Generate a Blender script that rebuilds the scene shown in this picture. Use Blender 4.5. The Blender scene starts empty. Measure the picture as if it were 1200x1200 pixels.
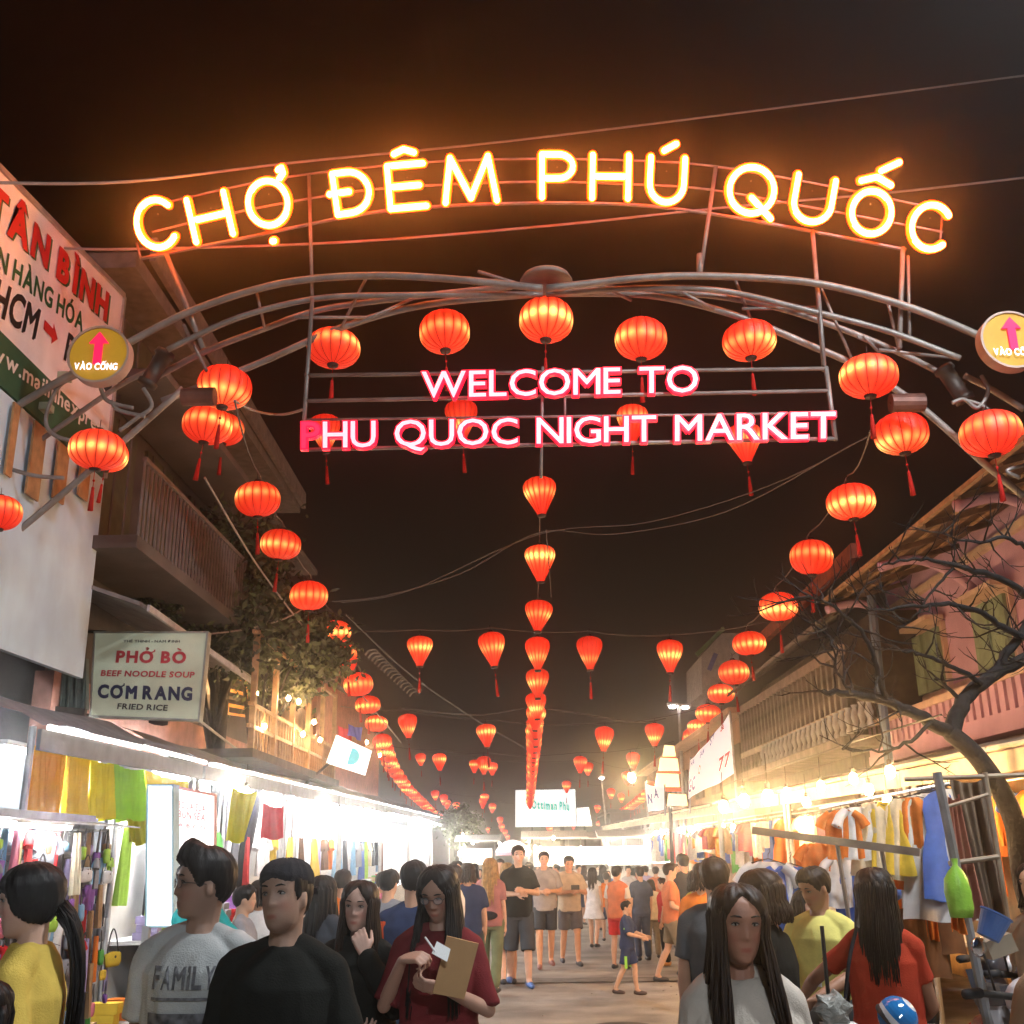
import bpy, bmesh, math, random
import numpy as np
from mathutils import Vector, Matrix, Euler, noise

R = math.radians
PI = math.pi
rnd = random.Random(7)
SC = bpy.context.scene
COL = SC.collection

# ------------------------------------------------------------------ camera
FPX, W0 = 1258.0, 1200.0
CAM = Vector((0, 0, 1.65))
PITCH, YAW, ROLL = 0.3065649525974215, 0.009428363386449368, R(-0.8)
cm = Matrix.Rotation(YAW, 4, 'Z') @ Matrix.Rotation(PI / 2 + PITCH, 4, 'X') @ Matrix.Rotation(ROLL, 4, 'Z')
cd = bpy.data.cameras.new('camera')
cd.sensor_width = 36
cd.lens = 36 * FPX / W0
cd.clip_end = 600
cam = bpy.data.objects.new('camera', cd)
COL.objects.link(cam)
cam.matrix_world = Matrix.Translation(CAM) @ cm
SC.camera = cam
CM3 = cm.to_3x3()

def at(px, py, Y=None, X=None, Z=None, D=None):
    """world point seen at photograph pixel (px,py) on the plane y=Y, x=X or z=Z (or at camera depth D)"""
    d = CM3 @ Vector(((px - 600) / FPX, -(py - 600) / FPX, -1))
    if D is not None: t = D
    elif Y is not None: t = Y / d.y
    elif X is not None: t = X / d.x
    else: t = (Z - CAM.z) / d.z
    return CAM + d * t

# ------------------------------------------------------------------ night sky, exposure
wd = bpy.data.worlds.new('World')
SC.world = wd
wd.use_nodes = True
nt = wd.node_tree
bg = nt.nodes['Background']
tc = nt.nodes.new('ShaderNodeTexCoord')
sx = nt.nodes.new('ShaderNodeSeparateXYZ')
cr = nt.nodes.new('ShaderNodeValToRGB')
nt.links.new(tc.outputs['Generated'], sx.inputs[0])
nt.links.new(sx.outputs['Z'], cr.inputs[0])
cr.color_ramp.elements[0].position = 0.0
cr.color_ramp.elements[0].color = (0.026, 0.021, 0.018, 1)
cr.color_ramp.elements[1].position = 0.72
cr.color_ramp.elements[1].color = (0.0066, 0.0020, 0.0008, 1)
e = cr.color_ramp.elements.new(0.18); e.color = (0.012, 0.0075, 0.0050, 1)
e = cr.color_ramp.elements.new(0.42); e.color = (0.0062, 0.0024, 0.0012, 1)
nt.links.new(cr.outputs[0], bg.inputs['Color'])
bg.inputs['Strength'].default_value = 1.0
SC.view_settings.view_transform = 'Standard'
SC.view_settings.look = 'None'
SC.view_settings.exposure = 0.0
SC.view_settings.gamma = 1.0
SC.view_settings.use_curve_mapping = False
SC.cycles.max_bounces = 5
SC.cycles.diffuse_bounces = 3
SC.cycles.glossy_bounces = 2
SC.cycles.transmission_bounces = 4
SC.cycles.transparent_max_bounces = 8
SC.cycles.volume_bounces = 0
SC.cycles.sample_clamp_indirect = 3.0
SC.cycles.use_denoising = True
SC.cycles.use_light_tree = True
SC.cycles.caustics_reflective = False
SC.cycles.caustics_refractive = False

# ------------------------------------------------------------------ materials
MATS = {}
def mat(name, col=(.5, .5, .5), rough=.7, metal=0., var=.18, scale=6., bump=.0, bscale=40., emit=None, estr=0., spec=.4, alpha=1., sub=None, trans=0., dirt=0.):
    if name in MATS: return MATS[name]
    m = bpy.data.materials.new(name); m.use_nodes = True
    n = m.node_tree; b = n.nodes['Principled BSDF']
    b.inputs['Roughness'].default_value = rough
    b.inputs['Metallic'].default_value = metal
    b.inputs['Specular IOR Level'].default_value = spec
    if trans: b.inputs['Transmission Weight'].default_value = trans
    b.inputs['Alpha'].default_value = alpha
    t = n.nodes.new('ShaderNodeTexCoord')
    if var > 0:
        nz = n.nodes.new('ShaderNodeTexNoise'); nz.inputs['Scale'].default_value = scale; nz.inputs['Detail'].default_value = 6
        n.links.new(t.outputs['Object'], nz.inputs['Vector'])
        r = n.nodes.new('ShaderNodeValToRGB')
        c0 = [max(0, c * (1 - var * 1.6)) for c in col]; c1 = [min(1, c * (1 + var)) for c in col]
        r.color_ramp.elements[0].position = .3; r.color_ramp.elements[1].position = .7
        r.color_ramp.elements[0].color = (*c0, 1); r.color_ramp.elements[1].color = (*c1, 1)
        n.links.new(nz.outputs['Fac'], r.inputs[0])
        out = r.outputs[0]
        if dirt > 0:
            n2 = n.nodes.new('ShaderNodeTexNoise'); n2.inputs['Scale'].default_value = scale * .23; n2.inputs['Detail'].default_value = 9; n2.inputs['Roughness'].default_value = .75
            mp = n.nodes.new('ShaderNodeMapping'); mp.inputs['Scale'].default_value = (1, 1, .35)
            n.links.new(t.outputs['Object'], mp.inputs[0]); n.links.new(mp.outputs[0], n2.inputs['Vector'])
            r2 = n.nodes.new('ShaderNodeValToRGB'); r2.color_ramp.elements[0].position = .42; r2.color_ramp.elements[1].position = .68
            r2.color_ramp.elements[0].color = (0, 0, 0, 1); r2.color_ramp.elements[1].color = (dirt, dirt, dirt, 1)
            n.links.new(n2.outputs['Fac'], r2.inputs[0])
            mx = n.nodes.new('ShaderNodeMixRGB'); mx.inputs['Color2'].default_value = (col[0] * .35, col[1] * .32, col[2] * .27, 1)
            n.links.new(r2.outputs[0], mx.inputs[0]); n.links.new(out, mx.inputs['Color1']); out = mx.outputs[0]
        n.links.new(out, b.inputs['Base Color'])
    else:
        b.inputs['Base Color'].default_value = (*col, 1)
    if bump > 0:
        nb = n.nodes.new('ShaderNodeTexNoise'); nb.inputs['Scale'].default_value = bscale; nb.inputs['Detail'].default_value = 4
        n.links.new(t.outputs['Object'], nb.inputs['Vector'])
        bp = n.nodes.new('ShaderNodeBump'); bp.inputs['Strength'].default_value = bump; bp.inputs['Distance'].default_value = .02
        n.links.new(nb.outputs['Fac'], bp.inputs['Height']); n.links.new(bp.outputs[0], b.inputs['Normal'])
    if emit:
        b.inputs['Emission Color'].default_value = (*emit, 1); b.inputs['Emission Strength'].default_value = estr
    MATS[name] = m
    return m

def vmat(name, rough=.6, spec=.4, sss=0., bump=0., bscale=60.):
    """principled material coloured by the mesh's own 'Col' attribute (skin tone, prints)"""
    if name in MATS: return MATS[name]
    m = mat(name, (.5, .5, .5), rough, var=0, spec=spec, bump=bump, bscale=bscale)
    n = m.node_tree; b = n.nodes['Principled BSDF']
    a = n.nodes.new('ShaderNodeAttribute'); a.attribute_name = 'Col'
    n.links.new(a.outputs['Color'], b.inputs['Base Color'])
    if sss:
        b.inputs['Subsurface Weight'].default_value = sss; b.inputs['Subsurface Radius'].default_value = (.02, .008, .004)
    return m

def cloth(name, col, trans=0.):
    m = mat(name, col, .9, var=.12, scale=9, bump=.25, bscale=180, spec=.15)
    if trans:
        n = m.node_tree; b = n.nodes['Principled BSDF']
        tl = n.nodes.new('ShaderNodeBsdfTranslucent'); tl.inputs[0].default_value = (*col, 1)
        mx = n.nodes.new('ShaderNodeMixShader'); mx.inputs[0].default_value = trans
        n.links.new(b.outputs[0], mx.inputs[1]); n.links.new(tl.outputs[0], mx.inputs[2])
        n.links.new(mx.outputs[0], n.nodes['Material Output'].inputs[0])
    return m

def emat(name, col, s):
    if name in MATS: return MATS[name]
    return mat(name, tuple(min(.8, c) for c in col), .4, var=0, emit=col, estr=s)

# ------------------------------------------------------------------ mesh building
class MB:
    def __init__(s): s.v = []; s.f = []; s.mi = []; s.m = 0
    def add(s, vs, fs):
        o = len(s.v); s.v += [tuple(v) for v in vs]
        for f in fs: s.f.append(tuple(i + o for i in f)); s.mi.append(s.m)
        return s
    def box(s, c, d, rot=None):
        x, y, z = d[0] / 2, d[1] / 2, d[2] / 2
        vs = [Vector((i * x, j * y, k * z)) for i in (-1, 1) for j in (-1, 1) for k in (-1, 1)]
        if rot is not None: vs = [rot @ v for v in vs]
        vs = [v + Vector(c) for v in vs]
        return s.add(vs, [(0, 1, 3, 2), (4, 6, 7, 5), (0, 4, 5, 1), (2, 3, 7, 6), (0, 2, 6, 4), (1, 5, 7, 3)])
    def hexa(s, p):   # 8 points: bottom quad 0-3, top quad 4-7
        return s.add(p, [(3, 2, 1, 0), (4, 5, 6, 7), (0, 1, 5, 4), (1, 2, 6, 5), (2, 3, 7, 6), (3, 0, 4, 7)])
    def slab(s, quad, th):   # quad (4 points) thickened along its normal (away from the face)
        q = [Vector(a) for a in quad]
        n = (q[1] - q[0]).cross(q[3] - q[0]).normalized()
        return s.hexa([a - n * th for a in q] + q)
    def beam(s, a, b, w, h=None):
        a = Vector(a); b = Vector(b); h = h or w
        d = (b - a); L = d.length; d.normalize()
        up = Vector((0, 0, 1)) if abs(d.z) < .95 else Vector((0, 1, 0))
        x = d.cross(up).normalized(); u = x.cross(d)
        M = Matrix((x, d, u)).transposed()
        return s.box((a + b) / 2, (w, L, h), M)
    def frame(s, quad, t, d, front=.01):
        q = [Vector(a) for a in quad]; n = (q[1] - q[0]).cross(q[3] - q[0]).normalized()
        for i in range(4):
            a, b = q[i], q[(i + 1) % 4]; e = (b - a).normalized(); o = e.cross(n)   # outward
            A = a - e * t * (i % 2 == 0); B = b + e * t * (i % 2 == 0)
            s.hexa([A - n * d, B - n * d, B - n * d + o * t, A - n * d + o * t, A + n * front, B + n * front, B + n * front + o * t, A + n * front + o * t])
        return s
    def tube(s, pts, r, n=8, cap=True):
        pts = [Vector(p) for p in pts]; N = len(pts)
        rs = r if isinstance(r, (list, tuple)) else [r] * N
        tg = []
        for i in range(N):
            t = pts[min(i + 1, N - 1)] - pts[max(i - 1, 0)]
            tg.append(t.normalized() if t.length > 1e-9 else Vector((0, 0, 1)))
        ref = Vector((0, 0, 1)) if abs(tg[0].z) < .9 else Vector((1, 0, 0))
        x = tg[0].cross(ref).normalized()
        vs = []; fs = []
        for i in range(N):
            x = (x - tg[i] * x.dot(tg[i]))
            x = x.normalized() if x.length > 1e-6 else tg[i].orthogonal().normalized()
            y = tg[i].cross(x)
            for k in range(n):
                a = 2 * PI * k / n
                vs.append(pts[i] + (x * math.cos(a) + y * math.sin(a)) * rs[i])
        for i in range(N - 1):
            for k in range(n):
                fs.append((i * n + k, i * n + (k + 1) % n, (i + 1) * n + (k + 1) % n, (i + 1) * n + k))
        if cap:
            fs.append(tuple(range(n - 1, -1, -1))); fs.append(tuple((N - 1) * n + k for k in range(n)))
        return s.add(vs, fs)
    def lathe(s, prof, n=24, c=(0, 0, 0), mod=None, M=None):
        vs = []; fs = []; c = Vector(c)
        for r, z in prof:
            for k in range(n):
                a = 2 * PI * k / n; q = r * (mod(a, z) if mod else 1)
                v = Vector((q * math.cos(a), q * math.sin(a), z))
                if M is not None: v = M @ v
                vs.append(v + c)
        for i in range(len(prof) - 1):
            for k in range(n):
                fs.append((i * n + k, i * n + (k + 1) % n, (i + 1) * n + (k + 1) % n, (i + 1) * n + k))
        return s.add(vs, fs)
    def ball(s, c, r, n=10, m=6, sc=(1, 1, 1), M=None):
        prof = [(max(1e-4, math.sin(PI * i / m)) * r, -math.cos(PI * i / m) * r) for i in range(m + 1)]
        S = Matrix.Diagonal(sc)
        return s.lathe(prof, n, c, M=(M @ S) if M is not None else S)
    def grid(s, fn, nu, nv):
        vs = [fn(i / nu, j / nv) for j in range(nv + 1) for i in range(nu + 1)]
        fs = [(j * (nu + 1) + i, j * (nu + 1) + i + 1, (j + 1) * (nu + 1) + i + 1, (j + 1) * (nu + 1) + i) for j in range(nv) for i in range(nu)]
        return s.add(vs, fs)
    def mesh(s, name, mats, smooth=False, off=None):
        me = bpy.data.meshes.new(name)
        vs = s.v if off is None else [(v[0] - off[0], v[1] - off[1], v[2] - off[2]) for v in s.v]
        me.from_pydata(vs, [], s.f)
        for m in (mats if isinstance(mats, (list, tuple)) else [mats]): me.materials.append(m)
        if any(s.mi): me.polygons.foreach_set('material_index', s.mi)
        if smooth: me.polygons.foreach_set('use_smooth', [True] * len(me.polygons))
        me.update()
        return me

def wloc(o):
    v = Vector((0, 0, 0))
    while o is not None: v = v + o.location; o = o.parent
    return v

def tag(o, label=None, cat=None, group=None, kind=None):
    if label: o['label'] = label
    if cat: o['category'] = cat
    if group: o['group'] = group
    if kind: o['kind'] = kind
    return o

def link(name, me, parent=None, loc=(0, 0, 0)):
    o = bpy.data.objects.new(name, me); COL.objects.link(o)
    o.location = loc
    if parent is not None: o.parent = parent
    return o

def build(mb, name, mats, parent=None, smooth=False, local=False, base=None):
    """link a builder whose vertices are in world coordinates (local=True: in the parent's)"""
    if parent is not None:
        off = None if local else wloc(parent)
        return link(name, mb.mesh(name, mats, smooth, off), parent)
    if base is None:
        a = np.array(mb.v); base = ((a[:, 0].min() + a[:, 0].max()) / 2, (a[:, 1].min() + a[:, 1].max()) / 2, a[:, 2].min())
    return link(name, mb.mesh(name, mats, smooth, base), None, base)

def thing(name, label, cat, loc=(0, 0, 0), rz=0., group=None):
    o = bpy.data.objects.new(name, None); COL.objects.link(o)
    o.location = loc; o.rotation_euler = (0, 0, rz)
    o.empty_display_size = .1
    return tag(o, label, cat, group)

def struct(mb, name, mats, **k):
    o = build(mb, name, mats, **k); o['kind'] = 'structure'; return o

def copy_tree(o, parent=None, loc=None, rz=None, label=None):
    c = o.copy(); COL.objects.link(c); c.parent = parent
    if loc is not None: c.location = loc
    if rz is not None: c.rotation_euler = (0, 0, rz)
    if label: c['label'] = label
    for ch in list(o.children): copy_tree(ch, c)
    return c

GL = {}
# letters with Vietnamese marks: (base letter, strokes above it in fractions of its width / text units)
HOOK = [(.48, .07, .56, .10), (.56, .10, .60, .15), (.60, .15, .52, .19), (.52, .19, .44, .17)]
HORN = [(.86, -.10, 1.04, -.02), (1.04, -.02, 1.04, .05)]
HAT = [(.24, .05, .50, .14), (.50, .14, .76, .05)]
ACC = {'Ò': ('O', [(.36, .17, .58, .07)]), 'Ơ': ('O', HORN), 'Ở': ('O', HORN + HOOK), 'Ổ': ('O', HAT + [(.80, .12, .92, .20)]), 'Ố': ('O', HAT + [(.62, .20, .86, .28)]), 'Ế': ('E', HAT + [(.62, .20, .86, .28)]), 'Ể': ('E', HAT + [(.8, .12, .95, .2)]), 'Ị': ('I', [(.3, -.84, .7, -.84)]), 'Ầ': ('A', HAT), 'Ả': ('A', HOOK)}
def glyph(ch, bold=0., extr=0.):
    k = (ch, bold, extr)
    if k in GL: return GL[k]
    if ch in ACC:
        v, f = glyph(ACC[ch][0], bold, extr); v = list(v); f = list(f)
        x0 = min(p.x for p in v); x1 = max(p.x for p in v); tp = max(p.y for p in v); tk = .035 + bold
        for (ax, ay, bx, by) in ACC[ch][1]:
            a = Vector((x0 + (x1 - x0) * ax, tp + ay, .0015)); b = Vector((x0 + (x1 - x0) * bx, tp + by, .0015)); d = (b - a).normalized(); n = Vector((-d.y, d.x, 0)) * tk * .5; o = len(v)
            a = a - d * tk * .4; b = b + d * tk * .4
            v += [a - n, b - n, b + n, a + n]; f.append((o, o + 1, o + 2, o + 3))
            if extr:
                v += [q - Vector((0, 0, extr)) for q in v[-4:]]; f += [(o + i, o + 4 + i, o + 4 + (i + 1) % 4, o + (i + 1) % 4) for i in range(4)]
        GL[k] = (v, f); return GL[k]
    cu = bpy.data.curves.new('text', 'FONT'); cu.body = ch; cu.size = 1; cu.extrude = extr
    cu.offset = 0 if ch in 'M' else bold
    cu.resolution_u = 3
    o = bpy.data.objects.new('text', cu); COL.objects.link(o)
    me = bpy.data.meshes.new_from_object(o)
    vs = [v.co.copy() for v in me.vertices]; fs = [tuple(p.vertices) for p in me.polygons]
    bpy.data.objects.remove(o); bpy.data.curves.remove(cu); bpy.data.meshes.remove(me)
    if ch in 'M' and bold > 0 and vs:   # this glyph cannot be offset: strike it several times, each a hair deeper
        v0, f0 = list(vs), list(fs); n = len(v0)
        for i, (dx, dy) in enumerate(((-bold, bold * .5), (bold, bold * .5), (-bold, -bold), (bold, -bold))):
            vs += [q + Vector((dx, dy, -.004 * (i + 1))) for q in v0]
            fs += [tuple(a + n * (i + 1) for a in f) for f in f0]
    GL[k] = (vs, fs); return GL[k]

def text_verts(body, bold=0., extr=0., space=1.):
    x = 0; V = []; Fc = []
    for ch in body:
        if ch == ' ': x += .28 * space; continue
        v, f = glyph(ch, bold, extr)
        if not v: continue
        a = min(p.x for p in v); b = max(p.x for p in v); o = len(V)
        V += [Vector((p.x - a + x, p.y, p.z)) for p in v]; Fc += [tuple(i + o for i in q) for q in f]
        x += (b - a) + .085 * space
    return V, Fc

def add_text(mb, body, a, b, h=None, up=None, bold=.0, extr=0., space=1., shear=0., depth=.0, center=False):
    """lay text along a->b (points of the baseline); h is the cap height"""
    vs, fs = text_verts(body, bold, extr, space)
    if not vs: return
    x0 = min(v.x for v in vs); x1 = max(v.x for v in vs)
    cap = .7
    a = Vector(a); b = Vector(b); up = Vector(up or (0, 0, 1)).normalized()
    rx = (b - a) / (x1 - x0)
    n = (b - a).cross(up).normalized()
    mb.add([a + rx * (v.x - x0) + up * (v.y / cap * h) + rx * (v.y * shear) + n * (depth + v.z * h / cap) for v in vs], fs)
# ------------------------------------------------------------------ street arch
M_steel = mat('weathered_steel', (.29, .265, .245), .45, metal=.3, var=.2, scale=5, bump=.15, dirt=.5)
M_dark = mat('dark_metal', (.05, .045, .04), .6, metal=.3, var=.3)
M_wire = mat('wire', (.12, .11, .10), .6, var=.1)
M_neon = emat('orange_led', (1.0, .046, .001), 14.0)
M_core = emat('led_core', (1.0, .30, .05), 50.0)
M_gold = mat('gold_panel', (.42, .24, .02), .5, var=.1, emit=(.42, .22, .01), estr=.55)
AY = 9.0

def px_path(pts, Y, sub=6):
    """smooth path through photograph pixels on the plane y=Y (Y may be a pair start,end)"""
    P = []
    n = len(pts) - 1
    for i, (x, y) in enumerate(pts):
        yy = Y if not isinstance(Y, tuple) else Y[0] + (Y[1] - Y[0]) * i / n
        P.append(at(x, y, Y=yy))
    return spline(P, sub)

def spline(P, sub=6):
    if len(P) < 3: return P
    out = []
    for i in range(len(P) - 1):
        p0 = P[max(i - 1, 0)]; p1 = P[i]; p2 = P[i + 1]; p3 = P[min(i + 2, len(P) - 1)]
        for k in range(sub):
            t = k / sub
            out.append(.5 * ((2 * p1) + (p2 - p0) * t + (2 * p0 - 5 * p1 + 4 * p2 - p3) * t * t + (3 * p1 - p0 - 3 * p2 + p3) * t ** 3))
    out.append(P[-1]); return out

arch = thing('street_arch', 'tall welded steel pipe arch spanning the street with curved tubes', 'archway', (0.25, AY, 0))
tubes = [
    ([(0, 488), (60, 452), (150, 402), (230, 362), (330, 332), (430, 323), (530, 327), (636, 338)], 8.85, .042),
    ([(196, 410), (280, 372), (370, 350), (460, 346), (636, 345)], (8.9, 9.0), .034),
    ([(178, 445), (240, 412), (310, 385), (380, 362), (500, 346), (600, 336)], (9.25, 9.2), .036),
    ([(190, 470), (300, 427), (400, 384), (500, 357), (636, 344)], (9.3, 9.1), .040),
    ([(0, 640), (60, 590), (130, 530), (215, 455)], 9.25, .036),
    ([(0, 548), (70, 500), (140, 452), (185, 430)], 9.3, .030),
    ([(640, 338), (760, 325), (850, 324), (950, 331), (1040, 352), (1110, 377), (1200, 418)], 8.85, .042),
    ([(640, 345), (740, 338), (840, 340), (940, 362), (1040, 388), (1125, 420)], (9.0, 8.9), .034),
    ([(640, 336), (800, 343), (900, 358), (980, 383), (1060, 416), (1130, 452)], (9.1, 9.25), .036),
    ([(640, 344), (760, 346), (860, 369), (950, 405), (1010, 432), (1080, 478), (1150, 540), (1200, 582)], (9.1, 9.3), .040),
    ([(1130, 440), (1165, 458), (1200, 480)], 9.2, .036),
]
for pts, Y, r in tubes:
    build(MB().tube(px_path(pts, Y), r * .85, 10), 'arch_tube', M_steel, arch, smooth=True)
# legs of the arch outside the frame, down to the ground
for (pa, sx_) in (((0, 488), -1), ((0, 640), -1), ((1200, 418), 1), ((1200, 582), 1)):
    a = at(pa[0], pa[1], Y=8.85 if pa[1] < 500 else 9.3)
    gx = (-6.6 if pa[1] < 500 else -6.1) if sx_ < 0 else (6.6 if pa[1] < 500 else 6.1)
    build(MB().tube(spline([a, Vector(((a.x + gx * 2) / 3, a.y, a.z * .58)), Vector((gx, a.y, 0))]), .042, 10), 'arch_leg', M_steel, arch, smooth=True)
# web braces between the tubes
for a, b in [((300, 340), (310, 384)), ((430, 324), (400, 384)), ((410, 383), (490, 347)), ((345, 372), (430, 372)), ((560, 318), (632, 340)), ((650, 340), (735, 345)),
             ((700, 333), (740, 352)), ((860, 324), (880, 374)), ((800, 343), (840, 364)), ((960, 333), (1000, 425)), ((1005, 395), (1040, 410)), ((1030, 410), (1120, 420)),
             ((1040, 352), (1055, 416)), ((870, 362), (960, 360)), ((215, 380), (245, 440)), ((1012, 394), (1035, 418))]:
    build(MB().tube([at(*a, Y=8.95), at(*b, Y=9.15)], .016, 6), 'brace', M_steel, arch, smooth=True)
# centre plate (shallow dish) and junction collars
c = at(640, 328, Y=9.0)
build(MB().lathe([(.01, .10), (.12, .085), (.22, .03), (.25, -.02), (.235, -.03), (.01, -.02)], 24, c), 'centre_plate', M_steel, arch, smooth=True)
for (px, py, sg) in ((183, 432, 1), (1118, 450, -1)):
    c = at(px, py, Y=9.1)
    mb = MB()
    mb.lathe([(.02, -.19), (.09, -.19), (.095, -.14), (.075, -.13), (.075, .13), (.095, .14), (.09, .19), (.02, .19)], 16, c, M=Matrix.Rotation(sg * .45, 3, 'Y'))
    build(mb, 'hub', mat('hub_metal', (.07, .055, .045), .5, metal=.4, var=.3), arch, smooth=True)
    cb = at(px + (50 if sg > 0 else -55), py + (33 if sg > 0 else 22), Y=9.05)
    build(MB().lathe([(.01, -.15), (.085, -.15), (.085, .15), (.01, .15)], 14, cb, M=Matrix.Rotation(PI / 2, 3, 'Y')), 'hub_sleeve', mat('sleeve', (.16, .07, .05), .5, metal=.3, var=.3), arch, smooth=False)
# bent pipe ornaments
for pts in ([(92, 440), (70, 452), (56, 480), (55, 500), (68, 512), (92, 518)], [(118, 455), (124, 468), (137, 474), (156, 478)], [(130, 470), (138, 480), (155, 485), (170, 488)],
            [(168, 455), (178, 476), (160, 490), (140, 505)], [(0, 545), (20, 552), (45, 558), (75, 560)],
            [(1150, 440), (1158, 458), (1146, 478), (1130, 468), (1116, 472)], [(1135, 470), (1150, 475), (1165, 486)], [(1200, 545), (1180, 552), (1195, 560)]):
    build(MB().tube(px_path(pts, 8.9), .019, 8), 'pipe_scroll', M_steel, arch, smooth=True)

# frame that carries the orange letters
sign = thing('orange_letter_sign', 'glowing orange rounded letters reading CHỢ ĐÊM PHÚ QUỐC high over the street', 'neon sign', at(640, 260, Y=8.8)); frame = sign
for pts, r in (([(165, 303), (290, 278), (430, 250), (530, 241), (636, 238), (740, 240), (830, 250), (950, 271), (1062, 293)], .017),
               ([(178, 272), (290, 246), (420, 224), (530, 216), (636, 213), (740, 216), (830, 222), (950, 243), (1105, 272)], .012),
               ([(200, 236), (320, 210), (450, 194), (540, 188), (636, 186), (740, 188), (830, 194), (950, 214), (1100, 245)], .012)):
    build(MB().tube(px_path(pts, 8.95), r, 6), 'rail', M_steel, frame, smooth=True)
for a, b, r in (((195, 298), (238, 408), .026), ((362, 205), (366, 350), .018), ((839, 195), (820, 325), .022), ((952, 270), (966, 435), .022), ((1058, 290), (1054, 408), .024), ((1064, 300), (1066, 400), .016), ((165, 303), (160, 285), .012), ((1105, 245), (1102, 280), .012), ((820, 298), (820, 322), .032)):
    build(MB().tube([at(*a, Y=8.95), at(*b, Y=8.95)], r, 6), 'post', M_steel, frame, smooth=True)

# orange letters, each a bent LED tube
def arc(cx, cy, rx, ry, a0, a1, n=22):
    return [(cx + rx * math.cos(R(a0 + (a1 - a0) * i / n)), cy + ry * math.sin(R(a0 + (a1 - a0) * i / n))) for i in range(n + 1)]
S_C = [arc(.5, .5, .5, .5, 42, 318)]
S_O = [arc(.5, .5, .5, .5, 0, 360, 32)]
S_H = [[(0, 0), (0, 1)], [(1, 0), (1, 1)], [(0, .5), (1, .5)]]
S_U = [[(0, 1), (0, .42)] + arc(.5, .42, .5, .42, 180, 360, 14)[1:] + [(1, 1)]]
S_D = [[(0, 0), (0, 1), (.35, 1)] + arc(.4, .5, .6, .5, 90, -90, 14) + [(0, 0)], [(-.16, .52), (.42, .52)]]
S_E = [[(1, 1), (0, 1), (0, 0), (1, 0)], [(0, .5), (.85, .5)], [(.22, 1.27), (.5, 1.36), (.78, 1.27)]]
S_M = [[(0, 0), (.13, 1), (.5, .08), (.87, 1), (1, 0)]]
S_P = [[(0, 0), (0, 1), (.5, 1)] + arc(.55, .72, .45, .28, 90, -90, 12) + [(0, .44)]]
LET = [('C', 185, 262, 46, 56, 12, S_C), ('H', 247, 254, 44, 50, 13, S_H),
       ('Ợ', 315, 238, 46, 52, 9, S_O + [[(.86, .98), (1.0, 1.12), (.98, 1.24), (.88, 1.20)], [(.46, -.36), (.50, -.36)]]),
       ('Đ', 413, 225, 40, 48, 8, S_D), ('Ê', 477, 218, 42, 50, 5, S_E), ('M', 551, 210, 60, 52, 3, S_M),
       ('P', 653, 206, 36, 50, 0, S_P), ('H', 715, 207, 42, 50, -1, S_H), ('Ú', 781, 211, 40, 52, -3, S_U + [[(.38, 1.16), (.72, 1.32)]]),
       ('Q', 880, 223, 52, 54, -7, S_O + [[(.52, .34), (1.0, -.06)]]), ('U', 952, 234, 44, 52, -10, S_U),
       ('Ố', 1020, 249, 46, 50, -9, S_O + [[(.12, 1.20), (.5, 1.34), (.88, 1.20)], [(.58, 1.50), (1.0, 1.76)]]),
       ('C', 1090, 266, 46, 52, -12, S_C)]
M_case = mat('letter_case', (.5, .2, .03), .5, var=0)
for nm, cx, cy, w, h, ang, st in LET:
    mb = MB(); co_ = MB(); ca, sa = math.cos(R(ang)), math.sin(R(ang))
    for s_ in st:
        P = []
        for (u, v) in s_:
            lx, ly = (u - .5) * w, (v - .5) * h
            P.append(at(cx + lx * ca - ly * sa, cy - (lx * sa + ly * ca), Y=8.8))
        runs = [[P[0]]]
        for i in range(1, len(P)):
            runs[-1].append(P[i])
            if i + 1 < len(P) and (P[i] - P[i - 1]).angle(P[i + 1] - P[i]) > .6: runs.append([P[i]])
        for q in runs:
            mb.tube(q, .045, 8)
            for e_ in (q[0], q[-1]): mb.ball(e_, .0445, 8, 6)
            q2 = [v + Vector((0, -.024, -.017)) for v in q]; co_.tube(q2, .029, 8)
            for e_ in (q2[0], q2[-1]): co_.ball(e_, .0285, 8, 6)
    build(co_, 'light_tube', M_core, build(mb, 'letter', M_neon, sign, smooth=True), smooth=True)
for i, (nm, cx, cy, w, h, ang, st) in enumerate(LET):
    build(MB().beam(at(cx, cy - h * .2, Y=8.82), at(cx, cy - h * .2, Y=8.94), .012), 'standoff', M_steel, sign)

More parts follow.
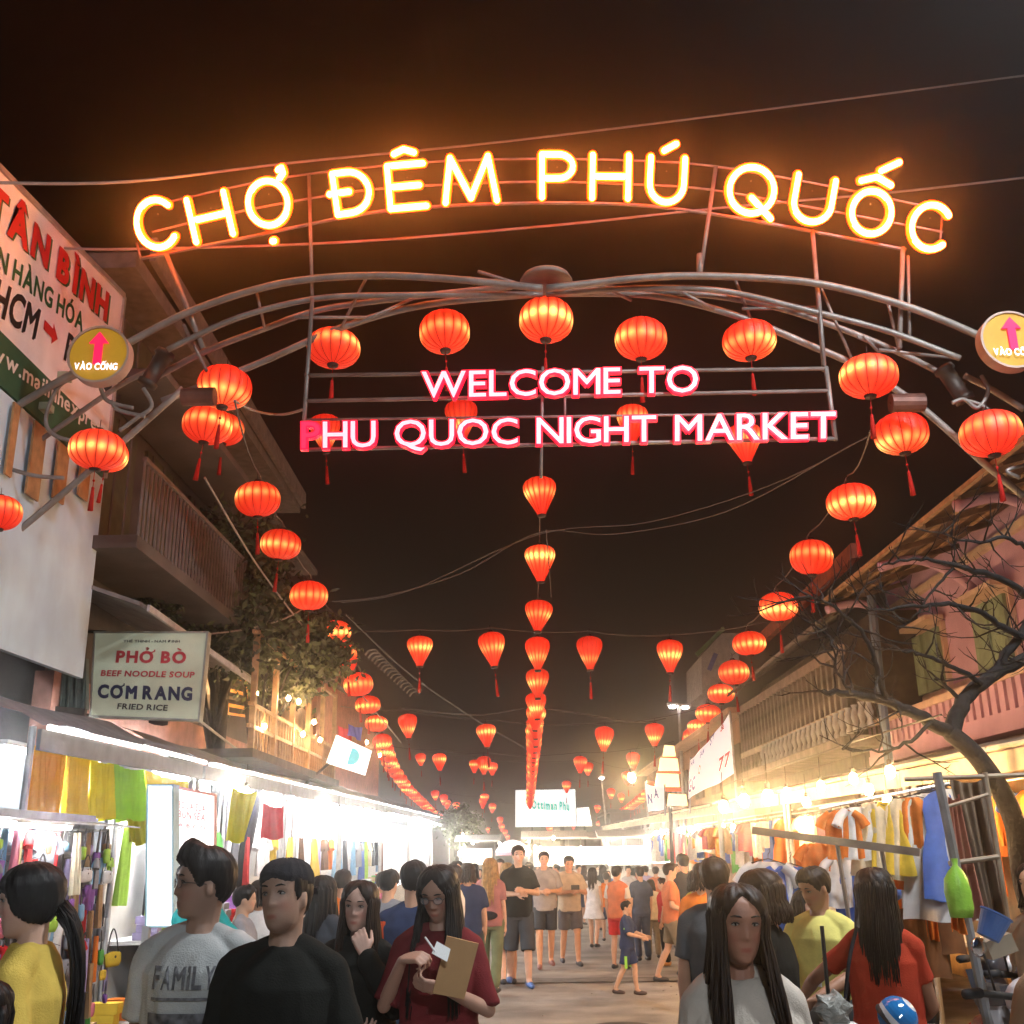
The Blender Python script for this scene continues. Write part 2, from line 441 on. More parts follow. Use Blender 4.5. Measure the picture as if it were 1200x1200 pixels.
# welcome sign frame and letters
ws = thing('welcome_sign', 'white faced red edged letters reading WELCOME TO PHU QUOC NIGHT MARKET', 'lit sign', at(640, 526, Y=8.85)); wf = ws
for a, b, r in (((357, 440), (967, 432), .018), ((356, 470), (970, 458), .018), ((355, 492), (973, 484), .012), ((354, 527), (980, 514), .018),
                ((366, 350), (354, 528), .020), ((968, 430), (979, 516), .022), ((636, 430), (634, 560), .016), ((958, 330), (966, 430), .02), ((662, 467), (662, 490), .012)):
    build(MB().tube([at(*a, Y=8.92), at(*b, Y=8.92)], r, 6), 'rail', M_steel, wf, smooth=True)
M_rw = emat('white_red_face', (1, .44, .48), 1.5)
M_rs = emat('red_letter_side', (1, .004, .030), 2.2)
M_rd = emat('dim_red_face', (.8, .03, .10), .85)
def px_letters(word, x0, x1, yb0, yb1, hpx, skip=()):
    vs, fs = text_verts(word, .012)
    # one mesh per character, laid out from cumulative widths
    widths = []
    for ch in word:
        if ch == ' ': widths.append((0, .30)); continue
        v, f = glyph(ch, .004); widths.append((min(p.x for p in v), max(p.x for p in v)))
    gap = .075; x = 0; pos = []
    for ch, (a, b) in zip(word, widths): pos.append(x - a); x += (b - a) + gap
    tot = x - gap
    for ch, p, i in zip(word, pos, range(99)):
        if ch == ' ': continue
        v, f = text_verts(ch, .004); v2, f2 = text_verts(ch, .036, .09); dx = min(p.x for p in glyph(ch, .004)[0])
        v = [q + Vector((dx, 0, 0)) for q in v]; v2 = [q + Vector((dx - .026, 0, 0)) for q in v2]
        def T(q, dy, sc=1.):
            u = (q.x + p) / tot
            return at(x0 + (x1 - x0) * u, yb0 + (yb1 - yb0) * u - q.y / .7 * hpx, Y=8.84) + Vector((0, -q.z * .3 + dy, 0))
        side = MB(); side.add([T(q, .032) for q in v2], f2)
        L = build(side, 'letter', M_rs, ws)
        face = MB(); face.add([T(q, 0.0) for q in v], f)
        build(face, 'letter_face', M_rd if i in skip else M_rw, L)
px_letters('WELCOME TO', 494, 818, 466, 459, 31)
px_letters('PHU QUOC NIGHT MARKET', 353, 979, 525, 513, 31, skip=(0,))
# red glow behind letters: the lit reflector strip of each line
# round gold signs with arrow
def disc_sign(px, py, label):
    c = at(px, py, Y=8.6)
    t = thing('round_arrow_sign', label, 'sign', c, group='round gold arrow signs on the arch')
    Mr = Matrix.Rotation(PI / 2, 3, 'X')
    build(MB().lathe([(.001, .03), (.26, .03), (.262, .0), (.001, .0)], 40, (0, 0, 0), M=Mr), 'panel', M_gold, t, local=True)
    build(MB().lathe([(.255, .045), (.275, .045), (.275, -.08), (.255, -.08), (.255, .045)], 40, (0, 0, 0), M=Mr), 'rim', mat('pink_rim', (.45, .32, .26), .5, var=.1), t, local=True)
    mb = MB(); y = -.036
    sh = [(-.035, -.10), (.035, -.10), (.035, .10), (.085, .10), (0, .21), (-.085, .10), (-.035, .10)]
    mb.add([(x, y, z) for x, z in sh] + [(x, y - .02, z) for x, z in sh], [tuple(range(7)), tuple(range(13, 6, -1))] + [(i, (i + 1) % 7, 7 + (i + 1) % 7, 7 + i) for i in range(7)])
    build(mb, 'arrow', emat('pink_arrow', (1, .01, .09), .95), t, local=True)
    mb = MB(); add_text(mb, 'VÀO CỔNG', (-.19, -.06, -.155), (.19, -.06, -.165), h=.062, bold=.03)
    build(mb, 'lettering', emat('white_led', (1, .9, 1), 1.8), t, local=True)
    build(MB().beam(Vector((0, .02, -.1)), Vector((0, .3, -.05)), .04), 'bracket', M_steel, t, local=True)
disc_sign(117, 417, 'round gold sign with pink arrow at the left end of the arch')
disc_sign(1184, 400, 'round gold sign with pink arrow at the right end of the arch')

# ------------------------------------------------------------------ lanterns
def lantern_mat(name, z0, zr, width, base=(.90, .020, .005), hot=(1.0, .44, .10), hs=1.9, bs=1.0):
    m = bpy.data.materials.new(name); m.use_nodes = True
    n = m.node_tree; b = n.nodes['Principled BSDF']
    b.inputs['Base Color'].default_value = (.5, .02, .01, 1); b.inputs['Roughness'].default_value = .55
    L = n.links.new
    t = n.nodes.new('ShaderNodeTexCoord'); s = n.nodes.new('ShaderNodeSeparateXYZ'); L(t.outputs['Object'], s.inputs[0])
    oi = n.nodes.new('ShaderNodeObjectInfo')
    def M(op, a, b=None, c=None):
        k = n.nodes.new('ShaderNodeMath'); k.operation = op
        for i, v in enumerate((a, b, c)):
            if v is None: continue
            if isinstance(v, (int, float)): k.inputs[i].default_value = v
            else: L(v, k.inputs[i])
        return k.outputs[0]
    zc = M('MULTIPLY_ADD', oi.outputs['Random'], zr, z0)
    d = M('DIVIDE', M('SUBTRACT', s.outputs['Z'], zc), width)
    g = M('EXPONENT', M('MULTIPLY', M('MULTIPLY', d, d), -1.0))
    d2 = M('DIVIDE', d, 2.6); g2 = M('EXPONENT', M('MULTIPLY', M('MULTIPLY', d2, d2), -1.0))
    an = M('ARCTAN2', s.outputs['Y'], s.outputs['X'])
    rb = M('ABSOLUTE', M('SINE', M('MULTIPLY', an, 8.0)))      # bright mid panel between the ribs
    rb = M('MULTIPLY_ADD', M('POWER', rb, .7), .75, .25)
    sd = M('MULTIPLY_ADD', M('SINE', M('ADD', an, M('MULTIPLY', oi.outputs['Random'], 40.0))), .30, .70)
    nz = n.nodes.new('ShaderNodeTexNoise'); nz.inputs['Scale'].default_value = 9; L(t.outputs['Object'], nz.inputs['Vector'])
    f = M('MULTIPLY', M('MULTIPLY', M('ADD', g, M('MULTIPLY', g2, .30)), rb), M('MULTIPLY', sd, M('MULTIPLY_ADD', nz.outputs['Fac'], .8, .6)))
    mx = n.nodes.new('ShaderNodeMixRGB'); mx.inputs['Color1'].default_value = (*base, 1); mx.inputs['Color2'].default_value = (*[h * 1.0 for h in hot], 1)
    L(f, mx.inputs[0]); mx.use_clamp = False
    L(mx.outputs[0], b.inputs['Emission Color'])
    br = M('MULTIPLY_ADD', M('FRACT', M('MULTIPLY', oi.outputs['Random'], 7.3)), .45, .72)
    st = M('MULTIPLY', M('MULTIPLY_ADD', f, hs, M('MULTIPLY', M('MULTIPLY_ADD', rb, .30, .70), bs)), br)
    L(st, b.inputs['Emission Strength'])
    return m
M_lan = lantern_mat('lantern_silk_round', -.13, .17, .050)
M_lant = lantern_mat('lantern_silk_tapered', -.10, .20, .055)
M_rib = mat('lantern_rib', (.25, .012, .008), .6, var=0, emit=(.5, .012, .004), estr=.5)
M_cap = mat('lantern_cap', (.03, .015, .012), .6, var=0)
M_tas = cloth('tassel_red', (.45, .02, .015))
def prof_round(n=14):
    return [(.25 * (max(0, 1 - abs(t) ** 2.5)) ** .62 + .035, t * .215) for t in [-1 + 2 * i / n for i in range(n + 1)]]
def prof_drop(n=14):
    P = [(.05, -.27), (.072, -.22), (.11, -.15), (.155, -.06), (.198, .03), (.222, .10), (.222, .16), (.20, .205), (.15, .24), (.08, .26), (.05, .265)]
    return P
def prof_tall():
    return [(.05, -.25), (.11, -.22), (.155, -.13), (.17, 0), (.165, .1), (.14, .19), (.09, .235), (.05, .25)]
def lantern_meshes(kind):
    prof = {'round': prof_round, 'drop': prof_drop, 'tall': prof_tall}[kind]()
    nr = 16
    sh = MB().lathe(prof, 64, mod=lambda a, z: 1 - .045 * (1 - abs(math.sin(a * nr / 2))) ** 2)
    me = {'shade': sh.mesh('shade', M_lan if kind == 'round' else M_lant, True)}
    rb = MB()
    for k in range(nr):
        a = 2 * PI * k / nr
        rb.tube([((r * .965 + .002) * math.cos(a), (r * .965 + .002) * math.sin(a), z) for r, z in prof[::1]], .0035, 4, cap=False)
    me['rib_cage'] = rb.mesh('rib_cage', M_rib)
    zt, zb = prof[-1][1], prof[0][1]
    cp = MB().lathe([(.001, zt + .03), (.035, zt + .028), (.058, zt - .004), (.05, zt - .01)], 16); cp.tube([(0, 0, zt + .02), (0, 0, zt + .12)], .004, 5)
    me['cap'] = cp.mesh('cap', M_cap, True)
    bc = MB().lathe([(.05, zb + .008), (.062, zb), (.055, zb - .022), (.001, zb - .022)], 16)
    me['base_ring'] = bc.mesh('base_ring', M_cap, True)
    ts = MB().tube([(0, 0, zb - .02), (.004, 0, zb - .20)], .0035, 5)
    ts.ball((.004, 0, zb - .13), .014, 8, 5)
    ts.lathe([(.003, zb - .195), (.016, zb - .21), (.014, zb - .23), (.020, zb - .30), (.027, zb - .46), (.001, zb - .455)], 12, (.004, 0, 0), mod=lambda a, z: 1 + .15 * math.sin(5 * a))
    me['tassel'] = ts.mesh('tassel', M_tas, True)
    # plain far version: one mesh, three materials
    far = MB().lathe(prof[::2] if len(prof) > 9 else prof, 16)
    far.m = 1; far.lathe([(.001, zt + .03), (.058, zt)], 8); far.lathe([(.062, zb), (.001, zb - .02)], 8)
    far.m = 2; far.tube([(0, 0, zb), (0, 0, zb - .2), (0, 0, zb - .21), (0, 0, zb - .45)], [.004, .004, .018, .024], 5)
    me['far'] = far.mesh('lantern', [M_lan if kind == 'round' else M_lant, M_cap, M_tas], True)
    far = MB().lathe(prof[::2] if len(prof) > 9 else prof, 12)
    far.m = 1; far.lathe([(.001, zt + .03), (.058, zt)], 6); far.lathe([(.062, zb), (.001, zb - .02)], 6)
    me['far_plain'] = far.mesh('lantern', [M_lan if kind == 'round' else M_lant, M_cap], True)
    return me
LM = {k: lantern_meshes(k) for k in ('round', 'drop', 'tall')}
ORD = 'first second third fourth fifth sixth seventh eighth ninth tenth eleventh twelfth thirteenth fourteenth fifteenth sixteenth seventeenth eighteenth nineteenth twentieth'.split() + ['twenty-' + x for x in 'first second third fourth fifth sixth seventh eighth ninth'.split()] + ['thirtieth'] + ['thirty-' + x for x in 'first second third fourth fifth sixth seventh eighth ninth'.split()]
def lantern(p, kind, label, group, size=1., tassel=True, far=False):
    if far:
        o = link('lantern', LM[kind]['far' if tassel else 'far_plain'], None, p); o.scale = (size,) * 3
        tag(o, label, 'lantern', group)
    else:
        o = thing('lantern', label, 'lantern', p, rnd.uniform(0, 6.28), group); o.scale = (size,) * 3
        for k in ('shade', 'rib_cage', 'cap', 'base_ring', 'tassel'):
            if k == 'tassel' and not tassel: continue
            link(k, LM[kind][k], o)
    o.rotation_euler = (rnd.uniform(-.09, .09), rnd.uniform(-.11, .11), rnd.uniform(0, 6.28)); o.scale = (size * rnd.uniform(.96, 1.04), size * rnd.uniform(.96, 1.04), size * rnd.uniform(.93, 1.09))
    return o
DR = {'round': .56, 'drop': .45, 'tall': .34}
def lan_px(px, py, w, kind='round', size=1., **k):
    k['size'] = size
    p = at(px, py, D=FPX / w * DR[kind] * size)
    return p, lantern(p, kind, **k)
gA = 'lanterns hanging around the arch'
for px, py, w, kind, lab in [
    (391, 408, 61, 'round', 'red lantern at the top left corner of the welcome sign frame'),
    (521, 389, 60, 'round', 'red lantern above the first letters of WELCOME with a bright white band'),
    (640, 375, 62, 'round', 'red lantern directly below the centre plate of the arch'),
    (751, 397, 61, 'round', 'red lantern right of the arch centre above the word TO'),
    (878, 399, 62, 'round', 'red lantern above the last letters of MARKET'),
    (1018, 441, 66, 'round', 'red lantern right of the welcome sign hung from the lower arch tube'),
    (263, 454, 62, 'round', 'red lantern left of the welcome sign overlapping another below it'),
    (243, 498, 57, 'round', 'red lantern just below the one left of the welcome sign'),
    (1056, 508, 61, 'round', 'red lantern below the right hub of the arch'),
    (1161, 508, 67, 'round', 'red lantern under the right round arrow sign'),
    (114, 527, 62, 'round', 'red lantern under the left round arrow sign'),
    (0, 601, 50, 'round', 'red lantern cut by the left edge of the photo')]:
    lan_px(px, py, w, kind, label=lab, group=gA, size=.62 if px == 0 else .76 if px == 114 else .9)
lan_px(262, 503, 47, 'round', label='smaller bright orange lantern half hidden behind the overlapping pair', group=gA)
lan_px(126, 533, 47, 'round', size=.66, label='smaller yellow lit lantern peeking behind the one under the left arrow sign', group=gA)
for px, py, w, lab in [(381, 508, 37, 'tapered red lantern behind the letters PHU'), (541, 492, 38, 'tapered red lantern behind the letters QUOC'), (741, 497, 36, 'tapered red lantern behind the letters NIGHT'), (873, 520, 42, 'tapered red lantern behind the letters MARKET')]:
    lan_px(px, py, w, 'drop', label=lab, group='tapered lanterns behind the welcome sign')

def string_pts(P, z1, step, n):
    """P: list of (px,py,w); returns points (px,py,w) at equal depth steps; interpolated over 1/w"""
    ds = [1 / w for _, _, w in P]; out = []
    d = z1
    for i in range(n):
        if d > ds[-1]: break
        for k in range(len(ds) - 1):
            if ds[k] <= d <= ds[k + 1]:
                t = (d - ds[k]) / (ds[k + 1] - ds[k])
                # height above the horizon scales with w: interpolate the ratio
                w = 1 / d
                q0 = ((P[k][0] - 618) / P[k][2], (P[k][1] - 998) / P[k][2]); q1 = ((P[k + 1][0] - 618) / P[k + 1][2], (P[k + 1][1] - 998) / P[k + 1][2])
                out.append((618 + (q0[0] + (q1[0] - q0[0]) * t) * w, 998 + (q0[1] + (q1[1] - q0[1]) * t) * w, w)); break
        d += step
    return out
def draw_string(P, side, kind, step, n, head, wire_from):
    tail = string_pts(P, 1 / P[len(head) - 1][2] + step, step, n)
    pts = [P[i] for i in range(len(head))] + tail
    wires = [wire_from]
    for i, (px, py, w) in enumerate(pts):
        kd = kind if not (side == 'left' and i == 4) else 'tall'
        near = w > 17
        if i < len(head): lab = f'{ORD[i]} {"tapered" if kd == "drop" else "tall narrow" if kd == "tall" else "round"} red lantern down the {side} string, counted from the arch'
        elif i < len(ORD): lab = f'small red lantern, {ORD[i]} down the {side} string counted from the arch'
        else: lab = f'tiny red lantern at the far end of the {side} string'
        p, o = lan_px(px, py, w, kd, label=lab, group=f'lanterns on the {side} string', far=not near, tassel=(side != 'centre'))
        wires.append(p + Vector((0, 0, .38 if kd != 'round' else .33)))
    mb = MB(); pts3 = []
    for a, b in zip(wires, wires[1:]):
        for k in range(4):
            t = k / 4; q = a.lerp(b, t); q.z -= .10 * 4 * t * (1 - t); pts3.append(q)
    pts3.append(wires[-1]); mb.tube(pts3, .009, 5)
    tag(build(mb, 'lantern_wire', M_wire), f'sagging cable that carries the {side} string of lanterns', 'cable')
draw_string([(633, 582, 41), (633, 660, 37), (631, 722, 33), (630, 766, 30.5), (630, 801, 27.5), (628.5, 827, 24.5), (627.5, 850, 22), (625, 885, 17), (622, 930, 11), (618, 978, 6.5)],
            'centre', 'drop', .0028, 24, [0] * 6, at(634, 524, Y=9.0))
draw_string([(302, 585, 53), (329, 638, 48), (362, 698, 43), (391, 741, 39.5), (407, 771, 23), (420, 802, 34), (431, 826, 30), (441, 848, 26), (449, 872, 22), (458, 897, 18), (478, 925, 14.5), (505, 950, 11), (535, 973, 8), (548, 984, 6.5)],
            'left', 'round', .0030, 30, [0] * 8, at(275, 470, Y=9.1))
draw_string([(997, 588, 56), (951, 653, 50), (912, 711, 43), (878, 754, 39), (860, 788, 35), (845, 813, 31), (830, 836, 28), (818, 852, 25), (806, 872, 21.5), (790, 896, 18), (765, 925, 14), (735, 948, 10.5), (700, 966, 7.5), (688, 975, 6.5)],
            'right', 'round', .0030, 30, [0] * 8, at(1020, 505, Y=9.15))
# rows across the street
rows = [([(492, 763, 31), (577, 761, 31.5), (691, 765, 31.5), (785, 769, 30.5)], 'nearest'),
        ([(478, 851, 23), (570, 862, 23), (708, 866, 22.5), (767, 861, 23)], 'second nearest'),
        ([(515, 893, 17), (567, 897, 17.5), (680, 896, 17), (742, 892, 17)], 'third'),
        ([(493, 890, 13), (556, 898, 13.5), (577, 901, 13), (689, 901, 13), (735, 912, 13)], 'fourth'),
        ([(510, 932, 10.5), (520, 937, 10.5), (568, 936, 10.5), (566, 941, 10), (664, 922, 11), (716, 930, 10.5)], 'fifth'),
        ([(524, 943, 9), (535, 945, 9), (577, 947, 9.5), (655, 950, 8.5), (728, 935, 9)], 'sixth'),
        ([(541, 959, 8), (549, 964, 7.5), (586, 962, 8), (588, 970, 7.5), (644, 972, 7.5), (700, 948, 8)], 'seventh'),
        ([(555, 975, 6.5), (562, 981, 6), (592, 976, 6.5), (595, 982, 6), (641, 981, 6), (672, 968, 7), (684, 960, 7), (572, 973, 5.5)], 'farthest')]
for r_, (row, nm) in enumerate(rows):
    ws_ = []
    for i, (px, py, w) in enumerate(row):
        p, o = lan_px(px, py, w, 'drop', label=f'tapered red lantern, {ORD[i]} from the left in the {nm} row across the street', group='lantern rows across the street', far=w < 17.2)
        ws_.append(p)
    Y = sum(p.y for p in ws_) / len(ws_)
    top = max(p.z for p in ws_) + .36
    xs = [Vector((-4.3, Y, top + .15))] + sorted([p + Vector((0, 0, .37)) for p in ws_], key=lambda v: v.x) + [Vector((4.6, Y, top + .15))]
    mb = MB(); pp = []
    for a, b in zip(xs, xs[1:]):
        for k in range(5):
            t = k / 5; q = a.lerp(b, t); q.z -= min(.1, .03 * (b - a).length) * 4 * t * (1 - t); pp.append(q)
    mb.tube(pp + [xs[-1]], .008, 5)
    tag(build(mb, 'lantern_wire', M_wire), f'cable across the street holding the {nm} row of tapered lanterns', 'cable')

# ------------------------------------------------------------------ overhead cables
def cable(pts, label, r=.010, sub=6, mt=None):
    P = spline([at(a, b, Y=Y) for a, b, Y in pts], sub)
    tag(build(MB().tube(P, r, 5), 'overhead_cable', mt or M_wire), label, 'cable')
M_wl = mat('pale_cable', (.35, .30, .27), .6, var=.1)
cable([(-20, 214, 7.5), (150, 213, 8.2), (350, 190, 9.4), (600, 165, 10.5), (900, 128, 11), (1220, 86, 12)], 'topmost pale cable crossing the sky above the orange letters', .014, mt=M_wl)
cable([(60, 290, 9.3), (150, 292, 9.4), (400, 284, 9.5), (650, 264, 9.6), (850, 243, 9.8), (1050, 225, 10), (1220, 206, 10.2)], 'pale cable running behind the orange letters', .014, mt=M_wl)
cable([(390, 705, 14), (450, 698, 14), (540, 672, 14), (632, 624, 14), (720, 626, 14), (850, 600, 13), (1000, 520, 10)], 'cable sagging from the left trees up past the centre string', .007, mt=M_wire)
cable([(400, 706, 14.1), (480, 692, 14.1), (632, 626, 14.1), (760, 612, 13.5), (900, 570, 12), (1020, 510, 9.5)], 'second thin cable beside the sagging one right of the centre string', .007)
cable([(225, 745, 14), (290, 737, 15), (340, 722, 16), (372, 700, 17)], 'short cable in front of the dark tree', .012, mt=M_wl)
cable([(275, 470, 9.2), (300, 482, 10), (330, 486, 10.2), (355, 480, 9)], 'short cable between overlapping lanterns and the welcome sign frame', .014, mt=M_wl)
cable([(232, 843, 12), (300, 893, 17), (360, 925, 23)], 'cable running down from the beef noodle sign to the awning', .016, mt=M_wl)
cable([(240, 560, 11), (300, 660, 14), (360, 740, 17), (420, 810, 22), (470, 870, 30)], 'steep cable left of the left lantern string', .014, mt=M_wl)
cable([(405, 720, 24), (480, 790, 28), (560, 845, 34), (625, 882, 42)], 'cable slanting from upper left behind the lantern rows', .02)
cable([(470, 830, 24), (560, 838, 26), (632, 830, 26), (740, 846, 26), (780, 842, 26)], 'faint cable above the second row of lanterns', .014)
cable([(640, 620, 13), (646, 700, 13.6)], 'short loose cable hanging beside the centre string', .006)
# ------------------------------------------------------------------ ground
M_road = mat('road_concrete', (.33, .31, .285), .7, var=.30, scale=1.3, bump=.5, bscale=70, dirt=.55)
g = MB(); g.grid(lambda u, v: (-150 + 300 * u, -40 + 300 * v, 0.012 * math.sin(40 * u + 3) * math.sin(33 * v) - .012), 60, 60)
struct(g, 'road', M_road, base=(0, 0, 0))
M_pave = mat('pavement_tile', (.22, .19, .17), .8, var=.25, scale=3, bump=.3)
M_kerb = mat('kerb_stone', (.30, .28, .25), .8, var=.2, scale=4, bump=.3)
for s_ in (-1, 1):
    struct(MB().box((s_ * 5.05, 44, .055), (3.1, 100, .11)), 'pavement', M_pave)
    kb = thing('kerb', f'worn kerb stones along the {"left" if s_ < 0 else "right"} pavement under the stalls', 'kerb', (s_ * 3.42, 44, 0)); kb['kind'] = 'structure'
    kme = None
    for i in range(24):
        if kme is None: kme = MB().box((0, 0, .06), (.14, .985, .13)).mesh('kerb_stone', M_kerb)
        link('kerb_stone', kme, kb, (0, -40 + i * 1.0 - .2, rnd.uniform(-.006, .006)))
struct(MB().box((-.6, 10.2, .003), (3.4, 1.5, .004)), 'painted_shadow_strip', mat('shadow_strip_dark', (.17, .155, .14), .8, var=.3, scale=5, bump=.5, bscale=60))  # shadow line across the road, painted as a thin dark slab
struct(MB().box((1.2, 15.6, .003), (4.0, .5, .004)), 'painted_shadow_strip', MATS['shadow_strip_dark'])  # narrower painted shadow line farther up the street
mh = thing('manhole_cover', 'round iron manhole cover in the middle of the street', 'manhole cover', (.9, 11.5, 0.003))
mb = MB().lathe([(.001, .012), (.30, .012), (.30, -.01)], 28, (0, 0, 0)); build(mb, 'lid', mat('iron', (.08, .075, .07), .6, metal=.6), mh, local=True)
# litter: small scraps, uncountable
mb = MB()
for i in range(160):
    x, y = rnd.uniform(-3, 3), rnd.uniform(6, 30); a = rnd.uniform(0, 3); s_ = rnd.uniform(.01, .035)
    M_ = Matrix.Rotation(a, 3, 'Z')
    mb.box((x, y, .006), (s_, s_ * .6, .006), M_)
tag(build(mb, 'litter', mat('paper_scrap', (.35, .31, .26), .8), base=(0, 10, 0)), 'small scraps of litter scattered over the street', 'litter', kind='stuff')

# ------------------------------------------------------------------ left: removal company board
BX = -4.5
M_white = mat('sign_white', (.80, .79, .82), .6, var=.06, scale=3, dirt=.12)
M_green = mat('sign_green', (.03, .10, .055), .6, var=.1)
M_red = mat('paint_red', (.52, .03, .03), .5, var=.06)
M_black = mat('paint_black', (.02, .02, .022), .5, var=.05)
M_gtext = mat('paint_green', (.03, .12, .05), .5, var=.05)
M_wtext = mat('paint_white', (.7, .7, .68), .5, var=.03)
M_sheet = mat('grey_sheet', (.60, .78, .97), .55, var=.10, scale=1.6, bump=.12, bscale=5, dirt=.25)
bd = thing('shop_sign_board', 'white and green shop board with red TÂN BÌNH lettering at upper left', 'sign', (BX, 8.5, 5.56))
def yz(px, py): return at(px, py, X=BX)
ztop, zb1, zb0 = 7.62, 6.02, 5.56
y1 = 10.87
zt0 = yz(0, 205).z; zt1 = yz(143, 345).z
build(MB().slab([(BX, 5.2, zb1), (BX, y1, zb1), (BX, y1, zt1), (BX, 5.2, zt0 - .3)], .12), 'white_panel', M_white, bd)
build(MB().slab([(BX + .004, 5.2, zb0), (BX + .004, y1, zb0), (BX + .004, y1, zb1), (BX + .004, 5.2, zb1)], .12), 'green_band', M_green, bd)
for a, b in (((BX, 5.2, zt0 - .29), (BX, y1, zt1 + .01)), ((BX, y1 + .01, zb0), (BX, y1 + .01, zt1))):
    build(MB().beam(a, b, .05), 'trim', mat('trim_alu', (.5, .48, .45), .4, metal=.5), bd)
def side_text(body, p0, p1, hpx, m, bold=.03, shear=0., up=None, off=.006, name='lettering', b=None):
    """p0,p1: photo pixels of the baseline start and end on the board plane"""
    a = yz(*p0); c_ = yz(*p1); mid = ((p0[0] + p1[0]) / 2, (p0[1] + p1[1]) / 2)
    h = (yz(mid[0], mid[1] - hpx) - yz(*mid)).z
    mb = MB()
    add_text(mb, body, a + Vector((off, 0, 0)), c_ + Vector((off, 0, 0)), h=h, bold=bold, shear=shear)
    return build(mb, name, m, b or bd)
side_text('TÂN BÌNH', (-16, 252), (126, 379), 40, M_gtext, .05, off=.006, name='letter_shadow')
side_text('TÂN BÌNH', (-18, 249), (124, 376), 40, M_red, .05, off=.010)
a0, a1 = yz(2, 318), yz(96, 389)
d_ = (a1 - a0)
mb = MB(); add_text(mb, 'CHUYỂN HÀNG HÓA', a0 - d_ * .62 + Vector((.006, 0, 0)), a1 + Vector((.006, 0, 0)), h=.20, bold=.03); build(mb, 'lettering', M_gtext, bd)
side_text('P.HCM', (-34, 348), (41, 398), 44, M_black, .03, shear=.15)
side_text('P. QUỐC', (74, 420), (140, 470), 34, M_black, .03, shear=.15)
side_text('www.mailinhexpress', (-30, 405), (122, 512), 20, M_wtext, .02)
c = yz(58, 388); mb = MB()
sh = [(-.14, .05), (.05, .05), (.05, .11), (.17, 0), (.05, -.11), (.05, -.05), (-.14, -.05)]
mb.add([(BX + .008, c.y + u, c.z + v) for u, v in sh], [tuple(range(7))]); build(mb, 'red_arrow', M_red, bd)
# steel clamps of the board
for q in ((70, 442), (130, 436), (48, 478)):
    p = yz(*q); build(MB().box(p + Vector((.05, 0, 0)), (.1, .12, .07)), 'clamp', mat('clamp_green', (.35, .4, .28), .5), bd)
sh_ = thing('sheet_wall', 'tall pale grey metal sheet wall hanging below the TÂN BÌNH board', 'wall', (BX, 8.4, 3.38))
for i, (ya, yb) in enumerate(((5.0, 7.0), (7.0, 9.0), (9.0, 10.93))):
    x_ = BX - .01 - i * .004
    build(MB().slab([(x_, ya, 3.38), (x_, yb - .006, 3.38 + .02 * (i == 2)), (x_, yb - .006, 5.55), (x_, ya, 5.55)], .06), 'sheet', M_sheet, sh_)
for (xa, xb, ya_, yb_) in ((24, 40, 455, 588), (56, 70, 470, 592), (86, 98, 490, 588), (0, 8, 440, 560)):
    pa, pb = yz(xa, yb_), yz(xb, yb_); pt = yz(xa, ya_)
    build(MB().slab([(BX + .02, pb.y, pb.z), (BX + .02, pa.y, pb.z), (BX + .02, pa.y, min(pt.z, 5.5)), (BX + .02, pb.y, min(pt.z, 5.5))], .02), 'tan_strip', mat('tan_strip', (.42, .24, .11), .6, var=.2, scale=10, dirt=.3), sh_)
# column below
st_ = MB().box((-5.3, 7.6, 1.68), (1.25, 3.4, 3.36)); tag(build(st_, 'painted_pillar', mat('pillar_bluegrey', (.17, .20, .24), .7, var=.15, scale=2, dirt=.3)), 'pale blue grey pillar below the grey sheet wall at the left edge', 'pillar')
co = thing('corrugated_panel', 'grey green corrugated sheet panel under the sheet wall beside the noodle sign', 'panel', at(65, 828, Y=11.2))
p00, p10, p11, p01 = at(22, 826, Y=11.2), at(103, 832, Y=11.2), at(103, 772, Y=11.2), at(30, 768, Y=11.2)
mb = MB()
def cf(u, v):
    a = p00.lerp(p10, u); b = p01.lerp(p11, u); q = a.lerp(b, v); q.y += .03 * (1 if (u * 9) % 1 < .5 else -1) * min(1, 4 * abs(((u * 18) % 1) - .5)); return q
mb.grid(cf, 72, 1); build(mb, 'sheet', mat('corrugated_green', (.13, .18, .17), .5, metal=.3, var=.15), co)
build(MB().beam(p00 + Vector((0, -.05, -.03)), p10 + Vector((0, -.05, -.03)), .07), 'edge_rail', M_dark, co)

# left building with balcony
M_conc = mat('left_facade', (.15, .13, .12), .85, var=.25, scale=1.2, bump=.25, bscale=20, dirt=.5)
M_olive = mat('olive_panel', (.10, .10, .055), .7, var=.2)
bl = thing('left_building', 'dim old concrete building with a barred balcony behind the shop board', 'building', (-6.2, 15, 0))
fx = -5.0; y0_, y1_ = 11.1, 20.5
build(MB().box((fx - 1.5, (y0_ + y1_) / 2, 4.1), (3, y1_ - y0_, 8.2)), 'wall', M_conc, bl)
build(MB().beam((fx + .25, y0_ - .1, 8.3), (fx + .25, y1_, 8.3), .6, .2), 'roof_edge', mat('roof_edge', (.22, .18, .15), .8, var=.2, dirt=.3), bl)
build(MB().beam((fx + .62, y0_ + .2, 8.62), (fx + .62, y1_, 8.44), .07, .32), 'gutter', mat('gutter_grey', (.25, .2, .17), .6, var=.2), bl)
build(MB().beam((fx + .5, y0_ + .1, 6.95), (fx + .5, y1_, 6.95), .9, .10), 'upper_slab', M_conc, bl)
build(MB().box((fx + .45, (y0_ + 15.5) / 2, 4.82), (1.0, 15.5 - y0_ + .6, .14)), 'balcony_floor', M_conc, bl)
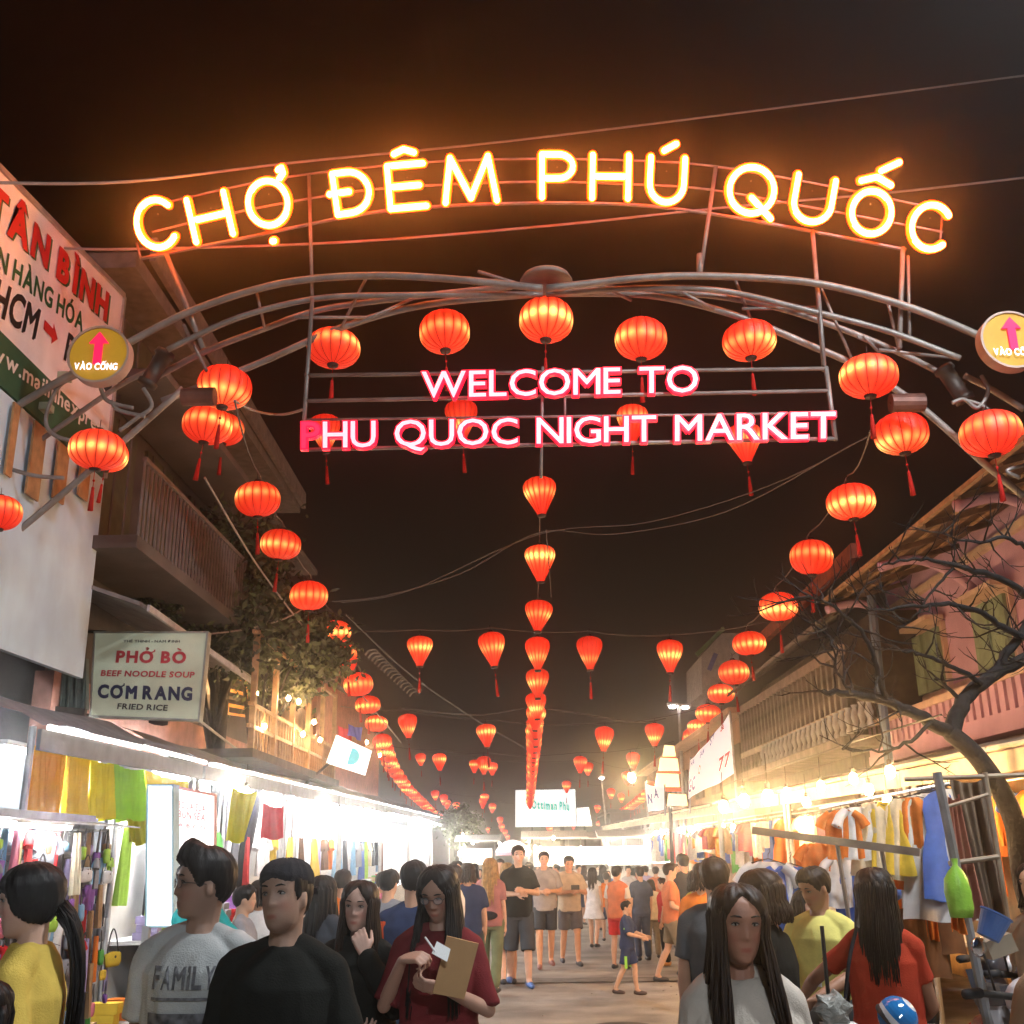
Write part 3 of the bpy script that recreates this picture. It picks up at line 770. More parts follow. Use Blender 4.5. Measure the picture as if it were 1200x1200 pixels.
rl = build(MB().beam((fx + .95, y0_ - .3, 5.74), (fx + .95, 15.8, 5.74), .05, .05), 'railing', mat('rail_pinkgrey', (.20, .17, .155), .6, var=.15), bl)
bme = MB().box((0, 0, .42), (.022, .022, .84)).mesh('bar', MATS['rail_pinkgrey'])
for i in range(48):
    link('bar', bme, rl, Vector((fx + .95, y0_ - .28 + i * .127, 4.88)) - wloc(rl))
for i, (ya, yb, z0_, z1_) in enumerate(((11.6, 12.9, 5.0, 6.8), (13.3, 14.6, 5.0, 6.8), (15.2, 16.4, 5.4, 6.8), (17.2, 18.4, 5.4, 6.8), (11.8, 13.4, 7.15, 8.1), (14.4, 16.0, 7.15, 8.1))):
    w_ = build(MB().box((fx + .01, (ya + yb) / 2, (z0_ + z1_) / 2), (.08, yb - ya, z1_ - z0_)), 'window', M_olive, bl)
    for k in range(3): build(MB().box((fx + .055, ya + (k + .5) * (yb - ya) / 3, (z0_ + z1_) / 2), (.02, .05, z1_ - z0_)), 'mullion', M_conc, w_)
build(MB().slab([(fx + 1.1, 15.5, 4.05), (fx + 1.0, 10.9, 4.15), (fx, 10.9, 4.5), (fx, 15.5, 4.4)], .04), 'lower_awning', mat('awning_grey', (.24, .23, .22), .6, var=.2), bl)
build(MB().beam((fx + 1.1, 10.9, 4.12), (fx + 1.1, 15.5, 4.02), .03, .07), 'awning_edge', mat('edge_pale', (.5, .5, .5), .5), bl)
for ya in (11.3, 13.0, 14.7, 16.5):
    d_ = build(MB().box((fx + .02, ya + .7, 3.2), (.06, 1.3, 1.9)), 'shutter', mat('shutter_brown', (.06, .045, .035), .7, var=.2), bl)
tag(build(MB().slab([at(143, 360, Y=12), at(150, 360, Y=12), at(152, 322, Y=12), at(143, 322, Y=12)], .05), 'roof_vent', mat('pale_green', (.16, .26, .2), .6)), 'small pale green box on the roof beside the shop board', 'vent')
# pink wall above the awning of the left stalls
tag(build(MB().box((-4.95, 15.5, 3.05), (.2, 9.0, .9)), 'pink_wall', mat('pink_plaster', (.42, .22, .18), .8, var=.18, dirt=.4)), 'low pinkish plaster wall above the left stall awning under the noodle sign', 'wall')

# beef noodle sign
NQ = [at(107, 838, Y=11.6), at(232, 843, Y=11.6), at(242, 742, Y=11.6), at(112, 742, Y=11.6)]
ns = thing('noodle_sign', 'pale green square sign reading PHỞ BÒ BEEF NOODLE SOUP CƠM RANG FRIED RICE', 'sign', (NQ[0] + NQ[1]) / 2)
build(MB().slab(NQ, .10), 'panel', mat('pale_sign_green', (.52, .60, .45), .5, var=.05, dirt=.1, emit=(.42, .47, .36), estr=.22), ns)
fr = MB().frame(NQ, .02, .12)
build(fr, 'frame', mat('frame_grey', (.35, .38, .34), .5, metal=.3), ns)
def nt_text(body, u0, u1, v, h, m, bold, shear=.0):
    def q(u, v): return NQ[0].lerp(NQ[1], u).lerp(NQ[3].lerp(NQ[2], u), v)
    mb = MB(); H = (NQ[3] - NQ[0]).length
    add_text(mb, body, q(u0, v) + Vector((0, -.012, 0)), q(u1, v) + Vector((0, -.012, 0)), h=h * H, bold=bold, shear=shear, up=(NQ[3] - NQ[0]))
    build(mb, 'lettering', m, ns)
M_navy = mat('paint_navy', (.02, .03, .10), .5, var=.05); M_pinkr = mat('paint_pinkred', (.55, .05, .07), .5, var=.05)
nt_text('THẾ THỊNH - NAM ĐỊNH', .26, .77, .885, .03, M_black, .02)
nt_text('PHỞ BÒ', .20, .84, .645, .135, M_pinkr, .045, .06)
nt_text('BEEF NOODLE SOUP', .07, .93, .475, .068, M_pinkr, .035, .12)
nt_text('CƠM RANG', .05, .93, .215, .15, M_navy, .05, .04)
nt_text('FRIED RICE', .24, .71, .085, .066, M_black, .03, .1)
build(MB().tube([NQ[3] + Vector((.1, .05, .02)), NQ[3] + Vector((-.6, .3, .1))], .02, 6), 'bracket', M_dark, ns)
build(MB().tube([NQ[0] + Vector((.1, .05, .02)), NQ[0] + Vector((-.6, .3, .0))], .02, 6), 'bracket', M_dark, ns)

# ------------------------------------------------------------------ trees
M_leaf = mat('leaf_dark', (.045, .055, .025), .6, var=.5, scale=2.5)
M_leafb = mat('leaf_mid', (.075, .10, .035), .6, var=.4, scale=3)
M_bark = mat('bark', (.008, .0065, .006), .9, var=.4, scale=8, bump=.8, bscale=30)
def leaf_tree(base, crown, rad, n, label, leaf=.10, lean=(0, 0), clumps=26, seed=1):
    rr = random.Random(seed)
    t = thing('leafy_tree', label, 'tree', base)
    b = Vector(base); c = Vector(crown)
    tr = MB(); tr.tube(spline([b, b.lerp(c, .45) + Vector((.12, .05, 0)), c]), [.13 - .08 * i / 12 for i in range(13)], 8)
    cl = []
    for i in range(clumps):
        v = Vector((rr.gauss(0, 1), rr.gauss(0, 1), rr.gauss(0, 1))).normalized() * rr.uniform(.45, 1)
        q = c + Vector((v.x * rad[0], v.y * rad[1], v.z * rad[2])); cl.append((q, rr.uniform(.25, .5) * min(rad)))
        s_ = b.lerp(c, rr.uniform(.55, 1))
        tr.tube([s_, s_.lerp(q, .5) + Vector((0, 0, .08)), q], [.035, .022, .010], 5)
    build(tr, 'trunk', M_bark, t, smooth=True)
    for mi, mt in ((0, M_leaf), (1, M_leafb)):
        mb = MB()
        for i in range(n // 2):
            q, r_ = cl[rr.randrange(len(cl))]
            v = Vector((rr.gauss(0, .6), rr.gauss(0, .6), rr.gauss(0, .5))) * r_
            a = Vector((rr.uniform(-1, 1), rr.uniform(-1, 1), rr.uniform(-1.2, .3))).normalized(); w = a.orthogonal().normalized()
            w = Matrix.Rotation(rr.uniform(0, 6), 3, a) @ w; L = leaf * rr.uniform(.6, 1.4); o = q + v
            mb.add([o, o + a * L * .5 + w * L * .22, o + a * L, o + a * L * .5 - w * L * .22], [(0, 1, 2, 3)])
        build(mb, 'crown', mt, t)
    return t
leaf_tree((-4.8, 15.9, .1), at(272, 705, Y=15.6), (.95, .95, 1.15), 16000, 'dense dark leafed tree rising behind the noodle sign', .13, clumps=42, seed=3)
leaf_tree((-4.8, 17.6, .1), at(328, 755, Y=17.4), (1.05, 1.0, .80), 11000, 'lower dark tree with lit bulbs under it right of the noodle sign', .13, clumps=26, seed=5)
leaf_tree((-4.75, 14.0, 3.3), (-4.7, 13.4, 4.75), (.35, .4, .28), 900, 'small bush growing out of the wall over the noodle sign', .11, clumps=8, seed=9)
leaf_tree((-2.9, 44, 0), (-2.8, 44, 2.6), (.8, .8, .8), 2500, 'small tree lit green at the far end of the left stalls', .16, clumps=14, seed=11)

# bare tree at right
bt = thing('bare_tree', 'leafless tree with dark twisting branches in front of the pink house', 'tree', (3.75, 8.1, 0))
def br(pts, r0, r1, Y0=8.0, Y1=None, sub=5, par=bt, jit=.012):
    Y1 = Y1 or Y0; n = len(pts) - 1
    P = [at(x, y, Y=Y0 + (Y1 - Y0) * i / n) for i, (x, y) in enumerate(pts)]
    P = spline(P, sub); P = [p + Vector((rnd.uniform(-jit, jit), rnd.uniform(-jit, jit), rnd.uniform(-jit, jit))) for p in P]
    N = len(P); return P, [r0 + (r1 - r0) * i / (N - 1) for i in range(N)]
trunk = MB(); limbs = []
g0 = at(1215, 1150, Y=8.1)
P = spline([Vector((3.85, 8.15, 0)), at(1208, 1060, Y=8.1), at(1188, 960, Y=8.05), at(1150, 893, Y=8), at(1113, 858, Y=8)], 6)
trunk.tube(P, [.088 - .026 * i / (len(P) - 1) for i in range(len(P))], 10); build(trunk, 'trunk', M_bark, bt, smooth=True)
BR = [([(1115, 860), (1075, 838), (1035, 822), (1000, 812), (965, 812)], .085, .03, 8, 7.6),
      ([(1113, 862), (1130, 822), (1165, 790), (1212, 768)], .10, .07, 8, 8.3),
      ([(1040, 825), (1028, 790), (1018, 752), (990, 722), (962, 702), (930, 700)], .035, .010, 7.8, 7.2),
      ([(1150, 800), (1118, 783), (1085, 770), (1060, 762)], .035, .012, 8.1, 7.7),
      ([(1215, 752), (1180, 738), (1150, 718), (1112, 708), (1060, 712), (1020, 716)], .05, .012, 8.3, 7.6),
      ([(1215, 705), (1175, 680), (1140, 668), (1110, 660), (1080, 655), (1040, 660)], .05, .012, 8.3, 7.7),
      ([(1118, 664), (1095, 690), (1070, 722), (1050, 738)], .02, .008, 8.0, 7.8),
      ([(1165, 790), (1178, 768), (1200, 740), (1215, 700)], .06, .05, 8.2, 8.3),
      ([(1090, 848), (1060, 872), (1030, 880), (985, 878)], .025, .008, 7.9, 7.5),
      ([(1000, 812), (985, 795), (975, 760), (968, 735)], .018, .006, 7.6, 7.4),
      ([(1130, 822), (1105, 800), (1095, 795)], .03, .010, 8.1, 7.9),
      ([(1200, 640), (1170, 630), (1140, 636), (1100, 625)], .03, .008, 8.2, 7.8)]
tw = MB()
for pts, r0, r1, a, b in BR:
    P, rs = br(pts, r0, r1, a, b)
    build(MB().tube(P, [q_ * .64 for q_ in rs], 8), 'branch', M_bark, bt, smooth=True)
    for i in range(3, len(P), 1):
        for k in range(2):
            if rnd.random() < .33:
                p = P[i]; d = Vector((rnd.uniform(-1, .6), rnd.uniform(-.7, .7), rnd.uniform(-.6, 1))).normalized(); L = rnd.uniform(.12, .5)
                q = [p]
                for s_ in range(4):
                    d = (d + Vector((rnd.uniform(-.4, .4), rnd.uniform(-.4, .4), rnd.uniform(-.2, .4)))).normalized(); q.append(q[-1] + d * L / 4)
                    if s_ in (1, 2):
                        e_ = (d + Vector((rnd.uniform(-.9, .9), rnd.uniform(-.9, .9), rnd.uniform(-.5, .9)))).normalized()
                        tw.tube([q[-1], q[-1] + e_ * L * .25, q[-1] + e_ * L * .45 + Vector((0, 0, .02))], [.004, .003, .0015], 4, cap=False)
                tw.tube(q, [min(.009, rs[i]), .007, .005, .0035, .002], 4, cap=False)
tag(build(tw, 'twigs', M_bark, bt), kind='stuff')
lf = MB()
for i in range(90):
    p = at(rnd.uniform(1000, 1200), rnd.uniform(640, 800), Y=rnd.uniform(7.6, 8.3)); a = Vector((rnd.uniform(-1, 1), rnd.uniform(-1, 1), rnd.uniform(-1, 0))).normalized(); w = a.orthogonal().normalized(); L = .05
tag(bt, None)

# ------------------------------------------------------------------ right: pink house
M_pink = mat('pink_wall', (.56, .34, .46), .8, var=.10, scale=2, bump=.1, dirt=.3)
M_trimp = mat('cream_trim', (.58, .42, .32), .7, var=.1)
M_shut = mat('shutter_green', (.20, .27, .17), .7, var=.18, scale=6)
M_tin = mat('tin_roof', (.13, .085, .05), .55, metal=.3, var=.35, scale=4, bump=.3, dirt=.5)
ph = thing('pink_house', 'pink plastered house with green shutters and slotted balcony wall on the right', 'house', (6.6, 12, 0))
px_ = 5.5
build(MB().box((px_ + 1.5, 12.4, 2.75), (3, 7.2, 5.5)), 'wall', M_pink, ph)
def shutter(ya, yb, z0_, z1_, open_=.0):
    f = build(MB().box((px_ - .02, (ya + yb) / 2, (z0_ + z1_) / 2), (.08, yb - ya + .12, z1_ - z0_ + .12)), 'window', M_trimp, ph)
    for k in range(2):
        w = (yb - ya) / 2 - .02; yc = ya + (k + .5) * (yb - ya) / 2
        lv = build(MB().box((px_ - .08 - .02 * k, yc, (z0_ + z1_) / 2), (.05, w, z1_ - z0_)), 'shutter', M_shut, f)
    build(MB().box((px_ - .16, (ya + yb) / 2, z1_ + .10), (.24, yb - ya + .25, .06)), 'window_hood', M_trimp, ph)
a = at(1115, 800, X=px_); b = at(1078, 800, X=px_); c = at(1098, 738, X=px_)
shutter(a.y, b.y, a.z - .05, c.z)
a = at(1195, 760, X=px_); b = at(1155, 760, X=px_); c = at(1175, 700, X=px_)
shutter(a.y, b.y, a.z - .3, c.z)
shutter(8.9, 9.8, 3.8, 4.8)
for z_ in (3.55, 5.0):
    build(MB().box((px_ - .04, 12.4, z_), (.08, 7.2, .09)), 'string_course', M_trimp, ph)
# slotted balcony parapet: piers between slots
bx = 4.95; build(MB().box((bx + .27, 12.2, 2.80), (.7, 6.9, .12)), 'balcony_floor', M_pink, ph)
build(MB().box((bx, 12.2, 2.90), (.12, 6.9, .10)), 'parapet_base', M_pink, ph)
build(MB().box((bx, 12.2, 3.30), (.16, 6.9, .08)), 'parapet_rail', M_trimp, ph)
pme = MB().box((0, 0, 0), (.10, .13, .31)).mesh('pier', M_pink)
for i in range(33): link('pier', pme, ph, Vector((bx, 8.85 + i * .21, 3.105)) - wloc(ph))
# eave seen from below: rafters and boards
ev = build(MB().slab([(4.3, 8.0, 4.99), (4.3, 15.2, 5.05), (5.55, 15.2, 5.38), (5.55, 8.0, 5.30)], -.03), 'roof', M_tin, ph)
build(MB().slab([(5.55, 8.0, 5.33), (5.55, 15.2, 5.41), (9.0, 15.2, 6.6), (9.0, 8.0, 6.5)], -.03), 'roof_slope', M_tin, ph)
for k, x_ in enumerate((4.32, 4.65, 4.95, 5.25)):
    z_ = 4.99 + (x_ - 4.3) * .26 - .035
    build(MB().beam((x_, 8.0, z_), (x_, 15.2, z_ + .06), .05, .05), 'batten', mat('batten', (.36, .22, .12), .7, var=.3, scale=8), ev)
for i in range(8):
    y_ = 8.2 + i * .98; build(MB().beam((4.34, y_, 4.94), (5.5, y_, 5.25), .05, .06), 'rafter', mat('rafter', (.16, .10, .06), .8, var=.3), ev)
pc = at(1050, 700, X=4.9)
for i in range(3):   # curved brackets, pink arches under the eave
    y_ = 10.2 + i * 2.4
    build(MB().tube(spline([Vector((5.5, y_, 4.45)), Vector((5.2, y_, 4.75)), Vector((4.75, y_, 4.95)), Vector((4.3, y_, 4.86))]), .06, 8), 'eave_bracket', M_pink, ph, smooth=True)
tag(build(MB().tube([(4.7, 14.3, 2.5), (4.72, 14.3, 4.9)], .06, 8), 'blue_drainpipe', mat('pipe_blue', (.12, .17, .25), .5)), 'blue grey drainpipe between the pink house and the wooden house', 'pipe')

# wooden house with tall slats
M_wood = mat('grey_wood', (.15, .135, .12), .8, var=.3, scale=5, bump=.3)
M_woodd = mat('dark_wood', (.07, .05, .035), .8, var=.3)
wh = thing('wooden_house', 'old wooden house with a verandah of tall slats and pale balustrade on the right', 'house', (6.4, 18.5, 0))
build(MB().box((6.6, 18.6, 2.4), (3.4, 7.6, 4.8)), 'wall', M_woodd, wh)
build(MB().box((4.75, 18.6, 3.02), (.9, 7.6, .14)), 'verandah_floor', M_wood, wh)
build(MB().beam((4.42, 14.9, 4.28), (4.42, 22.4, 4.34), .10, .14), 'top_beam', mat('pale_beam', (.26, .21, .17), .7, var=.2), wh)
build(MB().beam((4.42, 14.9, 3.42), (4.42, 22.4, 3.44), .09, .10), 'hand_rail', MATS['pale_beam'], wh)
sme = MB().box((0, 0, 0), (.07, .10, 1.2)).mesh('slat', M_wood)
for i in range(26): link('slat', sme, wh, Vector((4.42, 15.05 + i * .29, 3.68)) - wloc(wh))
bme2 = MB().lathe([(.05, 0), (.05, .05), (.03, .08), (.06, .18), (.03, .3), (.05, .34)], 8).mesh('baluster', mat('pale_bluegrey', (.26, .28, .30), .7, var=.15), True)
for i in range(22): link('baluster', bme2, wh, Vector((4.30, 13.6 + i * .30, 3.08)) - wloc(wh))
build(MB().slab([(4.25, 15.4, 4.78), (4.25, 23.2, 4.75), (5.6, 23.2, 5.6), (5.6, 15.4, 5.6)], -.04), 'roof', mat('roof_grey', (.16, .14, .12), .6, var=.3, scale=3, dirt=.4), wh)
for i in range(9):
    build(MB().beam((4.25 + i * .15, 15.5, 4.72 + i * .09), (4.25 + i * .15, 23.2, 4.70 + i * .09), .03, .03), 'roof_rib', M_wood, MATS and wh)
build(MB().beam(at(1003, 645, X=4.75), at(886, 756, X=4.75), .12, .22), 'red_fascia', mat('red_fascia', (.30, .07, .03), .7, var=.3), wh)
gh = thing('small_gable_house', 'small pale house end with green roof trim beyond the wooden house', 'house', at(845, 800, Y=30))
q = [at(823, 812, Y=30), at(866, 812, Y=30), at(866, 742, Y=30), at(846, 742, Y=30), at(822, 768, Y=30)]
mb = MB(); mb.add(q + [p + Vector((0, 3, 0)) for p in q], [(0, 1, 2, 3, 4), (9, 8, 7, 6, 5), (0, 4, 9, 5), (4, 3, 8, 9), (3, 2, 7, 8), (1, 6, 7, 2)])
build(mb, 'wall', mat('pale_wall', (.38, .36, .33), .8, var=.15, dirt=.3), gh)
build(MB().beam(q[4] + Vector((-.15, -.08, .0)), q[3] + Vector((.05, -.08, .12)), .12, .12), 'roof_trim', mat('trim_green', (.08, .16, .06), .6), gh)
build(MB().beam((q[4] + q[0]) / 2 + Vector((.2, -.06, .1)), (q[3] + q[1]) / 2 + Vector((-.4, -.06, .25)), .1, .12), 'sign_strip', mat('strip_blue', (.1, .12, .3), .6), gh)
# far building behind the right stalls
fb = thing('brick_shop_house', 'warm lit brick fronted shop house behind the far right stalls', 'building', (6.2, 32, 0))
build(MB().box((6.6, 33, 2.2), (3.8, 20, 4.4)), 'wall', mat('warm_brick', (.30, .16, .09), .85, var=.3, scale=2, dirt=.3), fb)
for i in range(7):
    w_ = build(MB().box((4.68, 24.5 + i * 2.7, 3.4), (.08, 1.3, .9)), 'window', M_woodd, fb)
    build(MB().box((4.63, 24.5 + i * 2.7, 3.4), (.03, .06, .9)), 'mullion', M_wood, w_)
build(MB().box((4.55, 33, 4.45), (.5, 20, .12)), 'cornice', M_trimp, fb)
# ------------------------------------------------------------------ left far building: red gable with lit terrace
tag(build(MB().box((-4.75, 21.8, 3.6), (.12, 4.6, 2.0)), 'terrace_wall', mat('terrace_wall', (.40, .24, .12), .8, var=.3, scale=3, dirt=.3)), 'warm ochre wall at the back of the lit terrace', 'wall')
rg = thing('red_gable_house', 'red walled restaurant with a warm lit terrace beyond the dark tree', 'building', (-5.6, 28, 0))
q = [at(372, 930, Y=24), at(470, 930, Y=34), at(466, 862, Y=34), at(428, 798, Y=28), at(392, 768, Y=24), at(368, 800, Y=24)]
qa = [Vector((-4.62, 24, 0)), Vector((-4.62, 34.5, 0)), Vector((-4.62, 34.5, 5.0)), Vector((-4.62, 30.0, 6.1)), Vector((-4.62, 25.0, 6.55)), Vector((-4.62, 24, 6.2))]
mb = MB(); mb.add(qa + [p + Vector((-2.5, 0, 0)) for p in qa], [tuple(range(6)), tuple(range(11, 5, -1))] + [(i, (i + 1) % 6, 6 + (i + 1) % 6, 6 + i) for i in range(6)])
build(mb, 'wall', mat('red_plaster', (.34, .11, .07), .8, var=.25, dirt=.3), rg)
build(MB().box((-4.2, 18.3, 2.98), (1.0, 7, .12)), 'terrace_floor', M_woodd, rg)
M_warmw = mat('warm_wood', (.34, .20, .10), .6, var=.3)
for i in range(6):
    build(MB().box((-3.78, 15.0 + i * 1.3, 3.85), (.08, .08, 1.7)), 'post', M_warmw, rg)
for z_ in (3.35, 3.65, 4.65): build(MB().box((-3.78, 18.2, z_), (.05, 6.8, .05)), 'rail', M_warmw, rg)
vme = MB().box((0, 0, 0), (.03, .03, .62)).mesh('baluster', M_warmw)
for i in range(34): link('baluster', vme, rg, Vector((-3.78, 15.1 + i * .2, 3.33)) - wloc(rg))
build(MB().slab([(-3.6, 16.4, 4.72), (-3.6, 22.2, 4.75), (-4.6, 22.2, 5.3), (-4.6, 16.4, 5.3)], -.04), 'terrace_roof', M_woodd, rg)
cr_ = MB()
for i in range(15):   # curled ridge ornaments
    t = i / 14; p = at(428 + 52 * t, 768 + 48 * t, Y=30 + 9 * t); s_ = .16
    cr_.tube(spline([p, p + Vector((.1, 0, s_ * .8)), p + Vector((.3, 0, s_)), p + Vector((.36, 0, .3 * s_)), p + Vector((.24, 0, .25 * s_))], 3), [.04, .04, .035, .03, .03, .025, .02, .02, .015, .015, .01, .01, .01], 5)
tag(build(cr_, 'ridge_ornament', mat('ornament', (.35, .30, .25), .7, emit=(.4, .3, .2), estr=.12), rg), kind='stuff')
# far blocks at the end of the street
for i, (x, y, w, d, h, cl, lb) in enumerate(((-9, 70, 9, 10, 3.2, (.05, .045, .04), 'low dark building at the far left end of the street'), (10, 72, 10, 10, 3.8, (.06, .05, .04), 'low dark building at the far right end of the street'),
                                       (-.5, 92, 16, 6, 2.2, (.05, .045, .045), 'long dark low building closing the end of the street'))):
    b_ = thing('far_building', lb, 'building', (x, y, 0)); build(MB().box((x, y, h / 2), (w, d, h)), 'wall', mat('far_wall%d' % i, cl, .9, var=.2), b_)
    build(MB().box((x, y, h + .1), (w + .4, d + .4, .2)), 'roof', M_dark, b_)
    for k in range(int(w // 1.6)):
        build(MB().box((x - w / 2 + .9 + k * 1.6, y - d / 2 - .02, h * .6), (.7, .06, .7)), 'window', M_woodd, b_)
# ------------------------------------------------------------------ lamps of the stalls
M_tube = emat('fluorescent_tube', (.93, .97, 1.0), 420.0)
M_bulb = emat('warm_bulb', (1.0, .58, .25), 580.0)
M_bulbw = emat('white_bulb', (1.0, .86, .68), 650.0)
M_socket = mat('socket', (.6, .58, .55), .5, var=.05)
tube_proto = None
def tube_lamp(p, label, L=1.2):
    global tube_proto
    if tube_proto is None:
        t = thing('fluorescent_lamp', label, 'lamp', p, 0, 'fluorescent lamps under the left stall awnings')
        build(MB().tube([(0, -.6, 0), (0, .6, 0)], .017, 8), 'tube', M_tube, t, local=True)
        build(MB().box((0, 0, .045), (.06, 1.28, .04)), 'housing', M_socket, t, local=True)
        tube_proto = t; return t
    return copy_tree(tube_proto, None, p, None, label)
bulb_proto = {}
def bulb(p, label, kind='warm', group='bulbs under the right stall awnings'):
    if kind not in bulb_proto:
        t = thing('light_bulb', label, 'lamp', p, 0, group)
        build(MB().lathe([(.001, -.06), (.03, -.05), (.045, -.015), (.04, .02), (.02, .05)], 12, (0, 0, 0)), 'glass', M_bulb if kind == 'warm' else M_bulbw, t, smooth=True, local=True)
        build(MB().lathe([(.02, .05), (.022, .10), (.004, .11)], 10, (0, 0, 0)), 'socket', M_dark, t, local=True)
        build(MB().tube([(0, 0, .1), (0, 0, .32)], .004, 4), 'cord', M_dark, t, local=True)
        bulb_proto[kind] = t; return t
    o = copy_tree(bulb_proto[kind], None, p, None, label); o['group'] = group; return o

# ------------------------------------------------------------------ stalls
M_post = mat('galvanised', (.42, .42, .42), .45, metal=.6, var=.15)
M_tarpg = mat('tarp_grey', (.20, .21, .23), .6, var=.15, bump=.2, bscale=8)
M_tarpb = mat('tarp_brown', (.20, .15, .10), .7, var=.25, bump=.3, bscale=8)
M_wsheet = mat('white_back', (.78, .78, .76), .6, var=.04)
M_cream = mat('cream_fascia', (.66, .58, .40), .6, var=.12)
M_tab = mat('table_white', (.6, .58, .55), .6, var=.1)
ROLL_M = emat('edge_tube_light', (1, .97, .92), 2.2)
def stall(side, Ya, Yb, za, zb, label, roof, fascia, back, xf=3.5, xb=5.4, table=True):
    s = side; xb = 4.55 if s < 0 else xb; ym = (Ya + Yb) / 2
    t = thing('market_stall', label, 'market stall', (s * (xf + xb) / 2, ym, .11 if xf > 3.5 else 0), 0, f'market stalls along the {"left" if s < 0 else "right"} side')
    q = [(s * xf, Ya, za), (s * xf, Yb, zb), (s * xb, Yb, zb + .42), (s * xb, Ya, za + .42)]
    mb = MB()
    def fn(u, v):
        a = Vector(q[0]).lerp(Vector(q[1]), u); b = Vector(q[3]).lerp(Vector(q[2]), u); p = a.lerp(b, v); p.z += .02 * math.sin(u * 14 * (Yb - Ya) / 4) * (1 - v) + .03 * math.sin(v * 9 + u * 5); return p
    mb.grid(fn, 24, 6); build(mb, 'awning', roof, t)
    n = max(2, int((Yb - Ya) / 1.6))
    for i in range(n):
        a = Vector(q[0]).lerp(Vector(q[1]), i / n + .01); b = Vector(q[0]).lerp(Vector(q[1]), (i + 1) / n - .01)
        a.x -= s * .03; b.x -= s * .03
        build(MB().tube([a + Vector((0, 0, rnd.uniform(-.01, .01))), b], .023, 8), 'edge_tube' if s < 0 else 'awning_roll', fascia, t)
    build(MB().beam((s * (xf + .02), Ya, za - .10), (s * (xf + .02), Yb, zb - .10), .03, .15), 'front_beam', M_tarpg if s < 0 else M_cream, t)
    for y in (Ya + .06, Yb - .06):
        build(MB().tube([(s * (xf + .1), y, 0), (s * (xf + .1), y, za)], .028, 8), 'post', M_post, t)
        build(MB().tube([(s * (xb - .1), y, 0), (s * (xb - .1), y, za + .35)], .028, 8), 'post', M_post, t)
    build(MB().box((s * (xb - .03), ym, 1.35), (.03, Yb - Ya - .1, 2.5)), 'back_sheet', back, t)
    if table:
        build(MB().box((s * (xf + .62), ym, .78), (.9, Yb - Ya - .3, .04)), 'counter', M_tab, t)
        mb = MB()
        def sk(u, v): return Vector((s * (xf + .165 + .012 * math.sin(u * 60)), Ya + .16 + (Yb - Ya - .32) * u, .76 - .70 * v))
        mb.grid(sk, 40, 2); build(mb, 'skirt', M_wsheet if s < 0 else mat('skirt_red', (.4, .12, .08), .8, var=.2), t)
    return t
LZ = lambda y: 2.57 + (y - 7.8) * .0118
RZ = lambda y: 2.33 + (y - 7.7) * .0085
ls = [(7.85, 11.9, 'near left stall with grey awning and orange, yellow and green cloths hanging from its edge'), (12.0, 16.4, 'second left stall, brilliantly lit white inside'), (16.5, 21.4, 'third left stall, overexposed white under its awning'),
      (21.5, 27.4, 'fourth left stall with white roll awning below the terrace'), (27.5, 34, 'fifth left stall below the red gable'), (34.2, 42, 'sixth left stall, small and bright'), (42.2, 52, 'farthest left stall near the green lit tree')]
for i, (a, b, lb) in enumerate(ls):
    stall(-1, a, b, LZ(a), LZ(b), lb, M_tarpg, ROLL_M, M_wsheet if i else mat('back_bluegrey', (.20, .23, .27), .7, var=.2, dirt=.3), table=i > 0)
    n = int((b - a) / 1.9)
    for k in range(n):
        tube_lamp((-3.95, a + (k + .5) * (b - a) / n, LZ(a) - .12), f'{ORD[k]} fluorescent lamp under the awning of the {ORD[i]} left stall')
        if i > 0: tube_lamp((-4.38, a + (k + .5) * (b - a) / n, LZ(a) + .0), f'rear {ORD[k]} fluorescent lamp inside the {ORD[i]} left stall')
rs = [(6.2, 10.4, 'near right stall, a clothes rack shelter under brown tarpaulin'), (10.5, 15.4, 'second right stall full of orange clothes'), (15.5, 20.8, 'third right stall, warm lit with hanging goods'), (20.9, 27, 'fourth right stall under the white banner'),
      (27.2, 34, 'fifth right stall with cream fascia'), (34.2, 42, 'sixth right stall, small and bright'), (42.2, 52, 'farthest right stall under the LED screen')]
M_warmsheet = mat('warm_back', (.62, .38, .16), .7, var=.25, scale=3)
for i, (a, b, lb) in enumerate(rs):
    stall(1, a, b, RZ(a), RZ(b), lb, M_tarpb, M_cream, M_warmsheet if i < 3 else M_wsheet, xf=3.5, table=i > 0)
    n = int((b - a) / 1.35)
    for k in range(n):
        bulb((3.78 + .12 * math.sin(k * 2.3), a + (k + .5) * (b - a) / n, RZ(a) - .38 - .05 * (k % 2)), f'{ORD[k]} bulb hanging in the {ORD[i]} right stall', 'warm' if i < 3 else 'white')
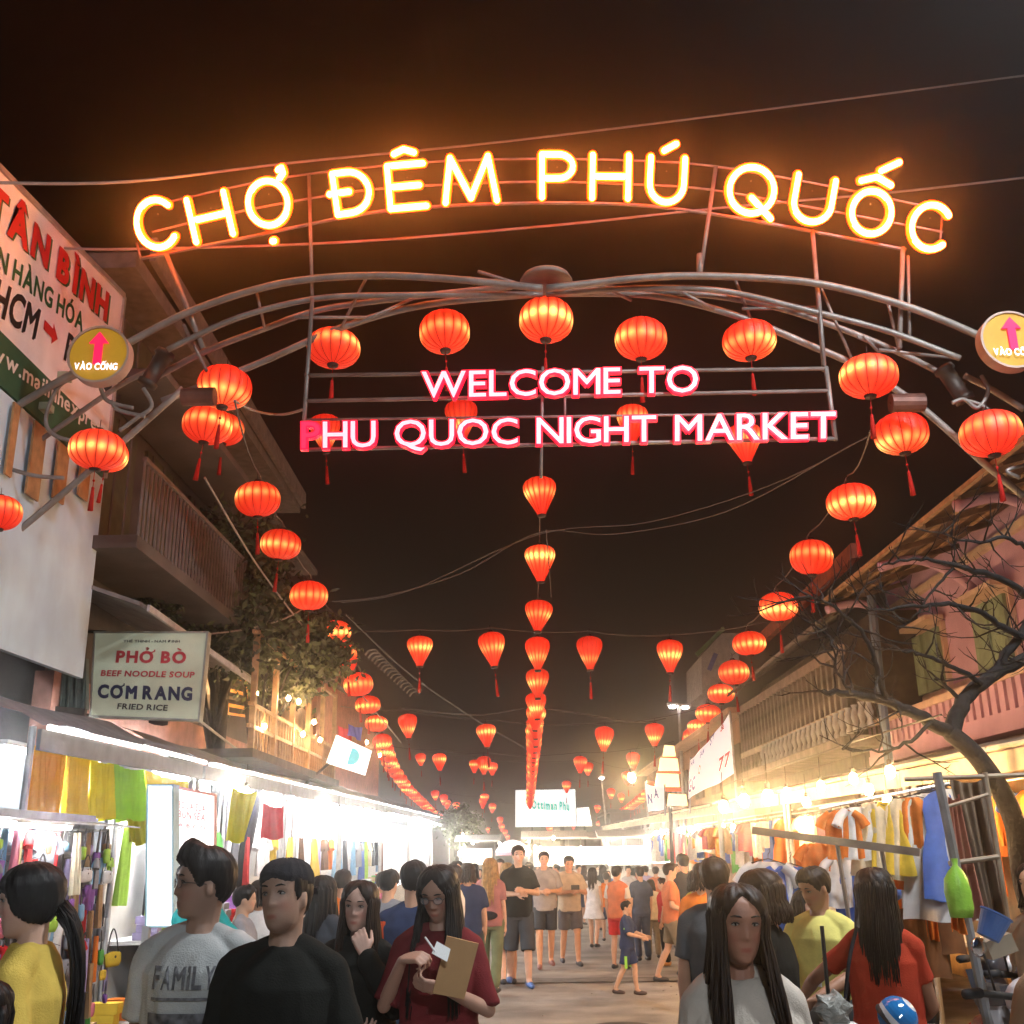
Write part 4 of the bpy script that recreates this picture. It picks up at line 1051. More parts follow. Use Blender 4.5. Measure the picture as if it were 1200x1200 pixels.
# extra white lamp bar of the second left stall (brightest spot)
for k, (x, y) in enumerate(((-3.35, 13.2), (-3.3, 19.5), (-3.3, 24.5))):
    bulb((x, y, 2.38), f'bare white bulb hanging at the awning edge, {ORD[k]} from the left end', 'white', 'bare white bulbs at the left awning edge')
for k, (px, py, Y) in enumerate(((848, 945, 16), (872, 938, 14.5), (900, 934, 12.5), (922, 928, 11.5), (945, 940, 10.5), (962, 921, 10), (1000, 912, 9), (1018, 925, 8.6), (1043, 904, 8), (978, 984, 8.6), (1040, 938, 8.2))):
    bulb(at(px, py, Y=Y), f'bright bare bulb, {ORD[k]} of the right clothes stalls counted toward the camera', 'warm', 'bare bulbs over the right clothes stalls').scale = ((1.5,) * 3 if k < 3 else (.8,) * 3)
tube_lamp((-3.02, 7.0, 1.84), 'fluorescent lamp added over the left goods rack to brighten it').scale = (.5, .6, .5)  # added lamp, only there to brighten the hung goods
_P = [at(px, py, Y=Y) + Vector((0, 0, .28)) for px, py, Y in ((848, 945, 16), (872, 938, 14.5), (900, 934, 12.5), (922, 928, 11.5), (962, 921, 10), (1000, 912, 9), (1043, 904, 8), (1110, 890, 7))]
tag(build(MB().tube(spline(_P, 4), .007, 5), 'bulb_cable', M_dark), 'black cable with bare bulbs strung along the right clothes stalls', 'cable')
# warm bulbs of the terrace and garland
for k, (px, py, Y) in enumerate(((310, 851, 15.5), (375, 867, 18.6), (395, 882, 19.6), (368, 846, 18.4), (355, 860, 17.6), (430, 870, 26), (445, 885, 27), (300, 812, 15.6), (338, 818, 16.6), (350, 822, 17), (262, 806, 17))):
    o = bulb(at(px, py, Y=Y), f'warm terrace bulb {["behind the dark tree", "low beside the white flag sign", "nearest the white flag sign", "high in the middle of the terrace", "left of the middle post", "below the red lantern chain", "lowest by the red lantern chain", "left of the dark trunk", "above the terrace rail", "at the terrace roof edge", "in the orange shutters"][k]}', 'warm', 'warm bulbs on the restaurant terrace')
    o.scale = (.7, .7, .7)
# orange lit shutters by the noodle sign
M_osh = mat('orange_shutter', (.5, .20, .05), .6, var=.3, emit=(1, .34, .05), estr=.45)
for k, (x0, x1, lb) in enumerate(((252, 262, 'narrow orange lit shutter right of the noodle sign'), (268, 288, 'wider orange lit shutter beside the narrow one'))):
    t = thing('lit_shutter', lb, 'shutter', at(x0, 838, Y=17.4))
    q = [at(x0, 835, Y=17.4), at(x1, 838, Y=17.5), at(x1, 790, Y=17.5), at(x0, 782, Y=17.4)]
    fr = MB().frame(q, .03, .05, .03)
    build(fr, 'frame', M_osh, t)
    for j in range(1, 6): build(MB().beam(q[0].lerp(q[3], j / 6), q[1].lerp(q[2], j / 6), .03, .05), 'slat', M_osh if j % 2 else M_woodd, t)

# ------------------------------------------------------------------ tarps and signs at left
def hang_cloth(quad, m, name, label, cat='cloth', amp=.03, waves=5, nu=28, nv=10, sag=.03, parent=None):
    q = [Vector(p) for p in quad]  # bl, br, tr, tl
    n = (q[1] - q[0]).cross(q[3] - q[0]).normalized(); ph_ = rnd.uniform(0, 6)
    mb = MB()
    for sgn in (0, 1):
        def fn(u, v):
            p = q[0].lerp(q[1], u).lerp(q[3].lerp(q[2], u), v)
            w = amp * (1.1 - v) * math.sin(u * waves * 6.28 + ph_ + 1.2 * v) + amp * .5 * math.sin(u * waves * 2.7 * 6.28 + v * 3)
            p = p + n * (w + .006 * sgn) + Vector((0, 0, -sag * math.sin(u * PI) * v + .012 * math.sin(u * waves * 6.28) * (1 - v)))
            return p
        mb.grid(fn, nu, nv)
    o = build(mb, name, m, parent, smooth=True)
    if parent is None: tag(o, label, cat)
    return o
M_to = cloth('tarp_orange', (.85, .52, .06), .65); M_ty = cloth('tarp_yellow', (.95, .84, .02), .7); M_tg = cloth('tarp_lime', (.50, .80, .05), .7); M_ty2 = cloth('tarp_lemon', (.75, .75, .08), .6)
xa = -3.66
seg = [(40, 78, 30, 70, M_to, 'orange brown cloth hanging at the left end of the near awning'), (78, 105, 70, 100, cloth('tarp_ochre', (.90, .68, .03), .65), 'ochre cloth between the orange and yellow ones'), (105, 132, 100, 128, M_ty, 'yellow cloth with a folded edge under the awning'), (132, 168, 128, 168, M_tg, 'lime green cloth in the middle of the yellow cloths'), (168, 226, 168, 200, M_ty, 'yellow cloth at the right end of the near awning')]
for (xt0, xt1, xb0, xb1, m, lb) in seg:
    f = lambda x: 872 + (x - 40) * .232
    tl, tr = at(xt0, f(xt0), X=xa), at(xt1, f(xt1), X=xa); zb = 1.96
    hang_cloth([(xa, at(xb0, 957, X=xa).y, zb), (xa, at(xb1, 957, X=xa).y, zb), tr, tl], m, 'hanging_cloth', lb, waves=2.3, amp=.035)
hang_cloth([at(262, 985, Y=10.6), at(288, 988, Y=10.8), at(300, 928, Y=10.8), at(272, 922, Y=10.6)], M_ty2, 'hanging_cloth', 'lemon yellow cloth hanging by the white lit signs', waves=1.4)
hang_cloth([at(303, 983, Y=12.4), at(331, 983, Y=12.6), at(333, 945, Y=12.6), at(308, 940, Y=12.4)], cloth('banner_red', (.6, .05, .08), .4), 'hanging_cloth', 'red cloth banner in the glare of the second left stall', waves=1.2)
hang_cloth([at(150, 988, Y=8.6), at(176, 990, Y=8.7), at(178, 958, Y=8.7), at(148, 958, Y=8.6)], M_ty2, 'hanging_cloth', 'small yellow cloth below the yellow tarps', waves=1.5)
# lightbox signs
lb1 = thing('lit_sign_box', 'tall white light box with pale blue edge behind the man in glasses', 'lit sign', at(188, 1080, Y=8.4))
q = [at(172, 1085, Y=8.4), at(202, 1085, Y=8.4), at(202, 921, Y=8.4), at(174, 921, Y=8.4)]
build(MB().slab(q, .12), 'panel', emat('lightbox_white', (.92, .97, 1), 1.6), lb1)
fr = MB().frame(q, .012, .13)
build(fr, 'frame', mat('frame_blue', (.35, .55, .62), .5), lb1)
build(MB().beam(q[0], q[0] - Vector((0, 0, q[0].z)), .05), 'leg', M_post, lb1); build(MB().beam(q[1], q[1] - Vector((0, 0, q[1].z)), .05), 'leg', M_post, lb1)
lb2 = thing('lit_sign_board', 'white lit board with pale red lettering beside the tall light box', 'lit sign', at(228, 1080, Y=8.8))
q2 = [at(205, 1085, Y=8.7), at(250, 1085, Y=9.0), at(251, 933, Y=9.0), at(205, 924, Y=8.7)]
build(MB().slab(q2, .05), 'panel', emat('board_white', (1, .93, .93), 1.15), lb2)
fr = MB().frame(q2, .02, .06)
build(fr, 'frame', mat('frame_pink', (.6, .3, .25), .5), lb2)
for (v, wd_, h_) in ((.86, 'BO LÁ SUA', .055), (.79, 'BÚN SEA', .055), (.72, 'A·B·C·D', .03)):
    mb = MB(); a = q2[0].lerp(q2[3], v); b = q2[1].lerp(q2[2], v)
    add_text(mb, wd_, a.lerp(b, .08) + Vector((0, -.01, 0)), a.lerp(b, .78) + Vector((0, -.01, 0)), h=h_, bold=.03); build(mb, 'lettering', mat('pale_red_ink', (.75, .15, .18), .5, emit=(1, .3, .3), estr=.7), lb2)
for q_ in (q2[0], q2[1]): build(MB().beam(q_, (q_.x, q_.y, 0), .04), 'leg', M_post, lb2)

# far signs, LED screen, lamps
sg = thing('flag_sign', 'tilted white sign with blue and red print above the left stalls', 'sign', at(408, 905, Y=20))
q = [at(385, 895, Y=19.4), at(428, 909, Y=20.4), at(436, 880, Y=20.4), at(397, 862, Y=19.4)]
build(MB().slab(q, .06), 'panel', emat('flag_white', (.95, .98, 1), .95), sg)
c_ = (q[0] + q[1] + q[2] + q[3]) / 4 + Vector((0, -.05, 0)); build(MB().lathe([(.001, 0), (.15, 0), (.15, .01)], 20, c_, M=Matrix.Rotation(PI / 2, 3, 'X')), 'round_mark', mat('ink_teal', (.05, .3, .4), .5, emit=(.2, .7, .8), estr=.6), sg)
for dx in (-.28, -.20): build(MB().box(c_ + Vector((dx, 0, .0)), (.05, .01, .16)), 'purple_mark', mat('ink_violet', (.2, .1, .5), .5, emit=(.3, .15, .8), estr=.5), sg)
build(MB().tube([q[0], q[0] + Vector((-.6, .1, -.5))], .025, 6), 'bracket', M_dark, sg)
for k, (x0, y0, x1, y1, c, lb) in enumerate(((396, 868, 412, 850, (.6, .05, .1), 'small red flag above the white flag sign'), (408, 862, 424, 848, (.1, .1, .6), 'small blue flag beside the red one'))):
    hang_cloth([at(x0, y0, Y=20), at(x1, y0 + 6, Y=20.2), at(x1, y1 + 4, Y=20.2), at(x0, y1, Y=20)], cloth('flag%d' % k, c, .3), 'flag', lb, 'flag', waves=1, nu=10, nv=6)
led = thing('led_screen', 'bright white LED screen with small teal lettering over the end of the street', 'screen', at(640, 968, Y=60))
q = [at(604, 969, Y=60), at(675, 968, Y=60), at(674, 925, Y=60), at(604, 926, Y=60)]
build(MB().slab(q, .4), 'panel', emat('led_white', (.93, 1, 1), 1.15), led)
mb = MB(); a = q[0].lerp(q[3], .52) + Vector((0, -.03, 0)); b = q[1].lerp(q[2], .42) + Vector((0, -.03, 0)); add_text(mb, 'Ottiman Phu', a.lerp(b, .27), a.lerp(b, .9), h=.42, bold=.06, up=(0, 0, 1)); build(mb, 'lettering', emat('led_teal', (.02, .45, .36), .7), led)
for x in (.2, 1.9): build(MB().tube([(x, 60.6, 0), (x, 60.6, 3.2)], .12, 8), 'post', M_dark, led)
led2 = thing('lit_sign_board', 'small white lit sign just right of the LED screen', 'lit sign', at(686, 968, Y=58))
q = [at(676, 968, Y=58), at(694, 968, Y=58), at(690, 946, Y=58), at(676, 947, Y=58)]
build(MB().slab(q, .2), 'panel', emat('led_cream', (1, .95, .88), 1.8), led2); build(MB().tube([((q[0] + q[1]) / 2) + Vector((0, .1, 0)), Vector(((q[0].x + q[1].x) / 2, 58.1, 0))], .06, 6), 'post', M_dark, led2)
# right banners
def banner(quad, label, texts, m):
    t = thing('banner', label, 'banner', (Vector(quad[0]) + Vector(quad[1])) / 2)
    hang_cloth(quad, m, 'cloth', None, waves=1.0, amp=.02, parent=t)
    q = [Vector(a) for a in quad]
    nrm = (q[1] - q[0]).cross(q[3] - q[0]).normalized()
    for (u0, v0, u1, v1, h, body, mm) in texts:
        P = lambda u, v: q[0].lerp(q[1], u).lerp(q[3].lerp(q[2], u), v) + nrm * .05
        mb = MB(); add_text(mb, body, P(u0, v0), P(u1, v1), h=h, bold=.03, up=(q[3] - q[0]), depth=.0); build(mb, 'lettering', mm, t)
    for i in (0, 1): build(MB().tube([q[3 - i] + Vector((0, 0, .05)), Vector((q[i].x, q[i].y, 2.35))], .02, 6), 'pole', M_post, t)
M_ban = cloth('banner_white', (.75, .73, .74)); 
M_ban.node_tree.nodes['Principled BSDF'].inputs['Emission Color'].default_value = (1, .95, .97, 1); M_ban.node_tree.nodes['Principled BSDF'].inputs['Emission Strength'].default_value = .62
M_ibl = mat('ink_navy', (.03, .04, .25), .5, var=0); M_ird = mat('ink_red', (.6, .02, .03), .5, var=0)
Q = [(3.3, 22.6, 2.62), (3.3, 17.45, 2.80), (3.3, 17.5, 3.72), (3.3, 22.0, 3.35)]
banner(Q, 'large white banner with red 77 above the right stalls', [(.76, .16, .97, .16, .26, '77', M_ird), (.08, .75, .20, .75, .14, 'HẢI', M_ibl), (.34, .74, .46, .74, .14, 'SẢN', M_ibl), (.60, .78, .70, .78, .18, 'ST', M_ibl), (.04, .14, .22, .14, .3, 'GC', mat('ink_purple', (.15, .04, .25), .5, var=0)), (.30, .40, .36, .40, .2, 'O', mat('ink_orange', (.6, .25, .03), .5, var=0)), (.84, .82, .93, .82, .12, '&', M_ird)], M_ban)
Q = [(2.95, 25.2, 2.70), (2.98, 23.6, 2.75), (2.98, 23.6, 3.45), (2.95, 25.2, 3.35)]
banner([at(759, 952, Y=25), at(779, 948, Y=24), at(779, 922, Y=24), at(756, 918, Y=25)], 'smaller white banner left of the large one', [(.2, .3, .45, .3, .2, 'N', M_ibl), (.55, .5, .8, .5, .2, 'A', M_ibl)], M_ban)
# lit pagoda shaped lamp stack
pg = thing('lit_sign_stack', 'stack of small glowing cream and red shop signs above the far right stalls', 'lit sign', at(783, 945, Y=25))
M_pg = emat('sign_cream_glow', (1, .74, .42), 1.5); M_pr = emat('sign_red_glow', (1, .07, .02), .8)
for i, (x0, x1, y0, y1, m) in enumerate(((768, 797, 922, 907, M_pg), (764, 799, 927, 923, M_pr), (772, 796, 903, 889, M_pg), (770, 798, 906, 904, M_pr), (777, 792, 886, 874, M_pg), (775, 793, 888, 887, M_pr), (756, 768, 930, 916, M_pr), (782, 806, 944, 931, M_pg))):
    Y = 25.4 + .12 * i; build(MB().slab([at(x0, y0, Y=Y), at(x1, y0, Y=Y), at(x1 - 2, y1, Y=Y), at(x0 + 2, y1 - 1, Y=Y)], .12), 'panel', m, pg)
build(MB().tube([at(783, 880, Y=26.6), Vector((at(783, 945, Y=26.6).x, 26.6, 0))], .05, 6), 'post', M_dark, pg)
ob = at(740, 911, Y=27); o = bulb(ob, 'orange glowing street bulb left of the lit sign stack', 'warm', 'bulbs under the right stall awnings'); o.scale = (2.0,) * 3
def street_lamp(heads, base, label, cool=True):
    t = thing('street_lamp', label, 'street lamp', base)
    c = (heads[0] + heads[-1]) / 2
    build(MB().tube([base, Vector((c.x, c.y, c.z + .05))], [.06, .04], 8), 'pole', M_post, t)
    for h in heads:
        build(MB().tube([Vector((c.x, c.y, c.z + .05)), h + Vector((0, 0, .06))], .025, 6), 'arm', M_post, t)
        hd = build(MB().box(h + Vector((0, 0, .06)), (.34, .2, .07)), 'lamp_head', M_post, t)
        if 0 < base.y < 10: build(MB().lathe([(.02, .20), (.16, .17), (.23, .08), (.25, -.06), (.235, -.06), (.21, .07), (.02, .16)], 20, h), 'shade', M_post, hd)
        build(MB().ball(h, .09 if base.y > 10 else .16 if base.y > 0 else .25, 10, 6, (1.2, 1, .6)), 'lens', emat('street_white', (1, .86, .76), 60) if base.y > 10 else (emat('added_lamp_rear', (.84, .92, 1), 1300) if base.y < 0 else emat('added_lamp_over', (.90, .95, 1), 1750)), hd)
street_lamp([at(788, 828, Y=32), at(803, 829, Y=32)], Vector((at(796, 870, Y=32).x, 32, 0)), 'twin headed street lamp above the right lantern string')
street_lamp([Vector((3.9, 4.2, 8.3)), Vector((4.6, 4.2, 8.3))], Vector((5.4, 4.2, 0)), 'added unseen twin headed lamp over the right kerb lighting the left wall')  # unseen lamp added to light the left wall and shop board
street_lamp([Vector((2.6, -13, 10)), Vector((3.6, -13, 10))], Vector((4.4, -13, 0)), 'added unseen twin headed fill lamp behind the viewpoint on the right')  # unseen lamp added behind the camera as weaker fill
street_lamp([at(705, 912, Y=50)], Vector((at(712, 912, Y=50).x, 50, 0)), 'small far street lamp right of the centre string')
um = thing('parasol', 'white and pink lit parasol over a far food cart in mid street', 'parasol', Vector((at(601, 1000, Y=42).x, 42, 0)))
c = Vector((at(601, 1000, Y=42).x, 42, 0)); zt = at(601, 984, Y=42).z; zb = at(601, 1000, Y=42).z + .05
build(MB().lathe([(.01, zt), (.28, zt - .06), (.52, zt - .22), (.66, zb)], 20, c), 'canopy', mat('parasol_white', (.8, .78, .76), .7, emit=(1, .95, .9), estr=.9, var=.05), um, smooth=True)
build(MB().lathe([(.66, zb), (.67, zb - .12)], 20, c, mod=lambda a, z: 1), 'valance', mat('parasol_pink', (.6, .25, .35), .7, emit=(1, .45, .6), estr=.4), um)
build(MB().tube([c, c + Vector((0, 0, zt))], .025, 6), 'pole', M_post, um)
for k, (px, w, lb, clr, st_) in enumerate(((650, 2.0, 'far lit food cart behind the walking men', (1, .9, .75), 1.1), (700, 2.4, 'far white glowing cart right of the men', (1, .97, .9), 1.5), (560, 1.6, 'far cart under a pale awning at left of the parasol', (1, .9, .75), 1.2), (735, 1.8, 'far stall front glowing white right of the carts', (1, .97, .93), 1.6), (775, 1.8, 'white glowing food stall front beyond the right crowd', (1, .96, .9), 1.8))):
    Y = 34 + 3 * (k % 3); c = at(px, 1010, Y=Y)
    t = thing('food_cart', lb, 'food cart', (c.x, Y, 0))
    build(MB().box((c.x, Y, .6), (w * .8, .8, .9)), 'body', M_tab, t)
    build(MB().box((c.x, Y + .3, 1.50), (w * .62, .06, .55)), 'back_panel', emat('cart_glow%d' % k, clr, st_), t)
    build(MB().slab([(c.x - w / 2, Y - .6, 2.05), (c.x + w / 2, Y - .6, 2.05), (c.x + w / 2, Y + .5, 2.25), (c.x - w / 2, Y + .5, 2.25)], .04), 'roof', M_wsheet, t)
    for x in (-.39, .39): build(MB().tube([(c.x + w * x, Y - .35, 0), (c.x + w * x, Y - .35, 2.08)], .02, 6), 'post', M_post, t)
    for x in (-.3, .3): build(MB().lathe([(.001, -.03), (.22, -.03), (.22, .03), (.001, .03)], 16, (c.x + w * x, Y - .45, .22), M=Matrix.Rotation(PI / 2, 3, 'X')), 'wheel', M_dark, t)
for k in range(22):
    px, py, Y = rnd.uniform(612, 808), rnd.uniform(976, 1010), rnd.uniform(28, 46)
    if k < 5: px = rnd.uniform(520, 600)
    bulb(at(px, py, Y=Y), f'small bright lamp, {ORD[k]} of the lamps over the food carts at the far end', rnd.choice(['white', 'white', 'warm']), 'lamps over the far food carts').scale = (rnd.uniform(.6, 1.4),) * 3
gl = bulb(at(540, 1000, Y=43), 'green white lamp in the small far tree', 'white', 'bare white bulbs at the left awning edge'); gl.scale = (2.2,) * 3

# ------------------------------------------------------------------ goods
PAL = {'white': (.74, .72, .70), 'orange': (.75, .20, .03), 'red': (.60, .03, .03), 'blue': (.08, .16, .50), 'sky blue': (.25, .45, .65), 'yellow': (.75, .52, .06), 'green': (.12, .40, .08), 'lime': (.45, .70, .10), 'pink': (.70, .22, .30), 'purple': (.28, .12, .38), 'black': (.03, .03, .035), 'grey': (.28, .28, .30), 'tan': (.45, .28, .14), 'cream': (.70, .60, .42), 'lilac': (.45, .38, .60), 'brown': (.18, .09, .045)}
def cm_(c): return cloth('fabric_' + c.replace(' ', '_'), PAL[c], .25)
GM = {}
def garment_mesh(kind, col, var=0):
    k = (kind, col, var)
    if k in GM: return GM[k]
    rr = random.Random(len(kind) * 31 + var * 7)
    mb = MB(); p1, p2 = rr.uniform(0, 6), rr.uniform(0, 6)
    W = {'shirt': .23, 'dress': .20, 'trousers': .18, 'scarf': .07}[kind]; H = {'shirt': .62, 'dress': .95, 'trousers': .85, 'scarf': .8}[kind]
    def body(sgn):
        def fn(u, v):   # u across, v down
            hw = W * (1 + (.55 * v if kind == 'dress' else .05 * v)) * (1 - (.55 * max(0, 1 - v * 9) ** 1 if kind in ('shirt', 'dress') else 0))
            if kind == 'dress': hw *= 1 - .18 * math.exp(-((v - .38) / .12) ** 2)
            x = (u * 2 - 1) * hw
            th = .028 * (1 - (u * 2 - 1) ** 2) ** .5 * sgn
            y = th + (.014 + .02 * v) * math.sin((u * 2 - 1) * 7 + p1 + v * 2) + .008 * math.sin(u * 22 + p2)
            return (x, y, -.04 - H * v + .012 * math.sin(u * 9 + p1) * v)
        return fn
    mb.grid(body(1), 14, 10); mb.grid(body(-1), 14, 10)
    if kind == 'shirt':
        for s in (-1, 1):
            mb.tube([(s * .15, 0, -.08), (s * .24, 0, -.15), (s * .30, 0, -.26)], [.055, .06, .07], 8, cap=False)
    mb.m = 1
    mb.tube([(0, 0, .07), (.018, 0, .085), (.02, 0, .06), (0, 0, .03), (0, 0, 0)], .003, 4)
    mb.tube([(-.18, 0, -.06), (0, 0, -.01), (.18, 0, -.06)], .005, 4)
    GM[k] = mb.mesh('garment', [cm_(col), M_dark], True); return GM[k]
def bag_mesh(col, var=0):
    k = ('bag', col, var)
    if k in GM: return GM[k]
    rr = random.Random(var); w, h, d = rr.uniform(.09, .15), rr.uniform(.09, .17), .04
    mb = MB(); mb.lathe([(.01, -h), (.75, -h * .97), (1, -h * .7), (.97, -h * .1), (.7, 0), (.01, .01)], 16, (0, 0, -.2), mod=lambda a, z: 1, M=Matrix.Diagonal((w, d, 1)))
    mb.m = 1; mb.tube(spline([Vector((-w * .7, 0, -.22)), Vector((-w * .4, 0, -.06)), Vector((0, 0, .02)), Vector((w * .4, 0, -.06)), Vector((w * .7, 0, -.22))], 4), .007, 5)
    mb.lathe([(.001, 0), (.014, 0)], 8, (0, -d * 1.0, -.24), M=Matrix.Rotation(PI / 2, 3, 'X'))
    GM[k] = mb.mesh('bag', [cm_(col), M_dark], True); return GM[k]
def hang(kind, col, p, rz, label, group, sc=1., var=0, name=None, cat=None):
    me = bag_mesh(col, var) if kind == 'bag' else garment_mesh(kind, col, var)
    nm = name or {'bag': 'handbag', 'shirt': 'hanging_shirt', 'dress': 'hanging_dress', 'trousers': 'hanging_trousers', 'scarf': 'hanging_scarf'}[kind]
    o = link(nm, me, None, p); o.rotation_euler = (rnd.uniform(-.06, .06), rnd.uniform(-.06, .06), rz); o.scale = (sc,) * 3
    return tag(o, label, cat or {'bag': 'bag'}.get(kind, kind), group)
# rack of small goods at left
rk = thing('goods_rack', 'wire rack hung full of bags and scarves at the far left under the grey awning', 'rack', (-3.15, 7.1, 0))
for y in (5.6, 7.0, 8.4): build(MB().tube([(-3.18, y, 0), (-3.18, y, 1.86)], .018, 6), 'post', M_post, rk)
for z in (.75, 1.0, 1.25, 1.5, 1.68, 1.84): build(MB().tube([(-3.18, 5.6, z), (-3.18, 8.4, z)], .009, 5), 'rail', M_post, rk)
build(MB().slab([(-2.95, 5.6, 1.87), (-2.95, 8.5, 1.87), (-3.6, 8.5, 1.94), (-3.6, 5.6, 1.94)], .01), 'clear_cover', mat('plastic_grey', (.45, .48, .50), .25, var=.2, scale=14, bump=.7, bscale=12), rk)
build(MB().box((-3.26, 7.0, 1.2), (.02, 2.75, 1.5)), 'backing', mat('backing_grey', (.30, .31, .34), .8, var=.3), rk)
cs = list(PAL); gL = 'goods hung on the wire rack at the far left'; n_ = 0
rnames = ['bottom', 'second', 'third', 'fourth', 'fifth', 'sixth', 'top', 'top']
for r_, z in enumerate((.80, .97, 1.14, 1.31, 1.48, 1.66, 1.83)):
    for k in range(24):
        y = 5.66 + k * .116 + rnd.uniform(-.03, .03); c = rnd.choice(cs if r_ < 3 else ['white', 'lilac', 'pink', 'grey', 'cream', 'lime', 'sky blue', 'tan', 'red', 'grey', 'purple']); kd = rnd.choice(['bag', 'scarf', 'bag', 'scarf', 'shirt'] if r_ > 1 else ['bag', 'bag', 'scarf'])
        hang(kd, c, (-3.12 + rnd.uniform(-.02, .10), y, z), PI / 2 + rnd.uniform(-.5, .5), f'{c} {"small shirt" if kd == "shirt" else kd}, {ORD[k]} along the {rnames[r_]} row of the left rack', gL, rnd.uniform(.28, .55) if kd != 'bag' else rnd.uniform(.35, .8), var=n_ % 4); n_ += 1
# goods of the following left stalls, on back rails and counters
for i, (a, b, lb) in enumerate(ls[1:5]):
    for k in range(int((b - a) / .8)):
        y = a + .3 + k * .8; c = rnd.choice(cs)
        hang(rnd.choice(['shirt', 'dress', 'scarf']), c, (-4.36 + rnd.uniform(-.05, .05), y, 2.0), PI / 2 + rnd.uniform(-.3, .3), f'{c} garment, {ORD[k]} along the rear rail of the {ORD[i + 1]} left stall', 'garments in the left stalls')
for i, (a, b, lb) in enumerate(ls[:5]):
    for k in range(int((b - a) / .35)):
        y = a + .3 + k * .35; c = rnd.choice(cs)
        w, h = rnd.uniform(.12, .28), rnd.uniform(.08, .32)
        mb = MB(); z0_ = .80 if i else .0
        for j in range(3): mb.box((-4.1 + rnd.uniform(-.02, .02), y, z0_ + h * (j + .5) / 3), (rnd.uniform(.2, .3), w, h / 3 - .006))
        tag(build(mb, 'folded_stack', cm_(c)), f'{c} folded stack, {ORD[k]} along the counter of the {ORD[i]} left stall', 'stack', 'stacks of goods on the left counters')
# clothes in the right stalls
warm = ['orange', 'red', 'white', 'cream', 'yellow', 'orange', 'white', 'tan', 'pink', 'red', 'green', 'orange', 'blue']
for i, (a, b, lb) in enumerate(rs[:5]):
    for row, (x, z, nm) in enumerate(((3.72, 2.08, 'front'), (4.5, 2.12, 'rear'))):
        if i == 0: x += .25
        t = MB().tube([(x, a + .1, z + .08), (x, b - .1, z + .08)], .012, 6); tag(build(t, 'clothes_rail', M_post), f'{nm} clothes rail of the {ORD[i]} right stall', 'rail')
        st = .30 if row else .44
        for k in range(int((b - a - .4) / st)):
            y = a + .3 + k * st; c = rnd.choice(warm)
            kd = rnd.choice(['shirt', 'dress', 'shirt', 'scarf'])
            hang(kd, c, (x, y, z), (PI / 2 if row else rnd.choice([.2, 1.2, 1.9])) + rnd.uniform(-.3, .3), f'{c} {kd}, {ORD[k]} along the {nm} rail of the {ORD[i]} right stall', 'garments in the right stalls', rnd.uniform(.75, 1.0) if row else rnd.uniform(.6, .8), var=k % 3)
# side rack that faces the camera at the near right stall
t = MB().tube([at(960, 948, Y=7.6), at(1112, 918, Y=7.6)], .012, 6); tag(build(t, 'clothes_rail', M_post), 'clothes rail facing the street end of the near right stall', 'rail')
for k, (px, py, c, kd, sc) in enumerate(((985, 946, 'orange', 'shirt', .5), (1003, 942, 'white', 'shirt', .55), (1020, 938, 'cream', 'dress', .5), (1036, 936, 'yellow', 'dress', .5), (1052, 932, 'cream', 'dress', .55), (1066, 930, 'orange', 'dress', .62), (1080, 926, 'white', 'dress', .75), (1092, 924, 'white', 'dress', .85), (1103, 920, 'blue', 'dress', .75), (1111, 918, 'white', 'scarf', .95))):
    hang(kd, c, at(px, py, Y=7.55), rnd.uniform(-.4, .4), f'{c} {kd}, {ORD[k]} from the left on the rail facing the camera at right', 'garments on the end rail of the near right stall', sc, var=k % 3)
for k, (px, py, c, kd, sc) in enumerate(((925, 1010, 'blue', 'shirt', .8), (958, 985, 'orange', 'shirt', .5), (985, 1000, 'white', 'shirt', .55), (1008, 1016, 'blue', 'shirt', .8), (1045, 1000, 'orange', 'shirt', .55), (1065, 1015, 'tan', 'shirt', .5), (1082, 1012, 'orange', 'scarf', .6), (1095, 1020, 'brown', 'dress', .55), (1070, 1040, 'brown', 'dress', .6), (900, 1005, 'white', 'shirt', .7))):
    hang(kd, c, at(px, py, Y=8.0), rnd.uniform(-.3, .3), f'{c} {kd}, {ORD[k]} of the lower row behind the yellow shirted man', 'lower garments of the near right stall', sc, var=k % 3)
# canopy bar and shelter poles at right
sf = thing('shelter_frame', 'leaning galvanised pole frame with brown plastic sheet at the right', 'shelter frame', (2.5, 6, 0))
M_pole2 = mat('pole_tan', (.30, .23, .16), .5, metal=.2)
def pole(a, b, r, m=M_post, nm='pole'): return build(MB().tube([a, b], r, 8), nm, m, sf)
pa = at(1098, 905, Y=6); pb = at(1143, 1125, Y=6); dd = (pb - pa); pg0 = pb + dd * (pb.z / -dd.z if dd.z else 0)
pole(pa, pg0, .026, mat('pole_grey', (.22, .22, .22), .5, metal=.3)); pa = at(1154, 905, Y=6.2); pb = at(1186, 1112, Y=6.2); dd = pb - pa; pole(pa, pb + dd * (pb.z / -dd.z), .016, M_pole2)
pole(at(1108, 946, Y=6.1), at(1158, 931, Y=6.1), .010, M_pole2); pole(at(1112, 1012, Y=6.1), at(1170, 1004, Y=6.1), .014, M_pole2); pole(at(1060, 913, Y=6.2), at(1200, 908, Y=6.2), .013, M_pole2)
hang_cloth([at(1150, 1085, Y=6.35), at(1182, 1085, Y=6.35), at(1158, 910, Y=6.35), at(1112, 912, Y=6.35)], mat('plastic_brown', (.16, .115, .08), .5, var=.2, bump=.3, bscale=7), 'plastic_sheet', None, parent=sf, waves=1.5)
